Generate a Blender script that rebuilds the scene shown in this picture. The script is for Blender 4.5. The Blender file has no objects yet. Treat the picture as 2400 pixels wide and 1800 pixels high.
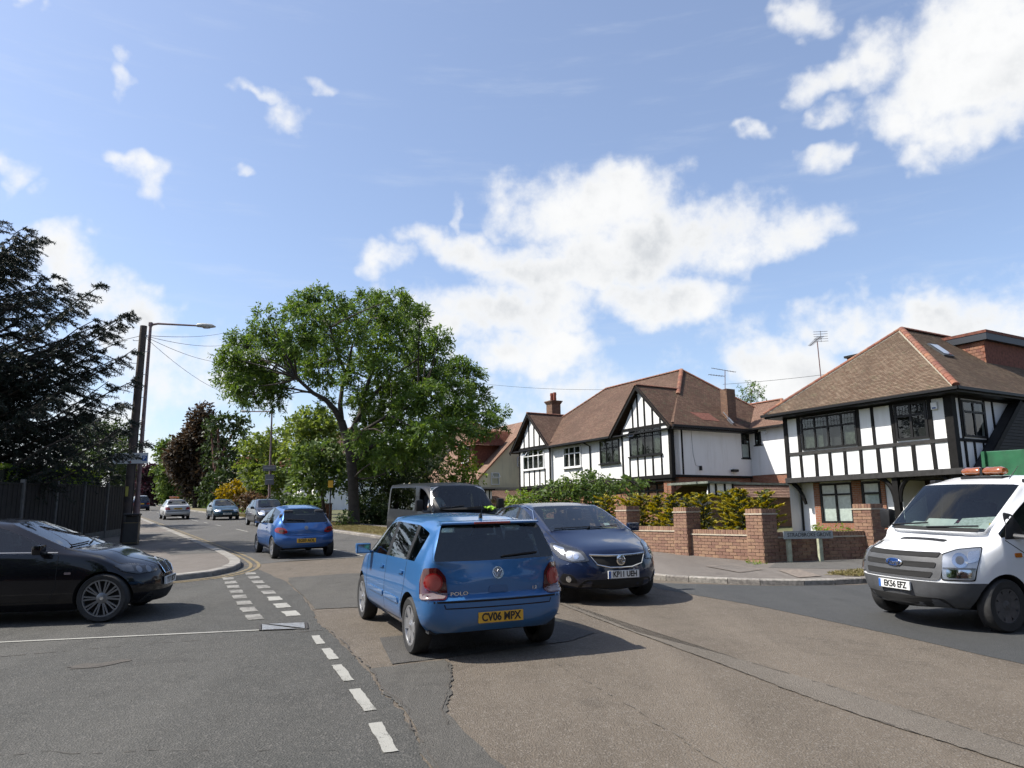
import bpy, bmesh, math, random
import numpy as np
from mathutils import Vector, Matrix, Euler
from mathutils.bvhtree import BVHTree
random.seed(7)
R = math.radians
scene = bpy.context.scene
C = scene.collection

# ------------------------------------------------------------------ camera
CAM_H, PITCH, ROLL, SLOPE = 1.72, R(10.1), 0.012, 0.033
cam_data = bpy.data.cameras.new('camera')
cam_data.sensor_width = 36.0
cam_data.lens = 36.0 * 1734.0 / 2400.0
cam_data.clip_start, cam_data.clip_end = 0.05, 6000.0
cam = bpy.data.objects.new('camera', cam_data)
C.objects.link(cam)
cam.matrix_world = Matrix.Translation((0, 0, CAM_H)) @ Matrix.Rotation(math.pi / 2 + PITCH, 4, 'X') @ Matrix.Rotation(-ROLL, 4, 'Z')
scene.camera = cam

# ------------------------------------------------------------------ light
SUN_DIR = Vector((-0.998, -0.05, 0)).normalized()          # towards the sun, on the plan
SUN_EL = R(50)
sun_data = bpy.data.lights.new('sun', 'SUN')
sun_data.energy = 5.0
sun_data.angle = R(0.53)
sun_data.color = (1.0, 0.945, 0.855)
sun = bpy.data.objects.new('sun', sun_data)
C.objects.link(sun)
to_sun = Vector((SUN_DIR.x * math.cos(SUN_EL), SUN_DIR.y * math.cos(SUN_EL), math.sin(SUN_EL)))
sun.rotation_euler = to_sun.to_track_quat('Z', 'Y').to_euler()
sun.location = to_sun * 60

scene.view_settings.view_transform = 'Standard'
scene.view_settings.look = 'None'
scene.view_settings.exposure = 0.70
scene.view_settings.gamma = 1.0
scene.view_settings.use_curve_mapping = False
scene.render.engine = 'CYCLES'
scene.cycles.use_denoising = True
scene.cycles.use_adaptive_sampling = True
scene.cycles.adaptive_threshold = 0.025
scene.cycles.max_bounces = 6
scene.cycles.transparent_max_bounces = 10
scene.cycles.diffuse_bounces = 1
scene.cycles.glossy_bounces = 2
scene.cycles.sample_clamp_indirect = 6.0
scene.cycles.caustics_reflective = False
scene.cycles.caustics_refractive = False

# ------------------------------------------------------------------ node helpers
class NT:
    """terse builder for a node tree"""
    def __init__(s, tree): s.t = tree; s.n = tree.nodes; s.l = tree.links
    def new(s, kind, **kw):
        n = s.n.new(kind)
        for k, v in kw.items():
            if k.startswith('_'): setattr(n, k[1:], v)
        for k, v in kw.items():
            if k.startswith('i'):
                key = k[1:]
                key = int(key) if key.isdigit() else key.replace('_', ' ')
                s.put(n.inputs[key], v)
        return n
    def put(s, sock, v):
        if isinstance(v, bpy.types.NodeSocket): s.l.new(v, sock)
        else: sock.default_value = v
    def m(s, op, a, b=0.0, c=0.0, clamp=False):
        n = s.n.new('ShaderNodeMath'); n.operation = op; n.use_clamp = clamp
        for i, v in enumerate((a, b, c)): s.put(n.inputs[i], v)
        return n.outputs[0]
    def mix(s, f, a, b):
        n = s.n.new('ShaderNodeMix'); n.data_type = 'RGBA'
        s.put(n.inputs[0], f); s.put(n.inputs[6], a); s.put(n.inputs[7], b)
        return n.outputs[2]
    def ramp(s, f, stops, interp='LINEAR'):
        n = s.n.new('ShaderNodeValToRGB'); n.color_ramp.interpolation = interp
        e = n.color_ramp.elements
        while len(e) < len(stops): e.new(0.5)
        for i, (p, c) in enumerate(stops):
            e[i].position = p; e[i].color = c if len(c) == 4 else (*c, 1)
        s.put(n.inputs[0], f)
        return n.outputs[0]
    def noise(s, vec, scale, detail=4.0, rough=0.5, dist=0.0):
        n = s.new('ShaderNodeTexNoise', iScale=scale, iDetail=detail, iRoughness=rough, iDistortion=dist)
        if vec is not None: s.put(n.inputs['Vector'], vec)
        return n.outputs[0]
    def sstep(s, v, lo, hi):
        n = s.n.new('ShaderNodeMapRange'); n.interpolation_type = 'SMOOTHSTEP'
        s.put(n.inputs[0], v); s.put(n.inputs[1], lo); s.put(n.inputs[2], hi)
        return n.outputs[0]
def g3(c): return (c, c, c, 1) if isinstance(c, (int, float)) else (*c[:3], 1)

# ------------------------------------------------------------------ world: clear sky with fair-weather cumulus
world = bpy.data.worlds.new('World')
scene.world = world
world.use_nodes = True
wt = NT(world.node_tree)
world.node_tree.nodes.clear()
sky = wt.new('ShaderNodeTexSky', _sky_type='NISHITA', _sun_disc=False, _sun_elevation=SUN_EL,
             _sun_rotation=math.atan2(SUN_DIR.x, SUN_DIR.y), _altitude=40.0, _air_density=1.0, _dust_density=1.4, _ozone_density=1.6)
tc = wt.new('ShaderNodeTexCoord')
vec = tc.outputs['Generated']
sep = wt.new('ShaderNodeSeparateXYZ', iVector=vec)
warp = wt.new('ShaderNodeTexNoise', iScale=7.0, iDetail=4.0, iRoughness=0.62); wt.put(warp.inputs['Vector'], vec)
wsep = wt.new('ShaderNodeSeparateColor'); wt.put(wsep.inputs[0], warp.outputs[1])
az = wt.m('ADD', wt.m('ARCTAN2', sep.outputs[0], sep.outputs[1]), wt.m('MULTIPLY', wt.m('SUBTRACT', wsep.outputs[0], 0.5), 0.17))
el = wt.m('ADD', wt.m('ARCSINE', sep.outputs[2]), wt.m('MULTIPLY', wt.m('SUBTRACT', wsep.outputs[1], 0.5), 0.125))
def px_dir(u, v):
    x, y = (u - 1200) / 1734.0, (900 - v) / 1734.0
    c, s = math.cos(ROLL), math.sin(ROLL)
    x, y = x * c + y * s, -x * s + y * c
    d = Vector((x, math.cos(PITCH) - y * math.sin(PITCH), math.sin(PITCH) + y * math.cos(PITCH))).normalized()
    return math.atan2(d.x, d.y), math.asin(d.z)
# each fair-weather cloud: bearing, height, half width, half height, tilt (degrees), solidity
CLOUDS = [  # u, v (where it stands in the sky), half sizes, tilt (unused), weight
    (1400, 485, 230, 110, 0, 1.05), (1500, 570, 340, 110, 0, 1.05), (1720, 570, 250, 70, 0, .9), (1880, 565, 120, 38, 0, .7), (1470, 640, 190, 60, 0, 1.0), (1090, 585, 170, 60, 0, 1.0), (1230, 640, 170, 60, 0, 1.0), (1560, 715, 170, 66, 0, .95),
    (1150, 740, 270, 85, 0, 1.0), (1230, 830, 200, 60, 0, .9), (885, 630, 80, 48, 0, .7), (1075, 505, 26, 55, 0, .5),
    (2290, 130, 280, 150, 0, 1.2), (2050, 150, 130, 80, 0, .8), (1960, 195, 110, 34, 0, .7), (2180, 240, 200, 60, 0, .9), (2340, 270, 160, 70, 0, 1.0), (1865, 50, 50, 45, 0, .45), (1945, 272, 60, 30, 0, .55),
    (1920, 378, 70, 30, 0, .5), (1780, 305, 36, 24, 0, .42), (2180, 365, 40, 34, 0, .32),
    (2000, 765, 150, 60, 0, 1.0), (2210, 780, 270, 70, 0, 1.0), (1880, 860, 190, 80, 0, 1.0), (2150, 880, 300, 100, 0, 1.0), (2400, 700, 110, 60, 0, .5),
    (280, 375, 80, 36, 0, .8), (350, 430, 66, 40, 0, .8), (310, 400, 100, 46, 0, .7), (15, 410, 70, 62, 0, .95), (70, 455, 45, 34, 0, .7), (270, 165, 30, 40, 0, .5), (290, 110, 30, 24, 0, .42), (672, 285, 56, 44, 0, .58), (625, 235, 55, 18, 0, .4), (735, 192, 40, 22, 0, .5), (580, 410, 26, 16, 0, .45),
    (170, 605, 120, 50, 0, .95), (300, 690, 120, 50, 0, .8), (330, 790, 120, 60, 0, .6), (470, 880, 200, 80, 0, .6), (20, 0, 60, 22, 0, .5),]
# the same weather all round: the rest of the sky carries clouds of the same kind
crng = random.Random(3)
OTHER = []
for k in range(8):
    OTHER.append((R(crng.uniform(45, 315)), R(crng.choice((crng.uniform(6, 22), crng.uniform(14, 50)))), R(crng.uniform(6, 15)), R(crng.uniform(2.5, 6)), crng.uniform(-.2, .2), crng.uniform(.7, 1.05)))
for k in range(2):
    OTHER.append((R(crng.uniform(-40, 40)), R(crng.uniform(48, 75)), R(crng.uniform(6, 16)), R(crng.uniform(3, 6)), crng.uniform(-.3, .3), crng.uniform(.5, 1.0)))
ell = []
for (u, v, hw, hh, tilt, wgt) in CLOUDS:
    a0, e0 = px_dir(u, v)
    a1, e1 = px_dir(u + 40, v)
    k = 40 / math.hypot(a1 - a0, e1 - e0)
    hw, hh = (hw * 1.15, hh * 1.15) if hw > 100 else (hw, hh)
    ell.append((a0, e0, hw / k, hh / (1734.0 / math.cos(e0 - PITCH)), R(tilt), wgt))
ell += OTHER
dens = wt.m('MULTIPLY_ADD', el, -2.6, 0.50)        # cumulus crowding towards the horizon
ae = wt.new('ShaderNodeCombineXYZ', iX=az, iY=el).outputs[0]
for (a0, e0, ra, re, t, wgt) in ell:
    if a0 > math.pi: a0 -= 2 * math.pi
    k = math.sqrt(0.62 * wgt)
    v = wt.new('ShaderNodeVectorMath', _operation='MULTIPLY_ADD'); wt.put(v.inputs[0], ae); v.inputs[1].default_value = (k / ra, k / re, 0); v.inputs[2].default_value = (-a0 * k / ra, -e0 * k / re, 0)
    d_ = wt.new('ShaderNodeVectorMath', _operation='DOT_PRODUCT'); wt.put(d_.inputs[0], v.outputs[0]); wt.put(d_.inputs[1], v.outputs[0])
    f = wt.m('SUBTRACT', 0.62 * wgt, d_.outputs['Value'])
    dens = wt.m('MAXIMUM', dens, f)
# puffs
cn = wt.noise(vec, 9.0, 6.0, 0.6)
cn2 = wt.noise(vec, 34.0, 4.0, 0.62)
dd = wt.m('ADD', dens, wt.m('ADD', wt.m('MULTIPLY', wt.m('SUBTRACT', cn, 0.5), 1.7), wt.m('MULTIPLY', wt.m('SUBTRACT', cn2, 0.5), 0.45)))
cover = wt.sstep(dd, -0.05, 0.60)
# cirrus veil
mp = wt.new('ShaderNodeMapping', iVector=vec); mp.inputs['Scale'].default_value = (2.0, 2.0, 16.0); mp.inputs['Rotation'].default_value = (0.05, 0.10, 0.2)
ci = wt.noise(mp.outputs[0], 3.0, 5.0, 0.62)
cirrus = wt.m('MULTIPLY_ADD', wt.sstep(ci, 0.50, 0.85), 0.16, 0.12)
# sunlit flanks and greyer far sides: the cloud's own depth, compared with its depth a little nearer the sun
off = wt.new('ShaderNodeVectorMath', _operation='ADD'); wt.put(off.inputs[0], vec); off.inputs[1].default_value = tuple(to_sun * 0.06)
c_l = wt.noise(vec, 6.5, 2.0, 0.5); c_s = wt.noise(off.outputs[0], 6.5, 2.0, 0.5)
flank = wt.sstep(wt.m('SUBTRACT', c_s, c_l), -0.14, 0.12)
core = wt.sstep(dd, 0.30, 1.0)
grey = wt.m('MULTIPLY', core, wt.m('ADD', wt.m('MULTIPLY', flank, 0.75), wt.m('MULTIPLY', wt.sstep(cn2, 0.40, 0.70), 0.18)))
cloud_col = wt.mix(grey, (0.605, 0.609, 0.612, 1), (0.37, 0.39, 0.417, 1))
skyc = wt.new('ShaderNodeMix', _data_type='RGBA', _blend_type='MULTIPLY'); skyc.inputs[0].default_value = 1.0
SKY_K = 0.116
wt.put(skyc.inputs[6], sky.outputs[0]); wt.put(skyc.inputs[7], (SKY_K * 1.02, SKY_K * 1.03, SKY_K * 1.10, 1))
col1 = wt.mix(cirrus, skyc.outputs[2], (0.485, 0.525, 0.58, 1))
col2 = wt.mix(cover, col1, cloud_col)
bg = wt.new('ShaderNodeBackground', iColor=col2, iStrength=1.0)
wo = wt.new('ShaderNodeOutputWorld', iSurface=bg.outputs[0])
world.cycles.sampling_method = 'MANUAL'
world.cycles.sample_map_resolution = 512

# ------------------------------------------------------------------ street frame: a runs up the main road, b to its right
AZ = R(30.2)
UA = Vector((-math.sin(AZ), math.cos(AZ))); VB = Vector((math.cos(AZ), math.sin(AZ)))
def W(a, b): return (a * UA.x + b * VB.x, a * UA.y + b * VB.y)
def gz(x, y): return SLOPE * y
def WP(a, b, h=0.0):
    x, y = W(a, b); return Vector((x, y, gz(x, y) + h))

# ------------------------------------------------------------------ object helpers
def tag(o, label=None, cat=None, group=None, kind=None):
    if label: o['label'] = label
    if cat: o['category'] = cat
    if group: o['group'] = group
    if kind: o['kind'] = kind
    return o
def empty(name, loc=(0, 0, 0), rz=0.0, label=None, cat=None, group=None):
    o = bpy.data.objects.new(name, None); C.objects.link(o)
    o.empty_display_size = 0.2
    o.location = loc; o.rotation_euler = (0, 0, rz)
    return tag(o, label, cat, group)
def link(name, me, parent=None, mat=None):
    o = bpy.data.objects.new(name, me); C.objects.link(o)
    if parent is not None: o.parent = parent
    if mat is not None and not me.materials:
        for mm in (mat if isinstance(mat, (list, tuple)) else [mat]): me.materials.append(mm)
    return o
class MB:
    """collects faces for one mesh"""
    def __init__(s): s.v = []; s.f = []; s.mi = []; s.cur = 0; s.uv = None
    def add(s, vs, fs):
        o = len(s.v); s.v += [tuple(p) for p in vs]
        for f in fs: s.f.append([i + o for i in f]); s.mi.append(s.cur)
        return s
    def poly(s, pts): return s.add(pts, [list(range(len(pts)))])
    def box(s, x0, x1, y0, y1, z0, z1):
        vs = [(x0, y0, z0), (x1, y0, z0), (x1, y1, z0), (x0, y1, z0), (x0, y0, z1), (x1, y0, z1), (x1, y1, z1), (x0, y1, z1)]
        return s.add(vs, [(0, 3, 2, 1), (4, 5, 6, 7), (0, 1, 5, 4), (1, 2, 6, 5), (2, 3, 7, 6), (3, 0, 4, 7)])
    def cbox(s, c, sz, M=None):
        x, y, z = (d / 2 for d in sz)
        vs = [Vector(p) for p in ((-x, -y, -z), (x, -y, -z), (x, y, -z), (-x, y, -z), (-x, -y, z), (x, -y, z), (x, y, z), (-x, y, z))]
        if M is not None: vs = [M @ p for p in vs]
        vs = [p + Vector(c) for p in vs]
        return s.add(vs, [(0, 3, 2, 1), (4, 5, 6, 7), (0, 1, 5, 4), (1, 2, 6, 5), (2, 3, 7, 6), (3, 0, 4, 7)])
    def bar(s, p, q, w, h, up=(0, 0, 1)):
        """a squared timber from p to q, w across, h along 'up'"""
        p, q = Vector(p), Vector(q); d = (q - p).normalized(); u = Vector(up)
        u = (u - d * u.dot(d)).normalized(); r = d.cross(u)
        vs = []
        for e in (p, q):
            for a_, b_ in ((-1, -1), (1, -1), (1, 1), (-1, 1)): vs.append(e + r * (a_ * w / 2) + u * (b_ * h / 2))
        return s.add(vs, [(0, 1, 2, 3), (7, 6, 5, 4), (0, 4, 5, 1), (1, 5, 6, 2), (2, 6, 7, 3), (3, 7, 4, 0)])
    def prism(s, pts, d):
        """closed plane outline pushed along d"""
        n = len(pts); a = [Vector(p) for p in pts]; b = [p + Vector(d) for p in a]
        return s.add(a + b, [list(range(n))[::-1], [i + n for i in range(n)]] + [[i, (i + 1) % n, n + (i + 1) % n, n + i] for i in range(n)])
    def tube(s, path, rad, n=8, cap=True):
        path = [Vector(p) for p in path]
        if not isinstance(rad, (list, tuple)): rad = [rad] * len(path)
        rings = []; up = None
        for i, p in enumerate(path):
            d = (path[min(i + 1, len(path) - 1)] - path[max(i - 1, 0)])
            if d.length < 1e-9: d = Vector((0, 0, 1))
            d.normalize()
            if up is None: up = Vector((0, 0, 1)) if abs(d.z) < 0.9 else Vector((1, 0, 0))
            up = (up - d * up.dot(d)).normalized(); r = d.cross(up)
            rings.append([p + (up * math.cos(2 * math.pi * k / n) + r * math.sin(2 * math.pi * k / n)) * rad[i] for k in range(n)])
        vs = [q for rg in rings for q in rg]; fs = []
        for i in range(len(path) - 1):
            for k in range(n): fs.append((i * n + k, (i + 1) * n + k, (i + 1) * n + (k + 1) % n, i * n + (k + 1) % n))
        if cap: fs += [list(range(n)), [len(vs) - n + k for k in range(n)][::-1]]
        return s.add(vs, fs)
    def lathe(s, prof, n=24, M=None, close=False):
        """profile (r, h) spun round local z"""
        vs = []
        for k in range(n):
            t = 2 * math.pi * k / n
            for r, h in prof:
                p = Vector((r * math.cos(t), r * math.sin(t), h)); vs.append(M @ p if M is not None else p)
        m_ = len(prof); fs = []
        for k in range(n):
            k2 = (k + 1) % n
            for i in range(m_ - 1 + (1 if close else 0)): fs.append((k * m_ + i, k2 * m_ + i, k2 * m_ + (i + 1) % m_, k * m_ + (i + 1) % m_))
        return s.add(vs, fs)
    def mesh(s, name='m', smooth=False):
        me = bpy.data.meshes.new(name); me.from_pydata(s.v, [], s.f)
        if any(s.mi): me.polygons.foreach_set('material_index', s.mi)
        if smooth: me.polygons.foreach_set('use_smooth', [True] * len(me.polygons))
        me.validate(); me.update()
        return me
    def build(s, name, mat, parent=None, smooth=False, bevel=0.0, sharp=None):
        me = s.mesh(name, smooth)
        if bevel or sharp:
            bm = bmesh.new(); bm.from_mesh(me); bmesh.ops.remove_doubles(bm, verts=bm.verts, dist=1e-5)
            if bevel:
                es = [e for e in bm.edges if len(e.link_faces) == 2 and e.calc_face_angle(0) > R(30)]
                bmesh.ops.bevel(bm, geom=es, offset=bevel, segments=2, affect='EDGES', profile=0.6, clamp_overlap=True)
            bm.normal_update(); bm.to_mesh(me); bm.free()
        o = link(name, me, parent, mat)
        if smooth and sharp is not False: auto_sharp(me)
        return o
def auto_sharp(me, ang=38):
    try: me.set_sharp_from_angle(angle=R(ang))
    except Exception: pass
def copy_tree(o, parent=None):
    c = o.copy(); C.objects.link(c); c.parent = parent
    for ch in list(o.children): copy_tree(ch, c)
    return c
def text_mesh(txt, size, parent, name, mat, M, squeeze=1.0, weight=0.0, font_shear=0.0):
    cu = bpy.data.curves.new('txt', 'FONT'); cu.body = txt; cu.size = size; cu.align_x = 'CENTER'; cu.align_y = 'CENTER'
    cu.offset = weight; cu.extrude = 0.0012; cu.shear = font_shear; cu.resolution_u = 3
    t = bpy.data.objects.new('txt', cu); C.objects.link(t)
    bpy.context.view_layer.update()
    me = bpy.data.meshes.new_from_object(t.evaluated_get(bpy.context.evaluated_depsgraph_get()))
    bpy.data.objects.remove(t); bpy.data.curves.remove(cu)
    me.transform(M @ Matrix.Diagonal((squeeze, 1, 1, 1)))
    me.materials.clear()
    return link(name, me, parent, mat)

# ------------------------------------------------------------------ materials
MATS = {}
ALB = 0.80        # pigments measured under the brighter exposure
def alb(c): return tuple(x * (ALB if max(c[:3]) < 0.6 else 0.90) for x in c[:3])
def pm(name, col, rough=0.6, metal=0.0, var=0.0, vscale=3.0, col2=None, bump=0.0, bscale=40.0, coat=0.0, spec=0.5, sheen=0.0, coords='Object', detail=5.0, bdist=0.01, island=0.0):
    """Principled with optional two-colour noise, per-piece shade and fine relief"""
    if name in MATS: return MATS[name]
    m = bpy.data.materials.new(name); m.use_nodes = True; t = NT(m.node_tree)
    b = t.n['Principled BSDF']
    b.inputs['Roughness'].default_value = rough; b.inputs['Metallic'].default_value = metal
    b.inputs['Coat Weight'].default_value = coat; b.inputs['Coat Roughness'].default_value = 0.03
    b.inputs['Specular IOR Level'].default_value = spec
    col = alb(col) if not isinstance(col, (int, float)) else col
    col2 = alb(col2) if col2 is not None else None
    c = g3(col); tcn = t.new('ShaderNodeTexCoord'); v = tcn.outputs[coords]
    out = None
    if col2 is not None or var:
        n = t.noise(v, vscale, detail, 0.6)
        if col2 is not None: out = t.mix(t.sstep(n, 0.36, 0.64), c, g3(col2))
        else:
            lo = tuple(x * (1 - var) for x in c[:3]) + (1,); hi = tuple(min(1, x * (1 + var)) for x in c[:3]) + (1,)
            out = t.mix(t.sstep(n, 0.3, 0.7), lo, hi)
    if island:
        gi = t.new('ShaderNodeObjectInfo'); gm = t.new('ShaderNodeNewGeometry')
        rnd = t.m('FRACT', t.m('ADD', gi.outputs['Random'], gm.outputs['Random Per Island']))
        hs = t.new('ShaderNodeHueSaturation', iValue=t.m('MULTIPLY_ADD', rnd, island * 2, 1 - island), iHue=t.m('MULTIPLY_ADD', rnd, 0.02, 0.49))
        t.put(hs.inputs['Color'], out if out is not None else c); out = hs.outputs[0]
    if out is not None: t.l.new(out, b.inputs['Base Color'])
    else: b.inputs['Base Color'].default_value = c
    if bump:
        bn = t.new('ShaderNodeBump', iStrength=bump, iDistance=bdist, iHeight=t.noise(v, bscale, 4.0, 0.6))
        t.l.new(bn.outputs[0], b.inputs['Normal'])
    MATS[name] = m
    return m
def glass_mat(name, tint, refl=1.0, rough=0.0, base=0.04):
    """window glass: tinted see-through sheet with a mirror-like surface"""
    if name in MATS: return MATS[name]
    m = bpy.data.materials.new(name); m.use_nodes = True; t = NT(m.node_tree); t.n.clear()
    tr = t.new('ShaderNodeBsdfTransparent', iColor=g3(tint)); gl = t.new('ShaderNodeBsdfGlossy', iRoughness=rough)
    gl.inputs['Color'].default_value = (refl, refl, refl, 1)
    lw = t.new('ShaderNodeLayerWeight', iBlend=0.5)
    fr = t.m('MULTIPLY_ADD', t.m('POWER', lw.outputs['Facing'], 5.0), 1.0 - base, base)
    mx = t.new('ShaderNodeMixShader'); t.put(mx.inputs[0], fr); t.l.new(tr.outputs[0], mx.inputs[1]); t.l.new(gl.outputs[0], mx.inputs[2])
    t.new('ShaderNodeOutputMaterial', iSurface=mx.outputs[0])
    MATS[name] = m
    return m
def leaf_mat(name, cols, trans=0.35, rough=0.55, tcol=None, vs=0.6):
    """leaves: shade differs leaf by leaf and slowly through the crown, some light passes through"""
    if name in MATS: return MATS[name]
    m = bpy.data.materials.new(name); m.use_nodes = True; t = NT(m.node_tree); t.n.clear()
    gm = t.new('ShaderNodeNewGeometry'); oc = t.new('ShaderNodeTexCoord')
    r = t.m('ADD', t.m('MULTIPLY', gm.outputs['Random Per Island'], 0.55), t.m('MULTIPLY', t.noise(oc.outputs['Object'], vs, 3.0), 0.45))
    cols = [tuple(x * 0.86 for x in q) for q in cols]; n = len(cols)
    c = t.ramp(r, [(0.15 + 0.65 * i / max(1, n - 1), g3(cc)) for i, cc in enumerate(cols)])
    d = t.new('ShaderNodeBsdfPrincipled', iRoughness=rough); t.l.new(c, d.inputs['Base Color']); d.inputs['Specular IOR Level'].default_value = 0.35
    tl = t.new('ShaderNodeBsdfTranslucent')
    hs = t.new('ShaderNodeHueSaturation', iHue=0.485, iSaturation=1.1, iValue=1.6); t.l.new(c, hs.inputs['Color']); t.l.new(hs.outputs[0], tl.inputs['Color'])
    mx = t.new('ShaderNodeMixShader', i0=trans); t.l.new(d.outputs[0], mx.inputs[1]); t.l.new(tl.outputs[0], mx.inputs[2])
    t.new('ShaderNodeOutputMaterial', iSurface=mx.outputs[0])
    MATS[name] = m
    return m
# ================================================================== ground, roads, pavements
def asphalt(name, base, warm, speck=0.5, chip=(0.34, 0.32, 0.29), scale=95.0, patch=0.22, rough=0.88, grain=1.0, wear=0.0):
    if name in MATS: return MATS[name]
    m = bpy.data.materials.new(name); m.use_nodes = True; t = NT(m.node_tree); b = t.n['Principled BSDF']
    base, warm, chip = alb(base), alb(warm), alb(chip)
    v = t.new('ShaderNodeTexCoord').outputs['Object']
    big = t.noise(v, 0.45, 6.0, 0.6); mid = t.noise(v, 3.2, 6.0, 0.65); fine = t.noise(v, scale, 3.0, 0.65)
    vo = t.new('ShaderNodeTexVoronoi', iScale=scale * 0.85); t.put(vo.inputs['Vector'], v)
    c = t.mix(t.sstep(big, 0.3, 0.7), g3(base), g3(warm))
    c = t.mix(t.m('MULTIPLY', t.sstep(mid, 0.45, 0.75), patch), c, g3(tuple(x * 0.55 for x in base)))
    mp = t.new('ShaderNodeMapping', iVector=v); mp.inputs['Rotation'].default_value = (0, 0, -AZ); mp.inputs['Scale'].default_value = (1.4, 0.12, 1)
    streak = t.noise(mp.outputs[0], 1.6, 5.0, 0.6)
    c = t.mix(t.m('MULTIPLY', t.sstep(streak, 0.5, 0.75), 0.30), c, g3(tuple(x * 0.6 for x in base)))
    stain = t.noise(v, 0.9, 7.0, 0.72, 0.6)
    c = t.mix(t.m('MULTIPLY', t.sstep(stain, 0.54, 0.72), 0.50), c, g3(tuple(x * 0.45 for x in base)))
    pale = t.noise(mp.outputs[0], 0.7, 4.0, 0.55)
    c = t.mix(t.m('MULTIPLY', t.sstep(pale, 0.50, 0.70), 0.32), c, g3(tuple(min(1, x * 1.5) for x in warm)))
    # stone chips in the binder
    ch = t.new('ShaderNodeSeparateColor'); t.put(ch.inputs[0], vo.outputs['Color'])
    stone = t.m('MULTIPLY', t.sstep(ch.outputs[0], 0.72, 0.98), speck)
    c = t.mix(stone, c, g3(chip))
    dark = t.m('MULTIPLY', t.sstep(fine, 0.56, 0.75), 0.65 * grain)
    c = t.mix(dark, c, g3(tuple(x * 0.28 for x in base)))
    t.l.new(c, b.inputs['Base Color'])
    t.put(b.inputs['Roughness'], t.m('MULTIPLY_ADD', mid, 0.18, rough - 0.12)); b.inputs['Specular IOR Level'].default_value = 0.35
    h = t.m('ADD', t.m('MULTIPLY', vo.outputs['Distance'], 0.9), t.m('MULTIPLY', fine, 0.8))
    bp = t.new('ShaderNodeBump', iStrength=0.75 * grain, iDistance=0.012, iHeight=h)
    t.l.new(bp.outputs[0], b.inputs['Normal'])
    MATS[name] = m
    return m
M_OLD = asphalt('road_old_buff', (0.118, 0.097, 0.074), (0.146, 0.121, 0.094), 0.55, (0.237, 0.213, 0.182), 80, 0.35, wear=0.3)
M_SIDE = asphalt('road_side_grey', (0.060, 0.060, 0.055), (0.074, 0.072, 0.065), 0.5, (0.169, 0.160, 0.146), 75, 0.32)
M_FAR = asphalt('road_far_grey', (0.085, 0.082, 0.078), (0.098, 0.094, 0.087), 0.4, (0.179, 0.174, 0.164), 70, 0.2)
M_GROVE = asphalt('road_grove_dark', (0.052, 0.054, 0.054), (0.062, 0.063, 0.062), 0.35, (0.126, 0.126, 0.124), 110, 0.14, 0.8, 0.6)
M_PATCH = asphalt('road_patch_grey', (0.078, 0.074, 0.066), (0.094, 0.089, 0.078), 0.45, (0.169, 0.158, 0.143), 85, 0.28)
M_DARKPATCH = asphalt('road_patch_dark', (0.063, 0.060, 0.056), (0.081, 0.077, 0.070), 0.4, (0.178, 0.169, 0.162), 90, 0.2)
M_PAVE = asphalt('pavement_tarmac', (0.145, 0.127, 0.111), (0.174, 0.155, 0.137), 0.4, (0.260, 0.236, 0.205), 120, 0.3, 0.9, 0.7)
M_PAVE2 = asphalt('pavement_grey', (0.098, 0.094, 0.086), (0.117, 0.112, 0.102), 0.4, (0.207, 0.189, 0.172), 120, 0.25, 0.9, 0.7)
M_CONC = pm('concrete_kerb', (0.25, 0.235, 0.21), 0.85, var=0.22, vscale=5, bump=0.35, bscale=90, island=0.12)
M_GRANITE = pm('granite_kerb', (0.25, 0.23, 0.205), 0.8, var=0.35, vscale=18, bump=0.5, bscale=60, island=0.22)
M_SOIL = pm('garden_soil', (0.07, 0.055, 0.04), 0.95, col2=(0.05, 0.065, 0.03), vscale=0.8, bump=0.6, bscale=20)
def paint_mat(name, col, under, wear):
    if name in MATS: return MATS[name]
    m = bpy.data.materials.new(name); m.use_nodes = True; t = NT(m.node_tree); b = t.n['Principled BSDF']
    v = t.new('ShaderNodeTexCoord').outputs['Object']
    col, under = alb(col), alb(under)
    f = t.m('ADD', t.m('MULTIPLY', t.noise(v, 90.0, 3.0, 0.6), 0.5), t.m('MULTIPLY', t.noise(v, 4.0, 6.0, 0.7), 0.5))
    c = t.mix(t.sstep(f, wear, wear + 0.10), g3(col), g3(under))
    t.l.new(c, b.inputs['Base Color']); b.inputs['Roughness'].default_value = 0.8
    bp = t.new('ShaderNodeBump', iStrength=0.5, iDistance=0.008, iHeight=t.noise(v, 110.0, 3.0)); t.l.new(bp.outputs[0], b.inputs['Normal'])
    MATS[name] = m
    return m
M_WHITE = paint_mat('road_paint_white', (0.33, 0.325, 0.295), (0.10, 0.098, 0.088), 0.525)
M_WHITE_OLD = paint_mat('road_paint_white_worn', (0.27, 0.263, 0.24), (0.10, 0.096, 0.085), 0.47)
M_YELLOW = paint_mat('road_paint_yellow', (0.23, 0.17, 0.075), (0.10, 0.09, 0.072), 0.48)

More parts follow.
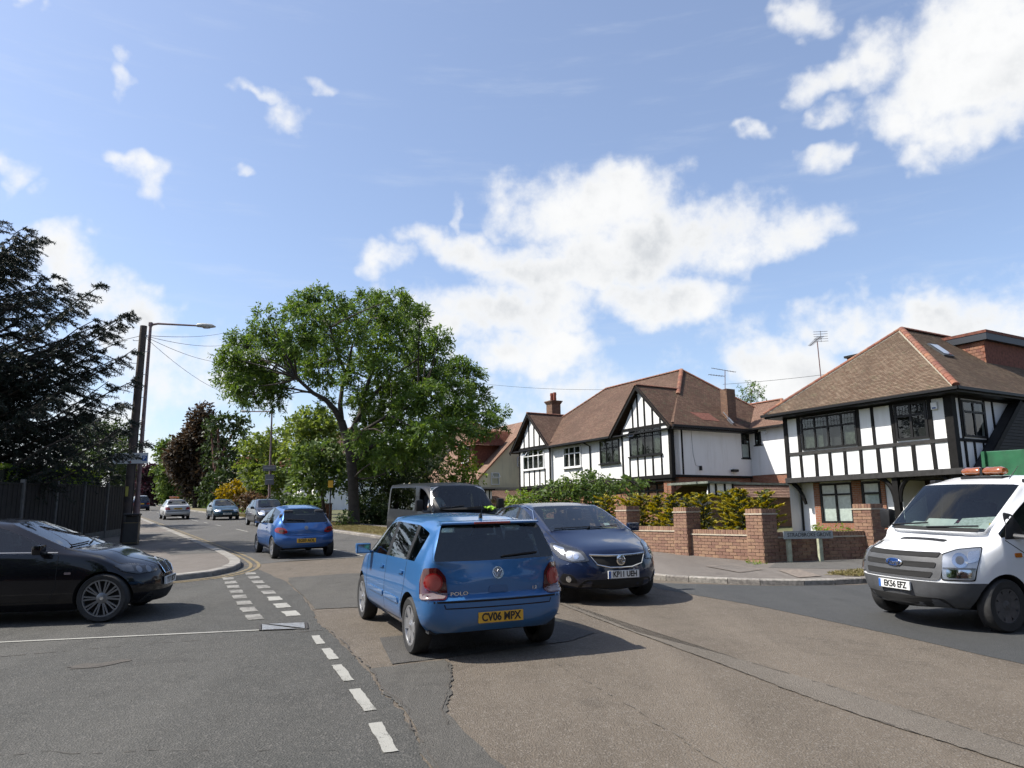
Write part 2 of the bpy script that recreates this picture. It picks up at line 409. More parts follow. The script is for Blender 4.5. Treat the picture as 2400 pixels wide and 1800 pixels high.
def sheet(name, pts_ab, h, mat, kind='structure', sub=0, jag=0.0, seed=1):
    """flat outline in street coordinates, lying h above the road bed; jag roughens its edge"""
    pts = [Vector((*W(a, b), 0)) for a, b in pts_ab]
    if jag:
        rg = random.Random(seed); out = []
        for i, p in enumerate(pts):
            q = pts[(i + 1) % len(pts)]; n = max(1, int((q - p).length / (0.05 if (q - p).length < 1.2 else 0.16))); n = min(n, 60)
            d = (q - p); nr = Vector((-d.y, d.x, 0)).normalized() if d.length > 0 else Vector()
            off = 0.0
            for k in range(n):
                off = off * 0.6 + rg.uniform(-jag, jag)
                out.append(p + d * (k / n) + (nr * off if k else Vector()))
        pts = out
    me = bpy.data.meshes.new(name)
    bm = bmesh.new(); vs = [bm.verts.new((p.x, p.y, gz(p.x, p.y) + h)) for p in pts]
    f = bm.faces.new(vs); bmesh.ops.triangulate(bm, faces=[f]); bm.normal_update()
    for f in bm.faces:
        if f.normal.z < 0: f.normal_flip()
    bm.to_mesh(me); bm.free()
    return tag(link(name, me, None, mat), kind=kind)
# the land: one sheet to the horizon
g = MB(); g.poly([(-1500, -600, gz(0, -600) - .10), (1500, -600, gz(0, -600) - .10), (1500, 1500, gz(0, 1500) - .10), (-1500, 1500, gz(0, 1500) - .10)])
M_LAND = pm('land_grass', (0.075, 0.095, 0.03), 0.95, col2=(0.12, 0.105, 0.05), vscale=0.5, bump=0.7, bscale=18)
tag(g.build('ground', M_LAND), kind='structure')
KL = 3.84; KR = 9.86          # kerb lines of the main road
sheet('main_road', [(-60, 1.0), (19.6, 1.0), (19.6, 13), (-60, 13)], 0.000, M_OLD)
sheet('main_road_far', [(19.3, KL - .3), (19.75, 5.2), (19.55, 6.6), (20.4, KR + .3), (24, KR + .35), (420, KR + .35), (420, KL - .3)], 0.004, M_FAR, jag=0.03, seed=4)
SEAM = [(19.1, 3.72), (17.2, 3.70), (15.13, 3.66), (12.86, 3.39), (10.83, 3.04), (10.17, 2.89), (9.42, 2.83), (8.08, 2.67), (7.35, 2.58), (6.44, 2.40), (5.88, 2.36), (5.44, 2.26), (4.69, 2.06), (3.0, 1.85), (0, 1.6), (-20, 0.8)]
sheet('side_road', SEAM + [(-20, -90), (19, -90), (19.1, 0)], 0.004, M_SIDE, jag=0.018, seed=9)
sheet('grove_road', [(11.0, 9.2), (10.19, 8.83), (8.9, 8.80), (7.78, 8.74), (5.67, 8.38), (4.03, 8.03), (0, 7.5), (-8, 7.0), (-12, 90), (6, 90), (8.2, 20), (8.6, 12), (9.4, 10.7)], 0.004, M_GROVE, jag=0.010, seed=5)
sheet('road_patch', [(15.85, 3.86), (15.9, 5.1), (15.2, 6.3), (11.0, 6.1), (11.21, 3.76), (11.4, 3.18), (12.9, 3.42), (15.13, 3.68)], 0.008, M_PATCH, jag=0.012, seed=6)
sheet('road_patch', [(8.75, 3.23), (8.75, 5.6), (7.6, 5.55), (7.35, 5.0), (7.38, 2.86)], 0.008, M_DARKPATCH, jag=0.006, seed=7)
sheet('road_patch', [(7.32, 2.60), (7.28, 3.4), (7.02, 3.36), (6.2, 2.95), (5.6, 2.62), (4.2, 2.42), (2.0, 2.2), (2.0, 1.75), (4.69, 2.07), (5.88, 2.38), (6.44, 2.42)], 0.009, M_PATCH, jag=0.02, seed=8)
# tarry cracks and trench joints (each a thin uneven ribbon of bitumen)
M_TAR = pm('bitumen_crack', (0.066, 0.058, 0.048), 0.85, var=0.3, vscale=20, bump=0.5, bscale=80)
M_BAND = asphalt('road_trench_band', (0.125, 0.109, 0.088), (0.145, 0.126, 0.104), 0.45, (0.249, 0.225, 0.194), 90, 0.2)
def ribbon(name, pts_ab, w, h, mat, wob=0.03, seed=1, gap=0.0):
    rg = random.Random(seed); P = []
    for (p, q) in zip(pts_ab[:-1], pts_ab[1:]):
        n = max(2, int(math.dist(p, q) / 0.07))
        for k in range(n): P.append((p[0] + (q[0] - p[0]) * k / n, p[1] + (q[1] - p[1]) * k / n))
    P.append(pts_ab[-1]); mb = MB(); off = 0
    L_ = []; R_ = []
    for i, p in enumerate(P):
        q = P[min(i + 1, len(P) - 1)]; o_ = P[max(i - 1, 0)]
        d = Vector((q[0] - o_[0], q[1] - o_[1])).normalized(); nr = Vector((-d.y, d.x))
        off = off * 0.8 + rg.uniform(-wob, wob) * .5; ww = w * .62 * rg.uniform(0.2, 1.3) / 2
        for lst, sgn in ((L_, 1), (R_, -1)):
            a_, b_ = p[0] + nr.x * (off + sgn * ww), p[1] + nr.y * (off + sgn * ww)
            lst.append(WP(a_, b_, h))
    for i in range(len(P) - 1):
        if gap and rg.random() < gap: continue
        mb.add([L_[i], L_[i + 1], R_[i + 1], R_[i]], [(0, 1, 2, 3)])
    me = mb.mesh(name)
    bm = bmesh.new(); bm.from_mesh(me); bm.normal_update()
    for f in bm.faces:
        if f.normal.z < 0: f.normal_flip()
    bm.to_mesh(me); bm.free()
    return tag(link(name, me, None, mat), kind='structure')
T1 = [(11.5, 6.9), (8.37, 6.15), (6.9, 5.86), (5.61, 5.61), (4.6, 5.38), (3.77, 5.24), (2.66, 5.14), (0, 4.9), (-6, 4.6)]
T2 = [(10.5, 6.75), (7.30, 5.98), (5.9, 5.93), (4.75, 5.83), (3.7, 5.68), (2.84, 5.54), (0, 5.3), (-6, 5.1)]
sheet('road_trench', T1 + T2[::-1], 0.008, M_BAND, jag=0.01, seed=12)
ribbon('road_joint', T1, 0.014, 0.011, M_TAR, 0.02, 3, 0.35); ribbon('road_joint', T2, 0.018, 0.011, M_TAR, 0.022, 4, 0.3)
ribbon('road_joint', [(6.6, 4.3), (5.57, 4.07), (4.6, 3.85), (3.69, 3.60), (2.4, 3.3), (0, 3.0)], 0.02, 0.006, M_BAND, 0.03, 5, 0.2)
ribbon('road_joint', [(15.0, 3.67), (12.86, 3.40), (11.3, 3.13)], 0.016, 0.012, M_TAR, 0.02, 6, 0.25)
ribbon('road_joint', [(11.05, 3.05), (11.1, 3.6), (11.0, 4.6)], 0.02, 0.014, M_TAR, 0.02, 7, 0.2)
ribbon('road_joint', [(9.5, 2.85), (8.1, 2.68), (7.35, 2.60), (6.44, 2.42), (5.9, 2.40), (5.44, 2.30), (4.69, 2.10), (3.4, 1.9)], 0.03, 0.012, M_TAR, 0.035, 8, 0.35)
ribbon('road_joint', [(8.72, 3.0), (8.75, 3.4), (8.72, 4.2)], 0.016, 0.013, M_TAR, 0.012, 9, 0.1)
ribbon('road_joint', [(7.95, 2.66), (7.98, 2.85), (7.92, 3.02)], 0.016, 0.013, M_TAR, 0.012, 10, 0.1)
ribbon('road_joint', [(7.36, 2.60), (7.40, 3.0), (7.25, 3.4)], 0.018, 0.014, M_TAR, 0.012, 11, 0.1)
ribbon('road_joint', [(7.25, 3.4), (6.4, 3.02), (5.75, 2.66), (5.3, 2.5)], 0.022, 0.014, M_TAR, 0.03, 12, 0.15)
ribbon('road_joint', [(10.4, -3), (9.93, 0.4), (9.75, 1.9), (9.62, 2.8)], 0.03, 0.009, M_TAR, 0.03, 13, 0.45)
ribbon('road_joint', [(6.6, -0.9), (6.0, 0.35), (5.5, 1.2), (5.0, 2.0)], 0.02, 0.009, M_TAR, 0.06, 14, 0.55)
sheet('road_pothole', [(9.08, 0.02), (9.16, 0.16), (9.10, 0.38), (9.17, 0.52), (9.05, 0.62), (8.95, 0.44), (8.90, 0.24), (8.96, 0.06)], 0.009, M_TAR, jag=0.03, seed=3)

# painted markings, each its own sheet
def quad(name, c, mat, h=0.0125, **kw): return sheet(name, c, h, mat, **kw)
def stripe(p, q, w, name, mat, h=0.0125, jag=0.0, seed=1):
    d = Vector((q[0] - p[0], q[1] - p[1])).normalized(); n = Vector((-d.y, d.x)) * (w / 2)
    return sheet(name, [(p[0] + n.x, p[1] + n.y), (q[0] + n.x, q[1] + n.y), (q[0] - n.x, q[1] - n.y), (p[0] - n.x, p[1] - n.y)], h, mat, jag=jag, seed=seed)
cl = [(24, -34), (14.0, -9.5), (11.0, -0.62), (10.08, 2.12)]
for p, q in zip(cl[1:-1], cl[2:]): stripe(p, q, 0.065, 'centre_line', M_WHITE, 0.011)
for k, (p, q) in enumerate([((9.32, 2.62), (8.78, 2.535)), ((8.50, 2.51), (7.92, 2.43)), ((7.66, 2.375), (6.97, 2.285)), ((6.66, 2.235), (5.96, 2.135)), ((5.64, 2.06), (4.98, 1.935)), ((4.62, 1.87), (3.95, 1.75)), ((3.6, 1.69), (2.95, 1.57))]):
    stripe(p, q, 0.10, 'edge_line_dash', M_WHITE, 0.0105, 0.005, k)
gn, gf_ = (10.90, 2.76), (17.75, 3.42)
for k in range(8):       # give-way double row
    t0 = (k + 0.05) / 8.0; t1 = (k + 0.62) / 8.0
    P = lambda t: (gn[0] + (gf_[0] - gn[0]) * t, gn[1] + (gf_[1] - gn[1]) * (t ** 1.1))
    stripe(P(t0), P(t1), 0.21, 'give_way_dash', M_WHITE if k < 3 else M_WHITE_OLD, 0.0105, 0.009, k)
gn2, gf2 = (10.90, 2.25), (16.95, 2.84)
for k in range(8):
    t0 = (k + 0.05) / 8.0; t1 = (k + 0.66) / 8.0
    P = lambda t: (gn2[0] + (gf2[0] - gn2[0]) * t, gn2[1] + (gf2[1] - gn2[1]) * (t ** 1.1))
    stripe(P(t0), P(t1), 0.22, 'give_way_dash', M_WHITE_OLD, 0.0105, 0.010, 20 + k)
for k, (a0, a1, w) in enumerate([(19.98, 22.73, .08), (27.5, 30.5, .09), (36.0, 39.0, .09), (43.5, 45.3, .09), (48.2, 50, .09), (52.4, 56.2, .09), (61, 64, .1), (70, 73, .1), (79, 82, .1), (88, 91, .1)]):
    stripe((a0, 6.84), (a1, 6.86), w, 'lane_dash', M_WHITE, 0.0105, 0.003, k)
def offset_path(path, d):
    out = []
    for i, p in enumerate(path):
        o_, q = path[max(i - 1, 0)], path[min(i + 1, len(path) - 1)]
        t_ = Vector((q[0] - o_[0], q[1] - o_[1])).normalized(); out.append((p[0] - t_.y * d, p[1] + t_.x * d))
    return out
def path_band(name, path, d0, d1, h, mat, jag=0.0, seed=1):
    return sheet(name, offset_path(path, d0) + offset_path(path, d1)[::-1], h, mat, jag=jag, seed=seed)
# left kerb: along the side road, round the corner, up the main road (outer face of the kerb)
KERB_L = [(15.0, -30), (16.2, -6), (16.45, -1.0), (16.62, 1.3), (16.95, 2.3), (17.5, 2.88), (18.25, 3.28), (19.1, 3.52), (20.0, 3.64), (21.5, 3.74), (24, 3.80), (30, KL), (60, 4.05), (100, 4.2), (260, 4.4)]
def smooth_path(path, n=4):
    out = []
    for i in range(len(path) - 1):
        p0, p1, p2, p3 = (Vector(path[max(0, min(len(path) - 1, i + k))]) for k in (-1, 0, 1, 2))
        for k in range(n):
            t = k / n
            out.append(tuple(0.5 * ((2 * p1) + (p2 - p0) * t + (2 * p0 - 5 * p1 + 4 * p2 - p3) * t * t + (3 * p1 - p0 - 3 * p2 + p3) * t ** 3)))
    out.append(tuple(path[-1])); return out
KERB_LS = smooth_path(KERB_L, 4)
yl = [p for p in KERB_LS if p[0] > 15.5 and p[0] < 120]
i_tip = min(range(len(yl)), key=lambda i: abs(yl[i][0] - 19.6))
for off in (0.22, 0.40):
    seg = yl
    path_band('double_yellow_line', offset_path(seg, off), -0.04, 0.04, 0.0105, M_YELLOW, jag=0.006, seed=int(off * 100))
# pavement on the left
fence_back = [(15.0, -30), (15.0 + 6.5, -14), (21.0, -4.0), (27, -1.2), (34, 0.2), (42, 0.9), (60, 1.2), (260, 1.5)]
sheet('pavement_left', offset_path(KERB_LS, -0.12) + [(260, 1.2), (60, 0.2), (41, -0.6), (27, -3), (21, -6.5), (20, -30)], 0.098, M_PAVE)
sheet('pavement_patch', [(22.5, 2.3), (25.6, 2.25), (25.6, 3.55), (22.5, 3.5)], 0.102, M_PAVE2, jag=0.01, seed=2)
sheet('pavement_patch', [(29, 2.3), (36.5, 2.25), (36.5, 3.6), (29, 3.62)], 0.102, M_PAVE2, jag=0.01, seed=3)
def kerb_run(path, width, height, stone, mat, parent_name, near, n_max=300, side=1, lower=None):
    """kerb stones laid end to end along the path; the near ones are single stones"""
    root = empty(parent_name, (0, 0, 0)); tag(root, kind='structure')
    pts = path; L_ = [0]
    for p, q in zip(pts[:-1], pts[1:]): L_.append(L_[-1] + math.dist(p, q))
    def at(s):
        for i in range(len(L_) - 1):
            if s <= L_[i + 1]:
                t = (s - L_[i]) / max(1e-6, L_[i + 1] - L_[i]); p, q = pts[i], pts[i + 1]
                return (p[0] + (q[0] - p[0]) * t, p[1] + (q[1] - p[1]) * t), Vector((q[0] - p[0], q[1] - p[1])).normalized()
        return pts[-1], Vector((1, 0))
    s = 0; rest = MB(); n = 0; rg = random.Random(5)
    while s < L_[-1] - 0.2:
        ln = stone if not callable(stone) else stone(rg)
        (p, d), (q, d2) = at(s + 0.006), at(min(L_[-1], s + ln - 0.006))
        n1 = Vector((-d.y, d.x)) * side; n2 = Vector((-d2.y, d2.x)) * side; hh = height * (lower(p) if lower else 1.0) + rg.uniform(-.004, .004)
        bot = [WP(p[0], p[1], -.05), WP(q[0], q[1], -.05), WP(q[0] + n2.x * width, q[1] + n2.y * width, -.05), WP(p[0] + n1.x * width, p[1] + n1.y * width, -.05)]
        cham = 0.018
        top = [WP(p[0] + n1.x * cham, p[1] + n1.y * cham, hh), WP(q[0] + n2.x * cham, q[1] + n2.y * cham, hh), WP(q[0] + n2.x * width, q[1] + n2.y * width, hh), WP(p[0] + n1.x * width, p[1] + n1.y * width, hh)]
        mid = [WP(p[0], p[1], hh - cham), WP(q[0], q[1], hh - cham)]
        vs = bot + top + mid
        fs = [(0, 1, 9, 8), (8, 9, 5, 4), (4, 5, 6, 7), (2, 3, 7, 6), (1, 2, 6, 5, 9), (3, 0, 8, 4, 7)]
        dist = WP(p[0], p[1]).length
        if dist < near and n < n_max and Vector(WP(*p)).y > 1:
            mb = MB(); mb.add(vs, fs); mb.build('kerb_stone', mat, root); n += 1
        else: rest.add(vs, fs)
        s += ln
    if rest.v: tag(rest.build('kerb_stones_far', mat, root), kind='stuff')
    return root
kerb_run(KERB_LS, 0.26, 0.112, 0.91, M_CONC, 'kerb', 48, side=-1)
# right side: round the grove corner, then up the main road
KERB_R = [(4.0, 60), (7.4, 22), (8.2, 14.5), (8.55, 12.9), (8.85, 11.7), (9.45, 10.72), (10.35, 10.12), (11.2, 9.70), (13.0, 9.62), (18, 9.72), (27, KR), (40, KR), (70, 10.3), (110, 10.6), (260, 10.9)]
KERB_RS = smooth_path(KERB_R, 4)
sheet('pavement_right', offset_path(KERB_RS, 0.1) + [(260, 13.0), (60, 13.0), (11.9, 13.4), (11.4, 14.4), (9.8, 22), (6.4, 60)], 0.088, M_PAVE)
sheet('pavement_patch', [(10.9, 12.4), (11.5, 13.3), (11.2, 14.6), (9.9, 21), (8.7, 21), (9.7, 13.5)], 0.092, M_PAVE2, jag=0.01, seed=8)
kerb_run(KERB_RS, 0.14, 0.10, lambda rg: rg.uniform(0.45, 0.85), M_GRANITE, 'kerb', 40)
# ironwork
M_IRON = pm('cast_iron_cover', (0.26, 0.25, 0.24), 0.45, 0.6, var=0.3, vscale=25, bump=0.6, bscale=120)
M_IRON_D = pm('cast_iron_dark', (0.05, 0.045, 0.04), 0.7, 0.2, bump=0.3, bscale=60)
M_COVER_TILE = pm('cover_infill', (0.20, 0.165, 0.135), 0.85, var=0.25, vscale=12, bump=0.5, bscale=150)
M_MH = pm('manhole_steel_polished', (0.46, 0.46, 0.45), 0.42, 0.7, var=0.25, vscale=14, bump=0.35, bscale=200)
def cover(corners, mat, frame_mat, label, h, fw=0.045, split=None):
    c = [Vector(WP(a, b, h)) for a, b in corners]; ctr = sum(c, Vector()) / 4
    root = empty('manhole_cover', ctr, 0, label, 'manhole cover')
    loc = [p - ctr for p in c]
    up = Vector((0, 0, 0.008))
    if frame_mat:
        mb = MB()
        for i in range(4):
            p, q = loc[i], loc[(i + 1) % 4]; k = 1 - fw / (loc[i].length / 1.4)
            mb.add([p + up, q + up, q * k + up, p * k + up], [(0, 1, 2, 3)])
        mb.build('frame', frame_mat, root)
    k = 1 - fw / (loc[0].length / 1.4) - .03
    ins = [p * k + up * 0.75 for p in loc]
    if split:
        a0, b0 = ins[0] + (ins[1] - ins[0]) * .495, ins[3] + (ins[2] - ins[3]) * .495
        a1, b1 = ins[0] + (ins[1] - ins[0]) * .505, ins[3] + (ins[2] - ins[3]) * .505
        if split == 'diag':
            MB().poly([ins[0], ins[1], ins[2] + (ins[1] - ins[2]) * .2]).build('lid', mat, root); MB().poly([ins[0] + (ins[3] - ins[0]) * .15, ins[2] + (ins[3] - ins[2]) * .02, ins[3]]).build('lid', mat, root)
        else:
            MB().poly([ins[0], a0, b0, ins[3]]).build('lid', mat, root); MB().poly([a1, ins[1], ins[2], b1]).build('lid', mat, root)
    else: MB().poly(ins).build('lid', mat, root)
    return root
cover([(10.52, 2.20), (10.03, 2.10), (9.80, 2.66), (10.30, 2.78)], M_MH, M_IRON_D, 'rectangular steel manhole cover in the road at the end of the white centre line', 0.010, 0.03, 'diag')
cover([(11.87, 12.26), (11.83, 11.54), (10.57, 11.21), (10.69, 11.99)], M_PAVE, M_COVER_TILE, 'double-framed utility cover set in the pavement before the brick wall', 0.094, 0.05, 'two')
cover([(10.30, 12.59), (10.49, 12.15), (9.34, 11.38), (9.26, 11.97)], M_COVER_TILE, None, 'brown sunken utility cover in the pavement near the kerb corner', 0.094, 0.02)
# ================================================================== vehicles
def car_paint(name, col, metal=0.45, rough=0.32, flake=0.12, coat=0.85):
    dirt = 0.35 if max(col) > .03 else 0.10
    if name in MATS: return MATS[name]
    m = bpy.data.materials.new(name); m.use_nodes = True; t = NT(m.node_tree); b = t.n['Principled BSDF']
    v = t.new('ShaderNodeTexCoord').outputs['Object']
    n = t.noise(v, 500.0, 2.0); d = t.noise(v, 2.5, 5.0, 0.65)
    col = alb(col)
    lo, hi = tuple(x * (1 - flake) for x in col), tuple(min(1, x * (1 + flake)) for x in col)
    c = t.mix(n, g3(lo), g3(hi))
    # road dust, heavier low down on the flanks
    sp = t.new('ShaderNodeSeparateXYZ', iVector=v)
    du = t.m('MULTIPLY', t.m('SUBTRACT', 1.0, t.sstep(sp.outputs[2], 0.1, 0.65)), t.m('MULTIPLY', t.sstep(d, 0.3, 0.8), dirt))
    c = t.mix(du, c, g3((0.16, 0.145, 0.125)))
    t.l.new(c, b.inputs['Base Color'])
    b.inputs['Metallic'].default_value = metal; t.put(b.inputs['Roughness'], t.m('MULTIPLY_ADD', d, 0.12, rough - 0.04))
    b.inputs['Coat Weight'].default_value = coat; b.inputs['Specular IOR Level'].default_value = 0.15; t.put(b.inputs['Coat Roughness'], t.m('MULTIPLY_ADD', du, 0.5, 0.025))
    MATS[name] = m
    return m
M_BLACKPL = pm('black_plastic', (0.011, 0.011, 0.012), 0.5, var=0.2, vscale=30, bump=0.15, bscale=300, spec=.3)
M_GREYPL = pm('grey_bumper_plastic', (0.070, 0.073, 0.078), 0.6, var=0.12, vscale=8, bump=0.2, bscale=400)
M_UNDER = pm('underbody', (0.012, 0.012, 0.012), 0.9)
M_RUBBER = pm('tyre_rubber', (0.020, 0.020, 0.020), 0.78, var=0.25, vscale=15, bump=0.3, bscale=120)
M_SILVER = pm('wheel_silver', (0.50, 0.51, 0.53), 0.33, 0.75, var=0.12, vscale=9)
M_WHEELDARK = pm('wheel_grey', (0.22, 0.23, 0.25), 0.35, 0.7)
M_STEEL = pm('wheel_steel', (0.10, 0.10, 0.105), 0.5, 0.5, var=0.2, vscale=12)
M_CHROME = pm('chrome', (0.78, 0.79, 0.80), 0.10, 1.0)
M_CABIN = pm('cabin_trim', (0.030, 0.031, 0.034), 0.85, var=0.2, vscale=6)
M_SEAT = pm('seat_cloth', (0.045, 0.047, 0.055), 0.95, var=0.25, vscale=20)
M_GLASS = glass_mat('car_glass', (0.50, 0.57, 0.55), 1.0, 0.0, 0.06)
M_GLASS_D = glass_mat('car_glass_privacy', (0.34, 0.40, 0.385), 1.0, 0.0, 0.07)
M_LENS = glass_mat('lamp_lens', (0.88, 0.90, 0.92), 1.0, 0.02, 0.08)
M_RED = pm('tail_red', (0.30, 0.010, 0.012), 0.12, coat=1.0, var=0.15, vscale=60)
M_REDDARK = pm('tail_red_dark', (0.07, 0.006, 0.008), 0.10, coat=1.0)
M_PINK = pm('tail_inner_pink', (0.42, 0.075, 0.065), 0.18, coat=1.0, var=0.1, vscale=80)
M_CLEARL = pm('tail_clear', (0.26, 0.20, 0.19), 0.15, coat=1.0)
M_REFL = pm('lamp_reflector', (0.75, 0.77, 0.80), 0.2, 0.9, bump=0.12, bscale=30, bdist=0.02)
M_AMBER = pm('amber_lens', (0.55, 0.16, 0.02), 0.15, coat=1.0)
M_BEACON = pm('beacon_orange', (0.26, 0.075, 0.02), 0.12, coat=1.0, var=0.2, vscale=14)
M_PLATE_Y = pm('plate_yellow', (0.66, 0.37, 0.03), 0.4, var=0.08, vscale=10)
M_PLATE_W = pm('plate_white', (0.72, 0.73, 0.71), 0.4)
M_PLATE_B = pm('plate_blue', (0.03, 0.13, 0.45), 0.4)
M_PLATETXT = pm('plate_text', (0.012, 0.012, 0.012), 0.5)
M_GAP = pm('panel_gap', (0.006, 0.006, 0.007), 0.9)
M_BADGE = pm('badge_chrome', (0.72, 0.73, 0.75), 0.18, 0.9)
M_BADGEBLUE = pm('badge_blue', (0.02, 0.07, 0.25), 0.2, 0.3, coat=1.0)
M_PAPER = pm('paper', (0.72, 0.73, 0.70), 0.9, var=0.08, vscale=12)
M_HIVIS = pm('hivis_cloth', (0.28, 0.50, 0.03), 0.85, var=0.2, vscale=9)

NJ = 9
def cage(p):
    nose, tail, hw, gc = p['nose'], p['tail'], p['hw'], p.get('gc', .19)
    hf, (cx, cz), (tx, tz), (rx, rz), (bx, bz) = p['hf'], p['cowl'], p['wtop'], p['rtop'], p['blb']
    bF, bR = p['belt']; rw = p['rail']; roof = p['roof']; zl, zm = p.get('zl', .45), p.get('zm', .67)
    fr = p.get('round', .30); rr = p.get('rround', .22); bh = p.get('bump', .60); bs = p.get('bshelf', .05); zb2 = p.get('zlow', .30)
    hy = p.get('hood_y', .80)          # where the bonnet meets the wing, share of the half width
    S, N = [], []
    def st(n, pts): N.append(n); S.append([Vector(q) for q in pts])
    dz = (cz - hf)
    hs = p.get('hood_side', hf - .03)
    st('F0', [(nose - .16, 0, gc), (nose - .06, 0, gc + .05), (nose - .015, 0, zb2), (nose, 0, zl), (nose - .03, 0, .5 * (zl + hf)), (nose - .075, 0, hf - .03), (nose - .13, 0, hf), (nose - .22, 0, hf + dz * .12), (nose - .36, 0, hf + dz * .27)])
    st('F1', [(nose - .35, 0, gc), (nose - .13 - fr * .12, .50 * hw, gc + .05), (nose - .05 - fr * .1, .55 * hw, zb2), (nose - .04 - fr * .1, .58 * hw, zl), (nose - .06 - fr * .12, .58 * hw, .5 * (zl + hf) - .01), (nose - .115 - fr * .14, .57 * hw, hf - .05), (nose - .19 - fr * .14, .54 * hw, hf - .012), (nose - .34, .40 * hw, hf + dz * .19), (nose - .56, 0, hf + dz * .47)])
    st('F2', [(nose - .6, 0, gc), (nose - .12 - fr, .80 * hw, gc + .05), (nose - .03 - fr, .90 * hw, zb2), (nose - .0 - fr, .935 * hw, zl), (nose - .03 - fr, .935 * hw, .5 * (zl + hs)), (nose - .09 - fr, .88 * hw, hs - .03), (nose - .2 - fr, hy * hw, hs + .035), (nose - .32 - fr * .6, .52 * hw, hf + dz * .36), (nose - .34 - fr, 0, hf + dz * .62)])
    fa = p['fa']; fz = p.get('fender', bF - .05)
    st('F3', [(fa, 0, gc), (fa, .82 * hw, gc), (fa, .975 * hw, gc + .10), (fa, 1.0 * hw, zl), (fa - .02, 1.0 * hw, zm - .03), (fa - .04, .955 * hw, fz), (fa - .05, hy * hw + .03, fz + .05), (fa - .02, .52 * hw, hf + dz * .80), (fa + .05, 0, hf + dz * .86)])
    def low(x): return [(x, 0, gc), (x, .84 * hw, gc), (x, .975 * hw, gc + .10), (x, 1.0 * hw, zl), (x, 1.0 * hw, zm)]
    def belt(x): return bF + (bR - bF) * (p['abase'] - x) / (p['abase'] - tail)
    ab = p['abase']                     # foot of the windscreen pillar, at the waist
    st('C', low(ab + .02) + [(ab, .94 * hw, bF), (ab + .01, .905 * hw, bF + .03), (ab + .10, .80 * hw, cz + .00), (cx, 0, cz)])
    at = p.get('atop', tx - .06); rl = p.get('rail_drop', .075)
    st('A', low(.55 * ab + .45 * at) + [(.50 * ab + .50 * at, .945 * hw, belt(.5 * (ab + at))), (at - .05, rw + .005, tz - rl + .01), (at - .005, rw - .075, tz - .02), (tx, 0, tz)])
    mids = p['mids']                    # (name, x at the waist, x at the roof)
    for n, xb, xt in mids:
        f = (tx - xt) / (tx - rx); zr = tz + (rz - tz) * f + (roof - max(tz, rz)) * (1 - (2 * f - 1) ** 2) + (0)
        if tz < roof or rz < roof: zr = tz + (rz - tz) * f + 4 * f * (1 - f) * (roof - (tz + rz) / 2)
        w_ = rw - p.get('rtaper', .03) * f
        st(n, low(xb) + [(xb, .945 * hw, belt(xb)), (xt, w_, zr - rl), (xt, w_ - .085, zr - p.get('crown', .018)), (xt, 0, zr)])
    w_ = rw - p.get('rtaper', .03)
    rb = p.get('rbelt', .6 * rx + .4 * tail)
    ra_l = min(rb, p['ra'])
    st('R', low(ra_l) + [(rb, .935 * hw, belt(rb)), (rx + .02, w_ - .005, rz - rl - .01), (rx - .01, w_ - p.get('rgap', .05), rz - .018), (rx - .02, 0, rz)])
    tb = p.get('tbelt', tail + .22)
    st('T', [(tail + .35, 0, gc + .03), (tail + .35, .80 * hw, gc + .03), (tail + .30, .94 * hw, gc + .11), (tail + .30, .975 * hw, zl), (tail + .28, .975 * hw, zm), (tb, .925 * hw, belt(tb) - .01), (bx + .13, p.get('bly', .80) * hw + .055, bz + .03), (bx + .045, p.get('bly', .80) * hw, bz - .0), (bx, 0, bz - .01)])
    if 'boot' in p:
        kx, kz = p['boot']              # rear edge of the boot lid
        st('K', [(tail + .22, 0, gc + .04), (tail + .22, .78 * hw, gc + .05), (tail + .17, .90 * hw, gc + .13), (tail + .14, .94 * hw, zl), (tail + .14, .94 * hw, zm), (kx + .12, .89 * hw, kz - .04), (kx + .06, .80 * hw, kz - .005), (kx + .02, .55 * hw, kz + .008), (kx, 0, kz + .015)])
        t5 = kz - .10
    else:
        t5 = min(bz - .12, p.get('tshoulder', bz - .10))
    st('R2', [(tail + .28, 0, gc + .05), (tail + .10 + rr * .4, .74 * hw, gc + .07), (tail + .04 + rr * .5, .86 * hw, gc + .15), (tail + rr * .5, .94 * hw, zl), (tail + rr * .5, .94 * hw, bh - .02), (tail + bs + .05 + rr * .4, .91 * hw, bh + .03), (tail + bs + .03 + rr * .3, .84 * hw, t5 - .02), (tail + bs + .02 + rr * .12, .52 * hw, t5 + .0), (tail + bs + .01, 0, t5 + .01)])
    st('R1', [(tail + .22, 0, gc + .06), (tail + .09, .50 * hw, gc + .08), (tail + .03, .55 * hw, gc + .16), (tail + .02, .57 * hw, zl), (tail + .02, .57 * hw, bh - .005), (tail + bs + .02, .55 * hw, bh + .035), (tail + bs + .015, .52 * hw, bh + (t5 - bh) * .40), (tail + bs + .01, .36 * hw, bh + (t5 - bh) * .72), (tail + bs + .0, 0, bh + (t5 - bh) * .86)])
    st('R0', [(tail + .15, 0, gc + .07), (tail + .07, 0, gc + .09), (tail + .01, 0, gc + .17), (tail, 0, zl), (tail, 0, bh), (tail + bs, 0, bh + .035), (tail + bs, 0, bh + (t5 - bh) * .38), (tail + bs, 0, bh + (t5 - bh) * .58), (tail + bs, 0, bh + (t5 - bh) * .72)])
    for (n, j), q in p.get('fix', {}).items():
        v = S[N.index(n)][j]
        S[N.index(n)][j] = Vector([a if a is not None else b for a, b in zip(q, v)])
    return N, S
